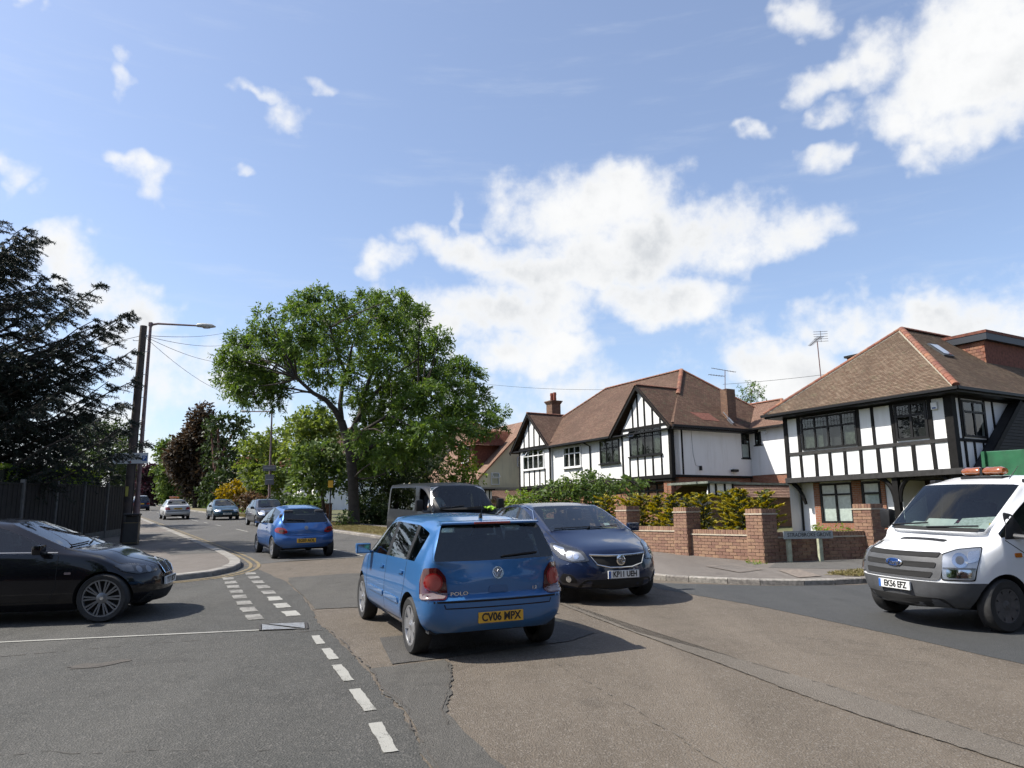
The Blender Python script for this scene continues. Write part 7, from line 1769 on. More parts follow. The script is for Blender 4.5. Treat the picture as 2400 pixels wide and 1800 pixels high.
# ================================================================== trees, hedges, shrubs
def px_point(u, v, y):
    """the point at distance y up the view that lies on a bearing taken from the photograph"""
    x_, y_ = (u - 1200) / 1734.0, (900 - v) / 1734.0
    c, s = math.cos(ROLL), math.sin(ROLL); x_, y_ = x_ * c + y_ * s, -x_ * s + y_ * c
    d = (x_, math.cos(PITCH) - y_ * math.sin(PITCH), math.sin(PITCH) + y_ * math.cos(PITCH)); t = y / d[1]
    return Vector((t * d[0], y, CAM_H + t * d[2]))
def leaves(name, P, D, N, ln, wd, mat, parent, rng, fold=0.0):
    """P leaf roots, D leaf directions, N leaf normals (arrays): one lozenge each"""
    n = len(P); S = np.cross(D, N); S /= (np.linalg.norm(S, axis=1, keepdims=True) + 1e-9)
    l = (ln * rng.uniform(.65, 1.25, n))[:, None]; w = (wd * rng.uniform(.7, 1.2, n))[:, None]
    V_ = np.empty((n, 4, 3)); V_[:, 0] = P; V_[:, 1] = P + D * l * .45 + S * w * .5; V_[:, 2] = P + D * l; V_[:, 3] = P + D * l * .45 - S * w * .5
    me = bpy.data.meshes.new(name); me.vertices.add(n * 4); me.loops.add(n * 4); me.polygons.add(n)
    me.vertices.foreach_set('co', V_.reshape(-1)); me.loops.foreach_set('vertex_index', np.arange(n * 4, dtype=np.int32)); me.polygons.foreach_set('loop_start', np.arange(0, n * 4, 4, dtype=np.int32))
    me.update(calc_edges=True)
    return link(name, me, parent, mat)
def unit(v): return v / (np.linalg.norm(v, axis=-1, keepdims=True) + 1e-9)
def spray(rng, centre, rad, twigs, per, tl, droop=.25, shell=.55, up=.15):
    """twigs growing outward through an ellipsoid, leaflets ranked along each"""
    c, r = np.array(centre), np.array(rad)
    d = unit(rng.normal(size=(twigs, 3))); k = rng.uniform(shell, 1.0, (twigs, 1)) ** .7
    p0 = c + d * r * (k - .18); td = unit(d * r / r.max() + rng.normal(scale=.45, size=(twigs, 3)) + np.array([0, 0, up]))
    L_ = tl * rng.uniform(.6, 1.25, (twigs, 1))
    t = np.linspace(.1, 1, per)[None, :, None]
    P = p0[:, None] + td[:, None] * L_[:, None] * t; P[..., 2] -= droop * (t[..., 0] ** 2) * L_
    side = unit(np.cross(td, rng.normal(size=(twigs, 3))))[:, None] * np.where(np.arange(per) % 2, 1, -1)[None, :, None]
    D_ = unit(td[:, None] * .7 + side + rng.normal(scale=.3, size=(twigs, per, 3))); D_[..., 2] -= .25; D_ = unit(D_)
    N_ = unit(rng.normal(size=(twigs, per, 3)) + np.array([0, 0, .8]))
    return P.reshape(-1, 3), D_.reshape(-1, 3), N_.reshape(-1, 3)
def bent(p, q, rng, sag=.1, n=6, lift=0.0):
    p, q = np.array(p, float), np.array(q, float); L_ = np.linalg.norm(q - p); off = rng.normal(scale=sag * L_ * .5, size=3)
    return [tuple(p + (q - p) * t + off * math.sin(math.pi * t) + np.array([0, 0, lift * L_ * math.sin(math.pi * t)])) for t in np.linspace(0, 1, n)]
M_BARK = pm('bark_dark', (0.034, 0.028, 0.022), 0.95, col2=(0.058, 0.048, 0.038), vscale=4, bump=0.9, bscale=18, bdist=.03)
M_BARK_RED = pm('bark_reddish', (0.16, 0.085, 0.065), 0.95, var=.3, vscale=5, bump=.6, bscale=20)
def tree(name, label, base, trunk, clusters, mat, seed, leaf=(.2, .07), per=11, tl=.7, dens=60, droop=.25, bark=None, group=None, twig=True, shell=.55, cat='tree', limb=1.0, up=.15, fork=None):
    """trunk: list of (points, r0, r1) in world; clusters: (centre, radii) in world"""
    rng = np.random.default_rng(seed); B = Vector(base)
    root = empty(name, B, 0, label, cat, group); sh = np.array(B)
    m = MB()
    for pts, r0, r1 in trunk:
        n = len(pts); m.tube([Vector(p) - B for p in pts], [r0 + (r1 - r0) * i / (n - 1) for i in range(n)], 10)
    tops = [pts[-1] for pts, _, _ in trunk]; allp = [p for pts, _, _ in trunk for p in pts[1:]]
    Ps, Ds, Ns = [], [], []
    for c, r in clusters:
        c = np.array(c, float); r = np.array(r, float)
        if twig:
            src = min(allp, key=lambda p: np.linalg.norm(np.array(p) - c) + max(0, p[2] - c[2]) * 1.5)
            path = bent(src, c, rng, .12, 6, .05); d_ = np.linalg.norm(np.array(src) - c)
            m.tube([Vector(p) - B for p in path], [max(.012, (.038 * limb * min(1, d_ / 3) + .014) * (1 - .75 * i / 5)) for i in range(6)], 6)
            for _ in range(4):
                q = c + unit(rng.normal(size=3)) * r * .8; pp = bent(path[4], q, rng, .15, 4)
                m.tube([Vector(p) - B for p in pp], [.03 * limb, .022 * limb, .014 * limb, .008], 5)
        nt = max(8, int(dens * (2.3 if cat == 'tree' else 3.2) * (r[0] * r[1] * r[2]) ** (2 / 3)))
        P, D_, N_ = spray(rng, c, r, nt, per, tl, droop, shell, up); Ps.append(P); Ds.append(D_); Ns.append(N_)
    m.build('trunk', bark or M_BARK, root, True)
    leaves('crown', np.vstack(Ps) - sh, np.vstack(Ds), np.vstack(Ns), leaf[0], leaf[1], mat, root, rng)
    return root
L_ASH = leaf_mat('leaf_ash', [(0.046, 0.096, 0.018), (0.088, 0.158, 0.028), (0.145, 0.215, 0.042)], 0.40, vs=.35)
L_DARK = leaf_mat('leaf_dark_green', [(0.018, 0.035, 0.009), (0.031, 0.056, 0.014), (0.053, 0.085, 0.020)], 0.3)
L_MID = leaf_mat('leaf_mid_green', [(0.045, 0.087, 0.018), (0.083, 0.138, 0.030), (0.135, 0.195, 0.045)], 0.38)
L_LIGHT = leaf_mat('leaf_light_green', [(0.077, 0.119, 0.022), (0.126, 0.182, 0.034), (0.189, 0.245, 0.049)], 0.42)
L_LIME = leaf_mat('leaf_lime', [(0.108, 0.182, 0.020), (0.162, 0.250, 0.030), (0.223, 0.311, 0.047)], 0.4)
L_COPPER = leaf_mat('leaf_copper', [(0.026, 0.018, 0.011), (0.045, 0.030, 0.016), (0.072, 0.050, 0.024)], 0.3)
L_PURPLE = leaf_mat('leaf_purple', [(0.022, 0.009, 0.013), (0.040, 0.014, 0.020), (0.060, 0.024, 0.028)], 0.3)
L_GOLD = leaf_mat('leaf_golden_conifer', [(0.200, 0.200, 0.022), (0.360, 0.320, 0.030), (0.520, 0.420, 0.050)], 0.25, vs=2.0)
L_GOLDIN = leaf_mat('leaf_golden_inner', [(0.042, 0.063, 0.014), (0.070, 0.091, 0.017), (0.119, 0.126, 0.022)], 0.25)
L_YELLOW = leaf_mat('leaf_yellow', [(0.16, 0.13, 0.010), (0.27, 0.20, 0.014), (0.36, 0.27, 0.022)], 0.4)
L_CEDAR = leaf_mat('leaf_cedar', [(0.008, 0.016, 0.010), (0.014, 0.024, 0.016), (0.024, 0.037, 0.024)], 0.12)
L_BROWN = leaf_mat('leaf_russet', [(0.07, 0.045, 0.025), (0.11, 0.07, 0.035), (0.15, 0.10, 0.05)], .3)
# ---- the ash on the verge
def c8(x, y): return 480 + x * .38576, 640 + y * .38576
def cluster_list(pts, conv, y0, depth, ppm, rng, flat=.85):
    out = []
    cx = sum(p[0] for p in pts) / len(pts); R_ = max(abs(p[0] - cx) + p[2] for p in pts)
    for (x, y, rx, ry) in pts:
        k = math.sqrt(max(.05, 1 - ((x - cx) / R_) ** 2)); dy = rng.uniform(-1, 1) * depth * k
        c = px_point(*conv(x, y), y0 + dy); s = (y0 + dy) / y0 / ppm
        out.append((tuple(c), (rx * s, max(rx, ry) * s * flat, ry * s)))
    return out
def ash():
    rng = random.Random(21)
    pts = [(150, 520, 95, 70), (120, 610, 70, 75), (230, 420, 110, 75), (260, 560, 130, 90), (200, 690, 95, 75), (330, 640, 140, 90), (270, 770, 90, 50), (420, 770, 80, 55), (430, 680, 100, 70), (330, 330, 70, 65), (370, 250, 60, 55), (420, 400, 110, 80), (480, 490, 120, 90), (560, 400, 110, 80), (520, 230, 80, 70), (600, 180, 90, 65), (690, 130, 70, 50), (640, 280, 110, 80), (580, 580, 110, 75), (690, 560, 110, 75), (660, 420, 100, 80), (760, 330, 100, 80), (790, 190, 90, 70), (800, 470, 100, 75), (870, 250, 90, 75), (900, 370, 100, 80), (980, 150, 90, 60), (1060, 190, 90, 70), (1160, 160, 90, 65), (1240, 230, 90, 70), (1310, 260, 70, 60), (1020, 300, 110, 80), (1140, 300, 110, 80), (1230, 350, 100, 70), (1060, 430, 110, 80), (1180, 450, 110, 80), (1330, 400, 90, 60), (1420, 390, 75, 55), (960, 520, 100, 75), (1080, 570, 120, 80), (1280, 520, 110, 70), (1420, 500, 90, 60), (1300, 640, 130, 80), (1430, 620, 120, 70), (1540, 570, 110, 65), (1620, 620, 80, 60), (1180, 690, 120, 80), (1060, 700, 100, 75), (1380, 730, 130, 75), (1530, 710, 120, 70), (1660, 740, 90, 60), (1250, 800, 130, 80), (1120, 820, 110, 80), (1400, 850, 140, 75), (1560, 830, 130, 70), (1690, 880, 100, 55), (1780, 850, 55, 50), (1790, 930, 45, 40), (1000, 880, 110, 80), (1180, 930, 140, 80), (1350, 960, 150, 75), (1530, 950, 140, 65), (1660, 980, 90, 45), (720, 660, 80, 55), (880, 620, 90, 70), (940, 760, 90, 70), (740, 800, 50, 45), (1010, 990, 110, 80), (1160, 1040, 140, 75), (960, 1090, 90, 70), (1330, 1060, 140, 60)]
    pts += [(1000, 1180, 80, 60), (1090, 1130, 90, 60), (930, 1000, 60, 60), (1230, 1120, 110, 60), (1480, 1040, 110, 50)]
    cl = [(c, tuple(q * rng.uniform(.68, .98) for q in r)) for c, r in cluster_list(pts, c8, 39.2, 5.2, 113.0, rng, .9)]
    Pt = lambda x, y, dy=0: tuple(px_point(*c8(x, y), 39.0 + dy))
    base = px_point(*c8(907, 1545), 38.9)
    base.z = gz(base.x, base.y)
    t0 = [tuple(base), Pt(905, 1400), Pt(900, 1250), Pt(885, 1100), Pt(860, 1000), Pt(830, 900)]
    tr = [(t0, .31, .21), ([Pt(835, 915), Pt(790, 830, -.4), Pt(735, 770, -.7), Pt(660, 730, -.9), Pt(560, 640, -1.2)], .17, .08), ([Pt(832, 905), Pt(822, 800, .2), Pt(835, 690, .3), Pt(870, 560, .4), Pt(900, 420, .2)], .15, .06), ([Pt(850, 600, .2), Pt(800, 470, -.5), Pt(760, 330, -.8)], .10, .05), ([Pt(862, 1010), Pt(930, 880, .8), Pt(1010, 760, 1.2), Pt(1120, 640, 1.4)], .13, .06), ([Pt(880, 1080), Pt(960, 960, -1.2), Pt(1120, 860, -2), Pt(1300, 800, -2.2)], .11, .05), ([Pt(930, 900, .8), Pt(1000, 640, 1.6), Pt(1060, 420, 1.8), Pt(1090, 280, 1.6)], .13, .05), ([Pt(1120, 640, 1.4), Pt(1300, 520, 2), Pt(1430, 440, 2.2)], .08, .04), ([Pt(895, 1150), Pt(1000, 1060, 1), Pt(1200, 980, 1.6), Pt(1500, 920, 1.6)], .13, .05)]
    # a twiggy knot of shoots low on the trunk
    return tree('ash_tree', 'big spreading ash tree with dark leaning trunk on the grass verge', base, tr, cl, L_ASH, 5, (.23, .078), 12, .55, 105, .22, limb=1.1, shell=.25)
ash()
# ---- cedar at the left edge
def cedar():
    rng = np.random.default_rng(8); base = Vector((-19.2, 24.2, gz(0, 24.2))); B = np.array(base)
    root = empty('cedar_tree', base, 0, 'dark cedar with upswept feathery branches at the left edge', 'tree')
    m = MB(); Ps, Ds, Ns = [], [], []
    H_ = 10.6
    m.tube([(0, 0, 0), (.1, 0, 5), (.2, .1, 10), (.35, 0, H_)], [.45, .34, .2, .04], 10)
    tips = [(20, 75), (95, 160), (230, 165), (235, 400), (510, 395), (500, 570), (640, 540), (675, 535), (660, 560), (690, 730), (610, 770), (690, 870), (640, 990), (680, 1080), (600, 1000), (560, 1250), (745, 1195), (420, 480), (330, 420), (300, 560), (560, 640), (520, 830), (560, 900), (470, 760), (600, 690), (430, 1040), (500, 1120), (350, 900), (640, 1130)]
    br = []
    for (x, y) in tips:
        t = np.array(px_point(x * .46404, 480 + y * .46404, 23.4 + rng.uniform(-1.6, 1.6))) - B
        dist = math.hypot(t[0], t[1]); z0 = max(1.5, t[2] - dist * rng.uniform(.28, .5)); br.append((z0, t))
    for k in range(155):
        z0 = rng.uniform(1.0, 10.2); L_ = (7.2 * (1 - z0 / 15.5) ** .75) * rng.uniform(.65, 1.0); az = rng.uniform(0, 2 * math.pi)
        br.append((z0, np.array([math.cos(az) * L_, math.sin(az) * L_, z0 + L_ * rng.uniform(.1, .42)])))
    for z0, t in br:
        p0 = np.array([.2 * z0 / 10, 0, z0]); L_ = np.linalg.norm(t - p0); n = 9
        s = np.linspace(0, 1, n); path = p0 + (t - p0) * s[:, None]; path[:, 2] -= np.sin(math.pi * s) * L_ * .05; path += rng.normal(scale=.05, size=path.shape) * s[:, None]
        m.tube([tuple(p) for p in path], [max(.012, .075 * (1 - k / n) * min(1, L_ / 5)) for k in range(n)], 5)
        d = unit(t - p0); side = unit(np.cross(d, [0, 0, 1])); nt = int(L_ * 8)
        for i in range(nt):
            f = rng.uniform(.22, 1.0) if i > 2 else .98; q = p0 + (t - p0) * f; q[2] -= math.sin(math.pi * f) * L_ * .05
            ln = (0.25 + 1.05 * (1 - f) ** .6) * rng.uniform(.55, 1.1); sg = 1 if i % 2 else -1
            td = unit(d * rng.uniform(.5, 1.0) + side * sg * rng.uniform(.25, 1.0) + np.array([0, 0, rng.uniform(-.62, .02)]))
            e = q + td * ln; e[2] -= ln * .28
            m.tube([tuple(q), tuple((q + e) / 2 + np.array([0, 0, .02])), tuple(e)], [.014, .010, .005], 3, False)
            k = int(ln * 88) + 16; u = rng.uniform(0, 1, (k, 1)); P = q + (e - q) * u; dirs = unit(td + rng.normal(scale=.9, size=(k, 3)) + np.array([0, 0, -.15]))
            Ps.append(P); Ds.append(dirs); Ns.append(unit(rng.normal(size=(k, 3))))
    m.build('trunk', M_BARK, root, True)
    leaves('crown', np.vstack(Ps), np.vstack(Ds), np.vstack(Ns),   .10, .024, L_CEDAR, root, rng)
cedar()
# ---- other trees: outlines taken on their bearings, each at its own distance
def c7(x, y): return x * .46404, 480 + y * .46404
def c4(x, y): return 200 + x * .31646, 1000 + y * .31646
def c5(x, y): return 1150 + x * .32098, 840 + y * .32098
def c9(x, y): return 960 + x * 340 / 2169, 980 + y * 340 / 2169
def simple_tree(name, label, conv, scale, y, pts, foot, mat, seed, depth=1.5, leaf=(.3, .16), per=9, tl=.8, dens=45, bark=None, tr=.18, group='trees lining the main road', shell=.45, limb=1.0, cat='tree', droop=.2, stems=None, twig=True):
    """pts and foot in crop pixels of the working view named by conv; scale: metres per crop pixel at distance y"""
    rng = random.Random(seed); ppm = 1 / scale
    cl = cluster_list(pts, conv, y, depth, ppm, rng)
    b = px_point(*conv(*foot), y); b.z = gz(b.x, b.y)
    top = px_point(*conv(sum(p[0] for p in pts) / len(pts), min(p[1] for p in pts) + (max(p[1] for p in pts) - min(p[1] for p in pts)) * .35), y)
    mid = b.lerp(top, .5) + Vector((rng.uniform(-.3, .3), 0, 0))
    trunk = [([tuple(b), tuple(b.lerp(mid, .5)), tuple(mid), tuple(top)], tr, tr * .35)]
    if stems:
        for s_ in stems: trunk.append(([tuple(px_point(*conv(*q), y)) for q in s_], tr * .55, tr * .2))
    return tree(name, label, b, trunk, cl, mat, seed, leaf, per, tl, dens, droop, bark, group, shell=shell, limb=limb, cat=cat, twig=twig)
S8 = lambda y: y / 1734 * .38576
S7 = lambda y: y / 1734 * .46404
S4 = lambda y: y / 1734 * .31646
S5 = lambda y: y / 1734 * .32098
simple_tree('copper_beech', 'dark brown-leaved conical tree across the road beyond the taxi', c7, S7(92), 92, [(1030, 1040, 22, 25), (1010, 1085, 40, 40), (1045, 1110, 35, 40), (985, 1150, 50, 45), (1040, 1170, 45, 50), (940, 1200, 55, 45), (1010, 1230, 60, 50), (1060, 1250, 30, 50), (910, 1260, 60, 45), (980, 1300, 60, 50), (920, 1330, 55, 40), (1030, 1330, 40, 50), (960, 1380, 60, 45), (1010, 1430, 50, 50), (900, 1300, 40, 40)], (985, 1500), L_COPPER, 31, 3.0, (.5, .28), 8, 1.1, 46, tr=.3)
simple_tree('pollarded_tree', 'pollarded tree with bare knobbly limbs and sparse leaf tufts', c7, S7(78), 78, [(1090, 1100, 30, 28), (1140, 1085, 32, 25), (1190, 1095, 35, 28), (1235, 1110, 22, 25), (1060, 1130, 25, 25), (1110, 1160, 35, 30), (1215, 1180, 30, 35), (1170, 1140, 25, 22), (1080, 1220, 40, 35), (1150, 1250, 45, 40), (1200, 1250, 25, 30), (1080, 1300, 50, 40), (1150, 1330, 50, 40), (1100, 1390, 50, 45), (1160, 1400, 40, 40), (1060, 1450, 40, 40)], (1085, 1500), L_DARK, 32, 2.0, (.42, .24), 7, .8, 34, bark=M_BARK_RED, tr=.34, stems=[[(1090, 1350), (1105, 1220), (1100, 1140), (1130, 1095)], [(1095, 1320), (1150, 1200), (1185, 1140), (1215, 1110)], [(1120, 1300), (1190, 1230), (1215, 1180)], [(1085, 1330), (1075, 1220), (1065, 1130)]])
simple_tree('lime_tree', 'mid-green tree left of the copper-leaved one above the taxi', c7, S7(100), 100, [(850, 1215, 40, 25), (835, 1260, 40, 35), (870, 1300, 40, 40), (840, 1340, 40, 40), (880, 1390, 55, 40), (850, 1420, 45, 40), (920, 1430, 50, 45), (960, 1470, 40, 30), (870, 1470, 50, 35)], (880, 1510), L_MID, 33, 2.5, (.5, .3), 7, 1.1, 40, tr=.25)
simple_tree('purple_plum', 'purple-leaved tree at the far end of the road', c7, S7(120), 120, [(740, 1345, 45, 22), (790, 1350, 35, 25), (720, 1390, 40, 25), (770, 1400, 50, 30), (810, 1390, 25, 30), (730, 1430, 40, 25), (790, 1440, 40, 30), (760, 1470, 50, 25)], (765, 1510), L_PURPLE, 34, 3, (.6, .35), 7, 1.2, 40, tr=.3)
simple_tree('distant_yew', 'dark round tree behind the purple one beside the telegraph pole', c7, S7(135), 135, [(700, 1360, 30, 25), (655, 1390, 40, 50), (640, 1330, 30, 40), (690, 1420, 40, 40), (650, 1460, 40, 40), (610, 1420, 40, 50)], (680, 1500), L_DARK, 35, 3, (.6, .35), 7, 1.2, 40, tr=.3)
simple_tree('yew_tree', 'dark spreading evergreen behind the hedge beside the telegraph pole', c7, S7(40), 40, [(470, 1120, 70, 35), (560, 1130, 70, 40), (620, 1160, 45, 40), (420, 1160, 60, 40), (500, 1190, 80, 50), (590, 1220, 70, 50), (640, 1220, 35, 45), (440, 1240, 80, 50), (540, 1280, 80, 50), (620, 1300, 50, 50), (460, 1320, 80, 45), (560, 1350, 80, 40), (370, 1280, 70, 60), (330, 1340, 60, 50), (620, 1370, 50, 40)], (360, 1440), L_DARK, 36, 2.5, (.22, .1), 9, .7, 60, tr=.3)
simple_tree('young_lime', 'pale green bushy tree behind the second lamp post', c8, S8(64), 64, [(270, 1060, 45, 40), (330, 1030, 60, 45), (300, 1130, 60, 50), (390, 1080, 55, 50), (260, 1190, 45, 45), (350, 1180, 70, 50), (440, 1000, 60, 50), (460, 1100, 60, 50), (290, 1250, 50, 40), (400, 1230, 70, 50), (480, 1200, 50, 50), (340, 1300, 70, 40), (450, 1300, 60, 40)], (370, 1420), L_LIGHT, 37, 2, (.34, .2), 8, .8, 48, tr=.18)
simple_tree('sycamore', 'bright yellow-green tree top rising behind the ash trunk', c8, S8(56), 56, [(600, 880, 60, 45), (680, 870, 60, 40), (740, 900, 50, 45), (560, 940, 55, 50), (640, 940, 70, 50), (720, 960, 60, 50), (540, 1020, 50, 50), (620, 1020, 70, 50), (710, 1040, 60, 50), (520, 1100, 50, 50), (780, 960, 40, 50), (600, 1110, 60, 50)], (640, 1420), L_LIGHT, 38, 2, (.34, .2), 8, .8, 46, tr=.18)
simple_tree('magnolia_tree', 'large-leaved green street tree with slim trunk beside the bus stop post', c8, S8(44), 44, [(640, 1080, 60, 40), (720, 1060, 60, 40), (790, 1090, 55, 45), (600, 1140, 60, 45), (680, 1140, 70, 45), (760, 1150, 70, 45), (830, 1160, 40, 45), (570, 1210, 50, 45), (650, 1210, 70, 45), (740, 1230, 70, 45), (810, 1230, 45, 40), (590, 1270, 55, 35), (690, 1280, 70, 35), (780, 1290, 55, 30)], (730, 1525), L_MID, 39, 1.6, (.34, .17), 7, .6, 50, tr=.14)
simple_tree('holm_oak', 'dense dark evergreen tree standing behind the ash trunk', c8, S8(47), 47, [(960, 1060, 80, 60), (1060, 1110, 90, 60), (1160, 1130, 90, 60), (1260, 1120, 90, 60), (1360, 1120, 80, 60), (940, 1170, 80, 60), (1040, 1210, 90, 60), (1150, 1220, 90, 60), (1270, 1220, 90, 60), (1380, 1210, 70, 60), (960, 1290, 80, 60), (1080, 1310, 90, 60), (1200, 1310, 90, 60), (1320, 1310, 90, 60), (1000, 1400, 90, 60), (1120, 1420, 80, 60), (1400, 1330, 60, 60), (900, 1240, 50, 60)], (1120, 1500), L_DARK, 40, 2.5, (.24, .12), 9, .7, 62, tr=.25)
simple_tree('maple_sapling', 'bright young maple in front of the cream house', c8, S8(41), 41, [(1590, 1060, 28, 30), (1560, 1110, 45, 30), (1620, 1110, 35, 30), (1530, 1170, 45, 35), (1600, 1170, 50, 35), (1640, 1210, 30, 35), (1490, 1220, 40, 35), (1560, 1240, 55, 35), (1620, 1270, 40, 30), (1500, 1280, 45, 30), (1570, 1300, 50, 25), (1480, 1150, 15, 20)], (1570, 1440), L_LIME, 41, 1.0, (.20, .12), 8, .5, 55, tr=.07)
simple_tree('yellow_shrub', 'golden yellow shrub beyond the parked dark cars', c8, S8(62), 62, [(170, 1290, 30, 22), (140, 1330, 45, 28), (200, 1330, 35, 25), (110, 1350, 30, 20), (230, 1350, 30, 20), (160, 1370, 60, 25)], (165, 1420), L_YELLOW, 42, 1.2, (.28, .16), 8, .5, 60, cat='shrub', group='front garden shrubs', tr=.05)
simple_tree('russet_shrub', 'russet-tinted shrub right of the golden yellow one', c8, S8(60), 60, [(240, 1380, 40, 28), (290, 1370, 40, 30), (330, 1390, 35, 28), (270, 1410, 60, 20)], (280, 1430), L_BROWN, 43, 1.2, (.26, .14), 8, .5, 50, cat='shrub', group='front garden shrubs', tr=.04)
simple_tree('laurel_hedge', 'leafy green hedge left of the bus stop post', c8, S8(48), 48, [(600, 1390, 50, 30), (660, 1380, 50, 30), (570, 1430, 50, 35), (640, 1430, 60, 35), (700, 1430, 45, 40), (680, 1480, 60, 35), (600, 1470, 60, 30), (540, 1410, 40, 30)], (640, 1500), L_MID, 44, 1.0, (.24, .14), 8, .45, 70, cat='hedge', group='front garden shrubs', tr=.05)
simple_tree('dark_hedge', 'low dark hedge behind the dark grey hatchback', c8, S8(52), 52, [(420, 1400, 50, 30), (480, 1400, 50, 30), (520, 1390, 40, 35), (390, 1420, 40, 30), (450, 1430, 60, 25)], (460, 1460), L_DARK, 45, 1.0, (.24, .14), 8, .45, 70, cat='hedge', group='front garden shrubs', tr=.05)
simple_tree('verge_bush', 'small green bush growing against the ash trunk', c8, S8(37.6), 37.6, [(850, 1480, 32, 32), (820, 1510, 28, 25), (880, 1510, 30, 28), (855, 1530, 40, 18)], (855, 1550), L_MID, 46, .35, (.14, .08), 8, .3, 85, cat='bush', group='front garden shrubs', tr=.03)
simple_tree('garden_shrub', 'dark shrubs under the trees right of the ash trunk', c8, S8(43), 43, [(980, 1450, 60, 40), (1060, 1450, 60, 45), (1010, 1500, 60, 30), (1100, 1490, 50, 35), (940, 1490, 40, 40), (1150, 1440, 60, 40), (1250, 1430, 70, 40)], (1040, 1530), L_DARK, 47, 1.0, (.2, .11), 8, .4, 65, cat='shrub', group='front garden shrubs', tr=.05)
simple_tree('birch_tree', 'pale weeping birch crown showing above the roof behind the chimney', c5, S5(62), 62, [(1890, 200, 30, 20), (1930, 205, 30, 25), (1860, 240, 35, 25), (1910, 250, 40, 25), (1960, 240, 28, 28), (1840, 290, 28, 22), (1890, 295, 35, 22), (1975, 270, 18, 20), (1870, 330, 30, 20), (1920, 320, 25, 20)], (1890, 900), L_ASH, 48, 1.2, (.20, .08), 9, .6, 46, tr=.14, group='trees behind the houses')
simple_tree('garden_hedge', 'bright leafy hedge at the left foot of the climber', c5, S5(27), 27, [(180, 1030, 50, 35), (240, 1020, 50, 40), (290, 1040, 40, 40), (150, 1070, 40, 30), (220, 1080, 60, 30), (300, 1090, 40, 30)], (230, 1130), L_LIME, 49, .6, (.13, .08), 9, .3, 90, cat='hedge', group='front garden shrubs', tr=.04)
simple_tree('climbing_pergola_plant', 'arching mass of climber on a pergola before the semi-detached pair', c5, S5(26), 26, [(360, 1010, 60, 45), (430, 970, 60, 45), (510, 940, 65, 45), (590, 910, 65, 45), (680, 890, 70, 40), (770, 890, 70, 35), (860, 900, 70, 35), (950, 910, 65, 35), (1030, 910, 55, 35), (1080, 920, 40, 25), (340, 1060, 60, 40), (420, 1040, 70, 45), (500, 1010, 70, 50), (590, 990, 70, 50), (680, 970, 75, 50), (770, 960, 70, 45), (860, 960, 70, 40), (950, 960, 60, 35), (700, 1040, 70, 40), (800, 1030, 60, 40), (560, 1050, 60, 40), (710, 860, 40, 20), (560, 890, 40, 22), (470, 1060, 60, 40)], (650, 1130), L_MID, 50, .9, (.15, .07), 10, .42, 85, cat='climber', group='front garden shrubs', tr=.06, droop=.5)
simple_tree('low_shrub', 'bright green low shrub under the ground-floor window of the corner house', lambda x, y: (1780 + x * .36173, 720 + y * .36173), 29.4 / 1734 * .36173, 29.4, [(395, 1432, 35, 18), (480, 1440, 30, 22), (540, 1445, 45, 25), (600, 1450, 40, 26), (560, 1470, 60, 20), (380, 1455, 40, 20)], (500, 1500), L_LIME, 51, .3, (.10, .05), 8, .25, 120, cat='shrub', group='front garden shrubs', tr=.02, twig=False)
simple_tree('weeds', 'tuft of weeds at the foot of the brick pier nearest the street sign', lambda x, y: (1380 + x * .217, 1080 + y * .217), 16.7 / 1734 * .217, 16.55, [(1720, 1128, 40, 12), (1780, 1122, 50, 16), (1840, 1128, 50, 10)], (1780, 1136), L_LIME, 52, .1, (.09, .02), 6, .12, 160, cat='plant', tr=.004, twig=False, group='front garden shrubs')
# ---- golden conifers behind the wall
def golden(a, b, top, seed, w=.52, label=''):
    rng = np.random.default_rng(seed); p = WP(a, b); h = top - p.z
    root = empty('golden_conifer', p, 0, label, 'conifer', 'golden conifers behind the garden wall')
    m = MB(); m.tube([(0, 0, 0), (.02, 0, h * .5), (0, .02, h * .94)], [.035, .025, .008], 6)
    Ps, Ds, Ns, Pi, Di, Ni = [], [], [], [], [], []
    nb = int(46 * h / 1.8)
    for k in range(nb):
        f = ((k + .5) / nb) ** .85; z = h * (.03 + .93 * f); az = k * 2.39996 + rng.uniform(-.3, .3); L_ = w * (1 - f) ** .42 * rng.uniform(.45, 1.12) * (1 + .45 * math.sin(z * 7.0 + seed)) + .12
        d = np.array([math.cos(az), math.sin(az), rng.uniform(.12, .42)]); d /= np.linalg.norm(d); q0 = np.array([0, 0, z - .12]); side = unit(np.cross(d, [0, 0, 1]))
        m.tube([tuple(q0), tuple(q0 + d * L_ * .8)], [.007, .003], 3, False)
        n = int(34 + 60 * L_ / .5); u = rng.uniform(.3, 1, (n, 1)); fan = rng.uniform(-1, 1, (n, 1)) * .30 * (1.15 - u)
        P = q0 + d * L_ * u + side * fan * L_; dirs = unit(d + side * fan * 2.2 + rng.normal(scale=.20, size=(n, 3)) + np.array([0, 0, .05]))
        Ps.append(P); Ds.append(dirs); Ns.append(unit(np.array([0, 0, 1]) + rng.normal(scale=.5, size=(n, 3))))
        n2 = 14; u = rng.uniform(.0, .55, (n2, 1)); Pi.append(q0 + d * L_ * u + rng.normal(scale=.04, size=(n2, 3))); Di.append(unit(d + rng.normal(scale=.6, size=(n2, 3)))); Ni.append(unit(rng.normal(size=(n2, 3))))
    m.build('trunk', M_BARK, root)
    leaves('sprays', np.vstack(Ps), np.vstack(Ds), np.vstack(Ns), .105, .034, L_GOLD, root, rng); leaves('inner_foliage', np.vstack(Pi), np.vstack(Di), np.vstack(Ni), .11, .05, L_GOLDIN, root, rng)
ords = ['tenth', 'ninth', 'eighth', 'seventh', 'sixth', 'fifth', 'fourth', 'third', 'second', 'nearest']
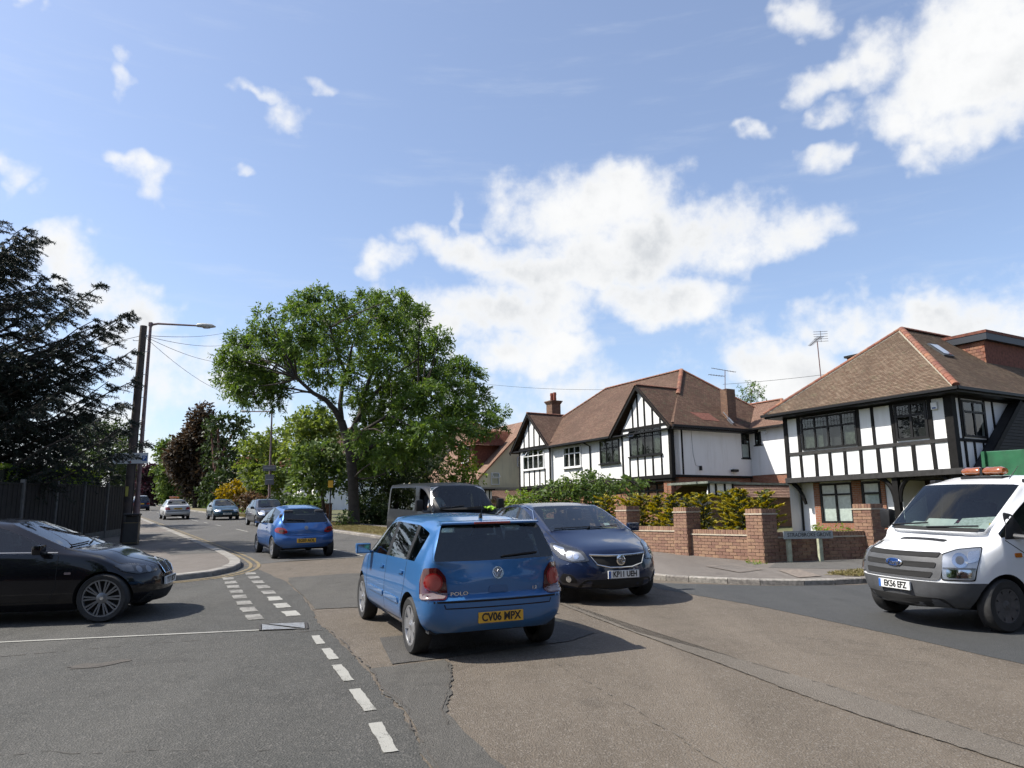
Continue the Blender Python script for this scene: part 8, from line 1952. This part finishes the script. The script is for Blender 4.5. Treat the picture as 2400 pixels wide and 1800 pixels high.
for k, (a, t) in enumerate([(18.47, 2.42), (17.54, 2.36), (16.91, 2.44), (16.31, 2.40), (15.58, 2.42), (15.10, 2.32), (14.43, 2.38), (13.66, 2.42), (13.11, 2.46), (12.47, 2.40)]):
    golden(a, 14.1 + .12 * (k % 2), t, 60 + k, .46 if k not in (0, 1) else .58, ('golden upright conifer behind the garden wall, nearest to the street sign' if k == 9 else f'golden upright conifer behind the garden wall, {ords[k]} from the street sign'))
# ---- clipped hedge above the dark fence
def box_hedge(name, label, p0, p1, thick, z0, z1, mat, n, seed, leaf=(.10, .06)):
    rng = np.random.default_rng(seed); p0, p1 = Vector(p0), Vector(p1); c = p0.copy(); c.z = gz(*p0[:2]); root = empty(name, c, 0, label, 'hedge')
    d = (p1 - p0); L_ = d.length; d.normalize(); s = Vector((-d.y, d.x, 0))
    m = MB(); k = .90
    P4 = [p0 + s * thick / 2 * k, p1 + s * thick / 2 * k, p1 - s * thick / 2 * k, p0 - s * thick / 2 * k]
    lo = [Vector((p.x, p.y, gz(p.x, p.y) + z0)) - c for p in P4]; hi = [Vector((p.x, p.y, gz(p.x, p.y) + z1 - .08)) - c for p in P4]
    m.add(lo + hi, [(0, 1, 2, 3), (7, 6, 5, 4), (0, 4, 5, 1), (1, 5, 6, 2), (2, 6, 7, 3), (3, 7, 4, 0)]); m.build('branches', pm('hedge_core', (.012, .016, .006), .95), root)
    u = rng.uniform(0, L_, n); face = rng.choice(4, n, p=[.42, .26, .26, .06]); P = np.zeros((n, 3)); N = np.zeros((n, 3))
    for i in range(n):
        h = rng.uniform(z0, z1); w = rng.uniform(-1, 1) * thick / 2; q = p0 + d * u[i]
        if face[i] == 0: q = q + s * w; h = z1 + rng.normal() * .03; nn = Vector((0, 0, 1))
        elif face[i] == 1: q = q + s * thick / 2; nn = s
        elif face[i] == 2: q = q - s * thick / 2; nn = -s
        else: q = (p0 if rng.random() < .5 else p1) + s * w; nn = d
        P[i] = (q.x - c.x, q.y - c.y, gz(q.x, q.y) + h - c.z); N[i] = nn
    D_ = unit(N * .7 + rng.normal(scale=.7, size=(n, 3))); leaves('foliage', P, D_, unit(N + rng.normal(scale=.6, size=(n, 3))), leaf[0], leaf[1], mat, root, rng)
box_hedge('privet_hedge', 'clipped bright-topped hedge rising above the dark fence', (-15.95, 22.5, 0), (-16.9, 29.5, 0), 1.1, .3, 2.62, L_LIME, 9000, 3)
box_hedge('boundary_hedge', 'far clipped hedge along the gardens beyond the parked cars', (*WP(66, 13.2).xy, 0), (*WP(100, 13.6).xy, 0), 1.0, 0, 1.5, L_MID, 6000, 4, (.3, .2))
# ---- grass on the verge: dry, mown, past counting
def verge(name, label_, area, n, seed, mat, hgt=.05, h0=.10):
    rng = np.random.default_rng(seed); (a0, a1), (b0, b1) = area; a = rng.uniform(a0, a1, n); b = rng.uniform(b0, b1, n)
    P = np.stack([a * UA.x + b * VB.x, a * UA.y + b * VB.y, np.zeros(n)], 1); P[:, 2] = SLOPE * P[:, 1] + h0
    D_ = unit(np.stack([rng.normal(scale=.5, size=n), rng.normal(scale=.5, size=n), np.ones(n)], 1)); N_ = unit(rng.normal(size=(n, 3)))
    o = leaves(name, P, D_, N_, hgt, hgt * .28, mat, None, rng); tag(o, label_, 'grass', kind='stuff')
L_DRY = leaf_mat('grass_dry', [(0.156, 0.124, 0.052), (0.247, 0.202, 0.091), (0.208, 0.208, 0.065)], .25, vs=1.2)
M_VERGE = pm('verge_turf', (0.20, 0.165, 0.085), 0.95, col2=(0.14, 0.13, 0.055), vscale=1.3, bump=.8, bscale=30)
sheet('grass_verge', [(25.0, 10.15), (60, 10.4), (110, 10.8), (110, 12.6), (60, 12.3), (30, 12.6), (25.5, 12.0)], .094, M_VERGE, jag=.05, seed=5)
verge('verge_grass', 'dry mown grass on the verge around the ash tree', ((25.2, 62), (10.2, 12.3)), 42000, 5, L_DRY, .075, .094)
sheet('grass_patch', [(9.40, 12.2), (9.55, 13.2), (9.0, 13.8), (8.75, 12.9)], .094, M_VERGE, jag=.05, seed=6)
verge('corner_grass', 'little patch of yellowish grass at the grove kerb', ((8.85, 9.45), (12.35, 13.5)), 1600, 6, L_DRY, .07, .094)
# ---- added unseen trees behind the viewer, to block low sky and show in reflections
for k, (a, b, h, lab) in enumerate(((-3, -6, 9, 'added unseen round tree behind the viewer beside the side road'), (-4, -17, 8, 'second added unseen tree behind the viewer along the side road'), (-4.5, 14.5, 9, 'added unseen tree behind the viewer at the grove corner'), (-17, 13.5, 10, 'added unseen tree behind the viewer farther down the main road'), (-20, 1.5, 9, 'added unseen tree behind the viewer on the left pavement'))):
    p = WP(a, b); rg_ = random.Random(90 + k)
    tree('added_street_tree', lab, p, [([tuple(p), tuple(p + Vector((.1, 0, h * .3))), tuple(p + Vector((0, .1, h * .6)))], .2, .1)], [((p.x + rg_.uniform(-2, 2), p.y + rg_.uniform(-2, 2), p.z + h * .35 + rg_.uniform(0, h * .6)), (1.4, 1.4, 1.2)) for _ in range(14)], L_MID, 90 + k, (.5, .3), 6, .9, 14, group='added unseen trees behind the viewer')
# ================================================================== street furniture
M_POST = pm('concrete_post', (0.11, 0.11, 0.105), 0.9, var=.2, vscale=6, bump=.3, bscale=60)
M_FENCE = pm('fence_boards', (0.010, 0.0092, 0.0088), 0.85, var=.35, vscale=5, bump=.4, bscale=40, island=.15)
def fence():
    p0, p1 = Vector((-13.45, 17.1)), Vector((-16.25, 31.4)); n = 6; d = (p1 - p0).normalized(); s = Vector((-d.y, d.x))
    root = empty('garden_fence', (p0.x, p0.y, gz(*p0)), 0, 'dark close-boarded fence with concrete posts along the left pavement', 'fence'); O = Vector((p0.x, p0.y, gz(*p0)))
    P = [p0.lerp(p1, k / n) for k in range(n + 1)]
    for q in P:
        m = MB(); z = gz(*q); m.cbox((q.x - O.x, q.y - O.y, z + 1.10 - O.z), (.12, .12, 2.24), Matrix.Rotation(math.atan2(d.y, d.x), 3, 'Z')); m.build('concrete_post', M_POST, root, False, .015)
    rg = random.Random(3)
    for k in range(n):
        a, b = P[k], P[k + 1]; ln = (b - a).length; nb = 16
        pn = MB(); mid = (a + b) / 2
        pn.bar((a.x - O.x, a.y - O.y, gz(*a) + .20 - O.z), (b.x - O.x, b.y - O.y, gz(*b) + .20 - O.z), .05, .34); pb = pn.build('gravel_board', M_POST, root)
        for i in range(nb):
            q = a + (b - a) * ((i + .5) / nb); z = gz(*q); m = MB()
            m.cbox((q.x - O.x + s.x * .012 * (i % 2), q.y - O.y + s.y * .012 * (i % 2), z + 1.22 - O.z + rg.uniform(-.006, .006)), (ln / nb * 1.08, .02, 1.70), Matrix.Rotation(math.atan2(d.y, d.x), 3, 'Z')); m.build('fence_board', M_FENCE, root)
        MB().bar((a.x - O.x - s.x * .0, a.y - O.y, gz(*a) + 2.10 - O.z), (b.x - O.x, b.y - O.y, gz(*b) + 2.10 - O.z), .06, .04).build('capping_rail', M_FENCE, root)
fence()
M_WOODPOLE = pm('pole_creosote', (0.085, 0.065, 0.055), 0.9, col2=(0.055, 0.045, 0.04), vscale=3, bump=.5, bscale=25)
M_LAMP = pm('lamp_post_steel', (0.20, 0.14, 0.14), 0.55, 0.3, var=.2, vscale=5)
M_GALV = pm('galvanised', (0.38, 0.39, 0.40), 0.5, 0.5, var=.15, vscale=8)
pole_xy = Vector((-13.52, 26.25)); 
def pole():
    z = gz(*pole_xy); root = empty('telegraph_pole', (*pole_xy, z), 0, 'wooden telegraph pole standing behind the litter bin', 'pole')
    h = 7.85
    MB().tube([(0, 0, 0), (.03, 0, h / 2), (.07, 0, h)], [.165, .145, .118], 14).build('shaft', M_WOODPOLE, root, True)
    for k in range(11):
        zz = 3.1 + k * .42; sd = 1 if k % 2 else -1
        MB().tube([(sd * .12 + .04, 0, zz), (sd * .30 + .04, -.02, zz), (sd * .305 + .04, -.02, zz + .05)], .011, 6).build('step_bolt', M_GALV, root)
    MB().cbox((.01, -.16, 1.85), (.10, .012, .34)).build('number_plate_strip', pm('strip_yellow', (.50, .46, .10), .6), root)
    MB().tube([(.17, -.02, .2), (.165, -.02, 3.2), (.14, -.02, h - .3)], .018, 6).build('cable_duct', M_GUTTER, root)
    for dx in (-.10, .10): MB().cbox((.07 + dx, 0, h - .38), (.06, .06, .10)).build('wire_anchor', M_GALV, root)
    return Vector((*pole_xy, z + h))
pole_top = pole()
def street_lamp(name, label, xy, h, arm, adir, lean=(0, 0), head=.62, signs=None, r=(.085, .05), mat=None, group='street lamps'):
    z = gz(*xy); root = empty(name, (*xy, z), 0, label, 'street lamp', group); mat = mat or M_LAMP
    MB().tube([(0, 0, 0), (0, 0, 1.5)], r[0] * 1.35, 12).build('base', mat, root, True)
    MB().tube([(0, 0, 1.45), (lean[0] * .5, lean[1] * .5, h * .55), (lean[0], lean[1], h)], [r[0], r[0] * .8, r[1]], 12).build('shaft', mat, root, True)
    a = Vector((adir[0], adir[1], 0)).normalized(); t = Vector((lean[0], lean[1], h))
    MB().tube([t + Vector((0, 0, -.02)), t + a * .25 + Vector((0, 0, .04)), t + a * arm + Vector((0, 0, .05))], [r[1], r[1] * .8, r[1] * .65], 8).build('arm', mat, root, True)
    MB().cbox(t, (.12, .12, .16)).build('bracket', mat, root, False, .02)
    e = t + a * (arm - .05) + Vector((0, 0, .04)); s = Vector((-a.y, a.x, 0)); ml = M_GALV
    m = MB(); prof = [(0, .04, .04), (.06, .09, .10), (.25, .105, .12), (head * .8, .10, .11), (head, .04, .03)]
    rings = [[e + a * d + s * (w * math.cos(q)) + Vector((0, 0, hh * (.35 + .65 * math.sin(q)) if math.sin(q) > 0 else hh * (.35 + .8 * math.sin(q)))) for q in [2 * math.pi * k / 12 for k in range(12)]] for d, w, hh in prof]
    vs = [v for rg_ in rings for v in rg_]; fs = [(i * 12 + k, i * 12 + (k + 1) % 12, (i + 1) * 12 + (k + 1) % 12, (i + 1) * 12 + k) for i in range(len(prof) - 1) for k in range(12)] + [list(range(12))[::-1], [len(vs) - 12 + k for k in range(12)]]
    m.add(vs, fs); hd = m.build('lamp_head', pm('lamp_head_grey', (0.52, 0.52, 0.48), .5, var=.15, vscale=9), root, True)
    m = MB(); m.lathe([(0, -.07), (.05, -.065), (.075, -.03), (.08, .0)], 14, Matrix.Translation(e + a * head * .55 + Vector((0, 0, -.01))) @ Matrix.Diagonal((2.4, 1, 1, 1))); 
    m.build('lamp_bowl', pm('lamp_bowl', (0.5, 0.5, 0.46), .25, var=.2, vscale=14), hd, True)
    return root
street_lamp('street_lamp', 'slim street lamp with long arm rising beside the telegraph pole', (-13.50, 26.85), 8.05, 1.62, (.93, .28), (.0, 0), .70)
def direction_sign():
    c = Vector((-13.50, 26.05, 3.865)); root = empty('direction_sign', (c.x, c.y, gz(c.x, c.y)), 0, 'white arrow-shaped direction sign strapped to the telegraph pole', 'sign'); O = Vector(root.location)
    mw = pm('sign_white', (0.68, 0.70, 0.70), .5); w, h = .66, .185; L = lambda x, y, z: (c.x - O.x + x, c.y - O.y + y, c.z - O.z + z)
    m = MB(); m.prism([L(-w + .16, 0, -h), L(w, 0, -h + .01), L(w, 0, h + .01), L(-w + .16, 0, h), L(-w, 0, 0)], (0, .02, 0)); m.build('panel', mw, root)
    b = MB(); b.prism([L(-.40, -.004, -.15), L(-.28, -.004, -.15), L(-.46, -.004, 0), L(-.28, -.004, .15), L(-.40, -.004, .15), L(-.58, -.004, 0)], (0, .003, 0)); b.build('chevron', M_PLATETXT, root)
    fr = Matrix(((1, 0, 0, 0), (0, 0, -1, 0), (0, 1, 0, 0), (0, 0, 0, 1)))
    for txt, x, z, s in (('Buckhurst Hill', .10, .11, .105), ('Shopping Centre', .10, .0, .105)): text_mesh(txt, s, root, 'lettering', M_PLATETXT, Matrix.Translation(L(x, -.006, z)) @ fr, .92, .001)
    MB().prism([L(.46, -.004, -.09), L(.63, -.004, -.09), L(.63, -.004, .09), L(.46, -.004, .09)], (0, .003, 0)).build('parking_square', M_PLATE_B, root)
    text_mesh('P', .17, root, 'parking_letter', mw, Matrix.Translation(L(.545, -.008, 0)) @ fr, 1.0, .003)
    MB().prism([L(.02, -.004, -.15), L(.10, -.004, -.15), L(.06, -.004, -.075)], (0, .003, 0)).build('red_triangle', pm('sign_red', (.45, .03, .03), .5), root)
    for z in (-.10, .10): MB().tube([L(.02 + .16 * math.cos(t), .19 + .16 * math.sin(t), z) for t in [2 * math.pi * k / 14 for k in range(15)]], .012, 5, False).build('strap', M_GALV, root)
direction_sign()
def bin_():
    xy = (-12.66, 24.95); z = gz(*xy) + .10; root = empty('litter_bin', (*xy, z), AZ * .6, 'black litter bin with grey band below the telegraph pole', 'litter bin')
    mk = pm('bin_black', (0.012, 0.012, 0.013), .45, var=.3, vscale=6); w = .225
    MB().box(-w, w, -w, w, .0, .74).build('body', mk, root, False, .025)
    for sx in (-1, 1):
        for sy in (-1, 1): MB().box(sx * w - .03 * sx - .025, sx * w - .03 * sx + .025, sy * w - .03 * sy - .025, sy * w - .03 * sy + .025, .74, .96).build('corner_post', mk, root)
    m = MB(); m.prism([(-w - .02, -w - .02, .96), (w + .02, -w - .02, .96), (w + .02, w + .02, .96), (-w - .02, w + .02, .96)], (0, 0, .06)); m.build('lid', mk, root, False, .02)
    MB().box(-w + .01, w - .01, .02, w - .02, .74, .955).build('hood', mk, root)
    for zz in (.71, .06):
        m = MB()
        for sx, sy in ((1, 0), (-1, 0), (0, 1), (0, -1)):
            if sx: m.box(sx * (w + .004) - .003, sx * (w + .004) + .003, -w + .02, w - .02, zz, zz + .016)
            else: m.box(-w + .02, w - .02, sy * (w + .004) - .003, sy * (w + .004) + .003, zz, zz + .016)
        m.build('band', pm('bin_gold', (.20, .15, .06), .4, .6), root)
bin_()
def road_sign():
    root = empty('street_name_sign', (6.52, 16.74, gz(0, 16.74) + .09), R(10), 'grey street name sign reading STRADBROKE GROVE before the brick wall', 'sign')
    mg = pm('sign_grey_enamel', (0.40, 0.43, 0.42), .45, var=.12, vscale=6)
    m = MB(); m.box(-.595, .595, -.012, .012, .50, .672); m.build('plate', mg, root, False, .006)
    m = MB()
    for x0, x1, z0, z1 in ((-.595, .595, .664, .672), (-.595, .595, .50, .508), (-.595, -.587, .50, .672), (.587, .595, .50, .672)): m.box(x0, x1, -.016, -.0125, z0, z1)
    m.build('plate_border', pm('sign_border', (.32, .34, .34), .5), root)
    for txt, x in (('STRADBROKE', -.165), ('GROVE', .375)): text_mesh(txt, .122, root, 'lettering', pm('sign_letters', (.035, .04, .045), .5), Matrix.Translation((x, -.0145, .586)) @ Matrix(((1, 0, 0, 0), (0, 0, -1, 0), (0, 1, 0, 0), (0, 0, 0, 1))), .90, .0008)
    mp_ = pm('sign_post_concrete', (0.40, 0.42, 0.30), .9, var=.2, vscale=8, bump=.3, bscale=60)
    for x in (-.45, .30): MB().box(x - .045, x + .045, .014, .10, -.1, .60).build('post', mp_, root, False, .008)
road_sign()
def bus_post():
    p = WP(38.5, 11.35); root = empty('bus_stop_post', p, 0, 'thin post with a small yellow plate on the verge left of the ash', 'post')
    MB().tube([(0, 0, 0), (.02, 0, 2.3)], .035, 8).build('post', M_GUTTER, root, True); MB().cbox((.02, -.04, 2.18), (.26, .02, .36)).build('plate', pm('plate_orange_yellow', (.62, .34, .02), .5), root)
bus_post()
l2 = px_point(480 + 390 * .38576, 640 + 1395 * .38576, 57)
l2x = (l2.x, 57)
t2 = px_point(480 + 408 * .38576, 640 + 845 * .38576, 57)
street_lamp('street_lamp', 'street lamp carrying two dark square signs beyond the parked dark cars', l2x, t2.z - gz(*l2x), 1.9, (-.98, -.1), (t2.x - l2.x, 0), .5, r=(.10, .06))
def backs():
    for k, (cy, w, h, lab) in enumerate(((1185, 82, 34, 'wide dark back of a road sign on the far lamp post'), (1255, 54, 62, 'squarish grey back of a road sign below the wide one'))):
        c = px_point(480 + 393 * .38576, 640 + cy * .38576, 56.8); root = empty('road_sign', (c.x, c.y, gz(c.x, c.y)), 0, lab, 'sign'); z = c.z - gz(c.x, c.y); s = 57 / 1734 * .38576
        MB().cbox((0, 0, z), (w * s, .03, h * s)).build('panel', pm('sign_back_grey', (.09, .095, .11), .6), root, False, .01); MB().box(-w * s * .4, w * s * .4, -.04, -.016, z - .02, z + .02).build('rail', M_GALV, root)
backs()
street_lamp('street_lamp', 'distant street lamp at the far end of the road', WP(118, 3.6).xy, 7.5, 1.6, (.86, .5), (0, 0), .5)
# ---- overhead wires
def wire(p, q, sag, label, r=.010):
    pts = [Vector(p).lerp(Vector(q), t) - Vector((0, 0, sag * 4 * t * (1 - t))) for t in [k / 16 for k in range(17)]]
    o = pts[0].copy(); m = MB().tube([v - o for v in pts], r, 4, False); w = m.build('overhead_wire', M_GUTTER); w.location = o
    tag(w, label, 'wire', 'telephone wires')
pt = pole_top - Vector((-.07, 0, .35))
for v, y, s, lab in ((745, 60, .3, 'topmost telephone wire running from the pole behind the ash'), (775, 58, .4, 'second telephone wire down from the pole top'), (820, 56, .5, 'third telephone wire down from the pole top'), (905, 54, .6, 'lowest steep telephone wire from the pole top')):
    wire(pt, px_point(560 + (v - 745) * .12, v + 25, y), s, lab)
wire(pt, px_point(-60, 840, 30), .2, 'telephone wire running left from the pole into the cedar')
wire(px_point(1000, 880, 60), (*W(41.0, 31.8), 10.4), .35, 'telephone wire from the ash to the semi-detached roof')
wire((*W(31.5, 33), 9.35), (*W(18.5, 36), 9.1), .2, 'telephone wire between the two big roofs')
# ---- low garden walls and gate posts along the far right side
def low_walls():
    for k, (a0, a1, b, h, lab) in enumerate(((44.5, 49.0, 13.0, .75, 'low garden wall left of the ash trunk'), (56, 60.5, 13.2, .8, 'low brick wall behind the parked teal hatchback'), (68, 74, 13.4, .8, 'low pale wall beyond the parked cars'), (78, 90, 13.6, .8, 'far low garden wall near the taxi'))):
        H = House('low_wall', lab, (a0 + a1) / 2, b, WP((a0 + a1) / 2, b).z, 'wall'); zb = WP(a0, b).z - .1
        for i in range(int((a1 - a0) / .9)):
            a = a0 + i * .9; z = WP(a, b).z; H.box('wall_length', M_BRICKRED if k != 2 else M_COPING, b - .11, b + .11, a, a + .888, z - .1, z + h)
        for a in (a0, a1): z = WP(a, b).z; H.box('gate_pier', M_BRICKRED if k != 2 else M_COPING, b - .2, b + .2, a - .2, a + .2, z - .1, z + h + .3); H.box('pier_cap', M_COPING, b - .24, b + .24, a - .24, a + .24, z + h + .302, z + h + .36)
low_walls()
# ================================================================== people in the cars
def person(label, car, at, top, hair, turn=0.0, lean=0.0, skin=(0.42, 0.26, 0.19), size=1.0, arms=True):
    """seated figure: one skin-grown body, with hair and clothes laid over it"""
    V_ = {'pel': ((0, 0, .10), .15), 'bel': ((.0, 0, .26), .135), 'che': ((.0, 0, .42), .155), 'shc': ((-.01, 0, .53), .11), 'nec': ((.0, 0, .60), .055), 'hd0': ((.015, 0, .67), .072), 'hd1': ((.02, 0, .76), .092), 'hd2': ((.005, 0, .84), .070),
          'shl': ((-.01, .17, .51), .062), 'ell': ((.14, .24, .30), .044), 'wrl': ((.36, .16, .36), .030), 'hal': ((.43, .14, .39), .034), 'shr': ((-.01, -.17, .51), .062), 'elr': ((.14, -.24, .30), .044), 'wrr': ((.36, -.16, .36), .030), 'har': ((.43, -.14, .39), .034),
          'hpl': ((.05, .09, .09), .10), 'knl': ((.42, .11, .14), .066), 'anl': ((.50, .11, -.22), .042), 'tol': ((.62, .11, -.25), .036), 'hpr': ((.05, -.09, .09), .10), 'knr': ((.42, -.11, .14), .066), 'anr': ((.50, -.11, -.22), .042), 'tor': ((.62, -.11, -.25), .036)}
    E_ = [('pel', 'bel'), ('bel', 'che'), ('che', 'shc'), ('shc', 'nec'), ('nec', 'hd0'), ('hd0', 'hd1'), ('hd1', 'hd2'), ('shc', 'shl'), ('shl', 'ell'), ('ell', 'wrl'), ('wrl', 'hal'), ('shc', 'shr'), ('shr', 'elr'), ('elr', 'wrr'), ('wrr', 'har'), ('pel', 'hpl'), ('hpl', 'knl'), ('knl', 'anl'), ('anl', 'tol'), ('pel', 'hpr'), ('hpr', 'knr'), ('knr', 'anr'), ('anr', 'tor')]
    names = list(V_); me = bpy.data.meshes.new('person'); me.from_pydata([Vector(V_[n][0]) * size for n in names], [(names.index(a), names.index(b)) for a, b in E_], [])
    ob = bpy.data.objects.new('tmp', me); C.objects.link(ob); ob.modifiers.new('k', 'SKIN'); sm = ob.modifiers.new('s', 'SUBSURF'); sm.levels = 2
    for i, n in enumerate(names):
        sv = me.skin_vertices[0].data[i]; sv.radius = (V_[n][1] * size, V_[n][1] * size * (1.15 if n in ('che', 'bel', 'pel') else 1.0)); sv.use_root = n == 'pel'
    bpy.context.view_layer.update(); out = bpy.data.meshes.new_from_object(ob.evaluated_get(bpy.context.evaluated_depsgraph_get())); bpy.data.objects.remove(ob)
    ms = pm('skin_%d' % int(skin[0] * 100), skin, .55, var=.08, vscale=12); mt = pm('top_%s' % '_'.join('%02d' % int(c * 99) for c in top), top, .9, var=.15, vscale=10); mj = pm('trousers', (.03, .035, .06), .9)
    for m_ in (ms, mt, mj): out.materials.append(m_)
    for f in out.polygons:
        c = f.center / size; f.material_index = 0 if c.z > .585 or c.x > .30 and c.z > .28 or (abs(c.y) > .19 and c.z < .36 and c.z > .2) else (2 if c.z < .17 else 1); f.use_smooth = True
    root = link('person', out); tag(root, label, 'person')
    # hair and face
    h = MB(); S = size
    h.lathe([(0, .105), (.05, .10), (.085, .06), (.10, .0), (.098, -.05), (.075, -.10 if hair[1] else -.06), (.05, -.02)], 16, Matrix.Translation(Vector((-.018, 0, .785)) * S) @ Matrix.Scale(S, 4) @ Matrix.Rotation(R(-18), 4, 'Y')); h.build('hair', pm('hair_%d' % int(hair[0][0] * 999), hair[0], .6, var=.3, vscale=40), root, True)
    f = MB()
    for sy in (-1, 1):
        f.lathe([(0, .014), (.011, .008), (.014, 0)], 8, Matrix.Translation(Vector((.10, sy * .033, .775)) * S) @ Matrix.Rotation(R(90), 4, 'Y')); 
    f.build('eyes', pm('eye_dark', (.03, .025, .02), .2), root, True)
    n = MB(); n.tube([Vector((.10, 0, .775)) * S, Vector((.125, 0, .735)) * S, Vector((.10, 0, .728)) * S], [.010, .016, .010], 6); n.build('nose', ms, root, True)
    mo = MB(); mo.tube([Vector((.097, -.025, .70)) * S, Vector((.106, 0, .698)) * S, Vector((.097, .025, .70)) * S], .006, 5); mo.build('mouth', pm('lips', (.30, .10, .09), .5), root, True)
    for sy in (-1, 1): MB().lathe([(0, .012), (.018, .008), (.028, 0)], 8, Matrix.Translation(Vector((.005, sy * .088, .76)) * S) @ Matrix.Rotation(R(-90 * sy), 4, 'X')).build('ear', ms, root, True)
    root.matrix_world = car.matrix_world @ Matrix.Translation(at) @ Matrix.Rotation(lean, 4, 'X') @ Matrix.Rotation(turn, 4, 'Z')
    return root
cars = {o.name: o for o in C.objects if o.parent is None and o.get('category') in ('car', 'van', 'truck')}
bpy.context.view_layer.update()
person('passenger with dark hair and turquoise top in the rear of the bright blue hatchback', cars['hatchback_car'], (-1.02, .36, .42), (0.02, 0.42, 0.50), ((.012, .010, .010), True), R(15), 0, (.40, .23, .16), .88)
person('driver in a grey shirt at the wheel of the bright blue hatchback', cars['hatchback_car'], (-.28, -.36, .44), (0.20, 0.20, 0.22), ((.03, .022, .018), False), 0, 0, size=.92)
person('driver in a dark top at the wheel of the dark blue hatchback', cars['family_car'], (-.10, -.38, .46), (0.04, 0.04, 0.05), ((.05, .035, .025), False), 0, 0, size=.95)
person('driver in a pale shirt at the wheel of the charcoal van', cars['panel_van'], (.38, -.42, .98), (0.42, 0.44, 0.46), ((.08, .06, .045), False), R(-6), 0, size=.98)
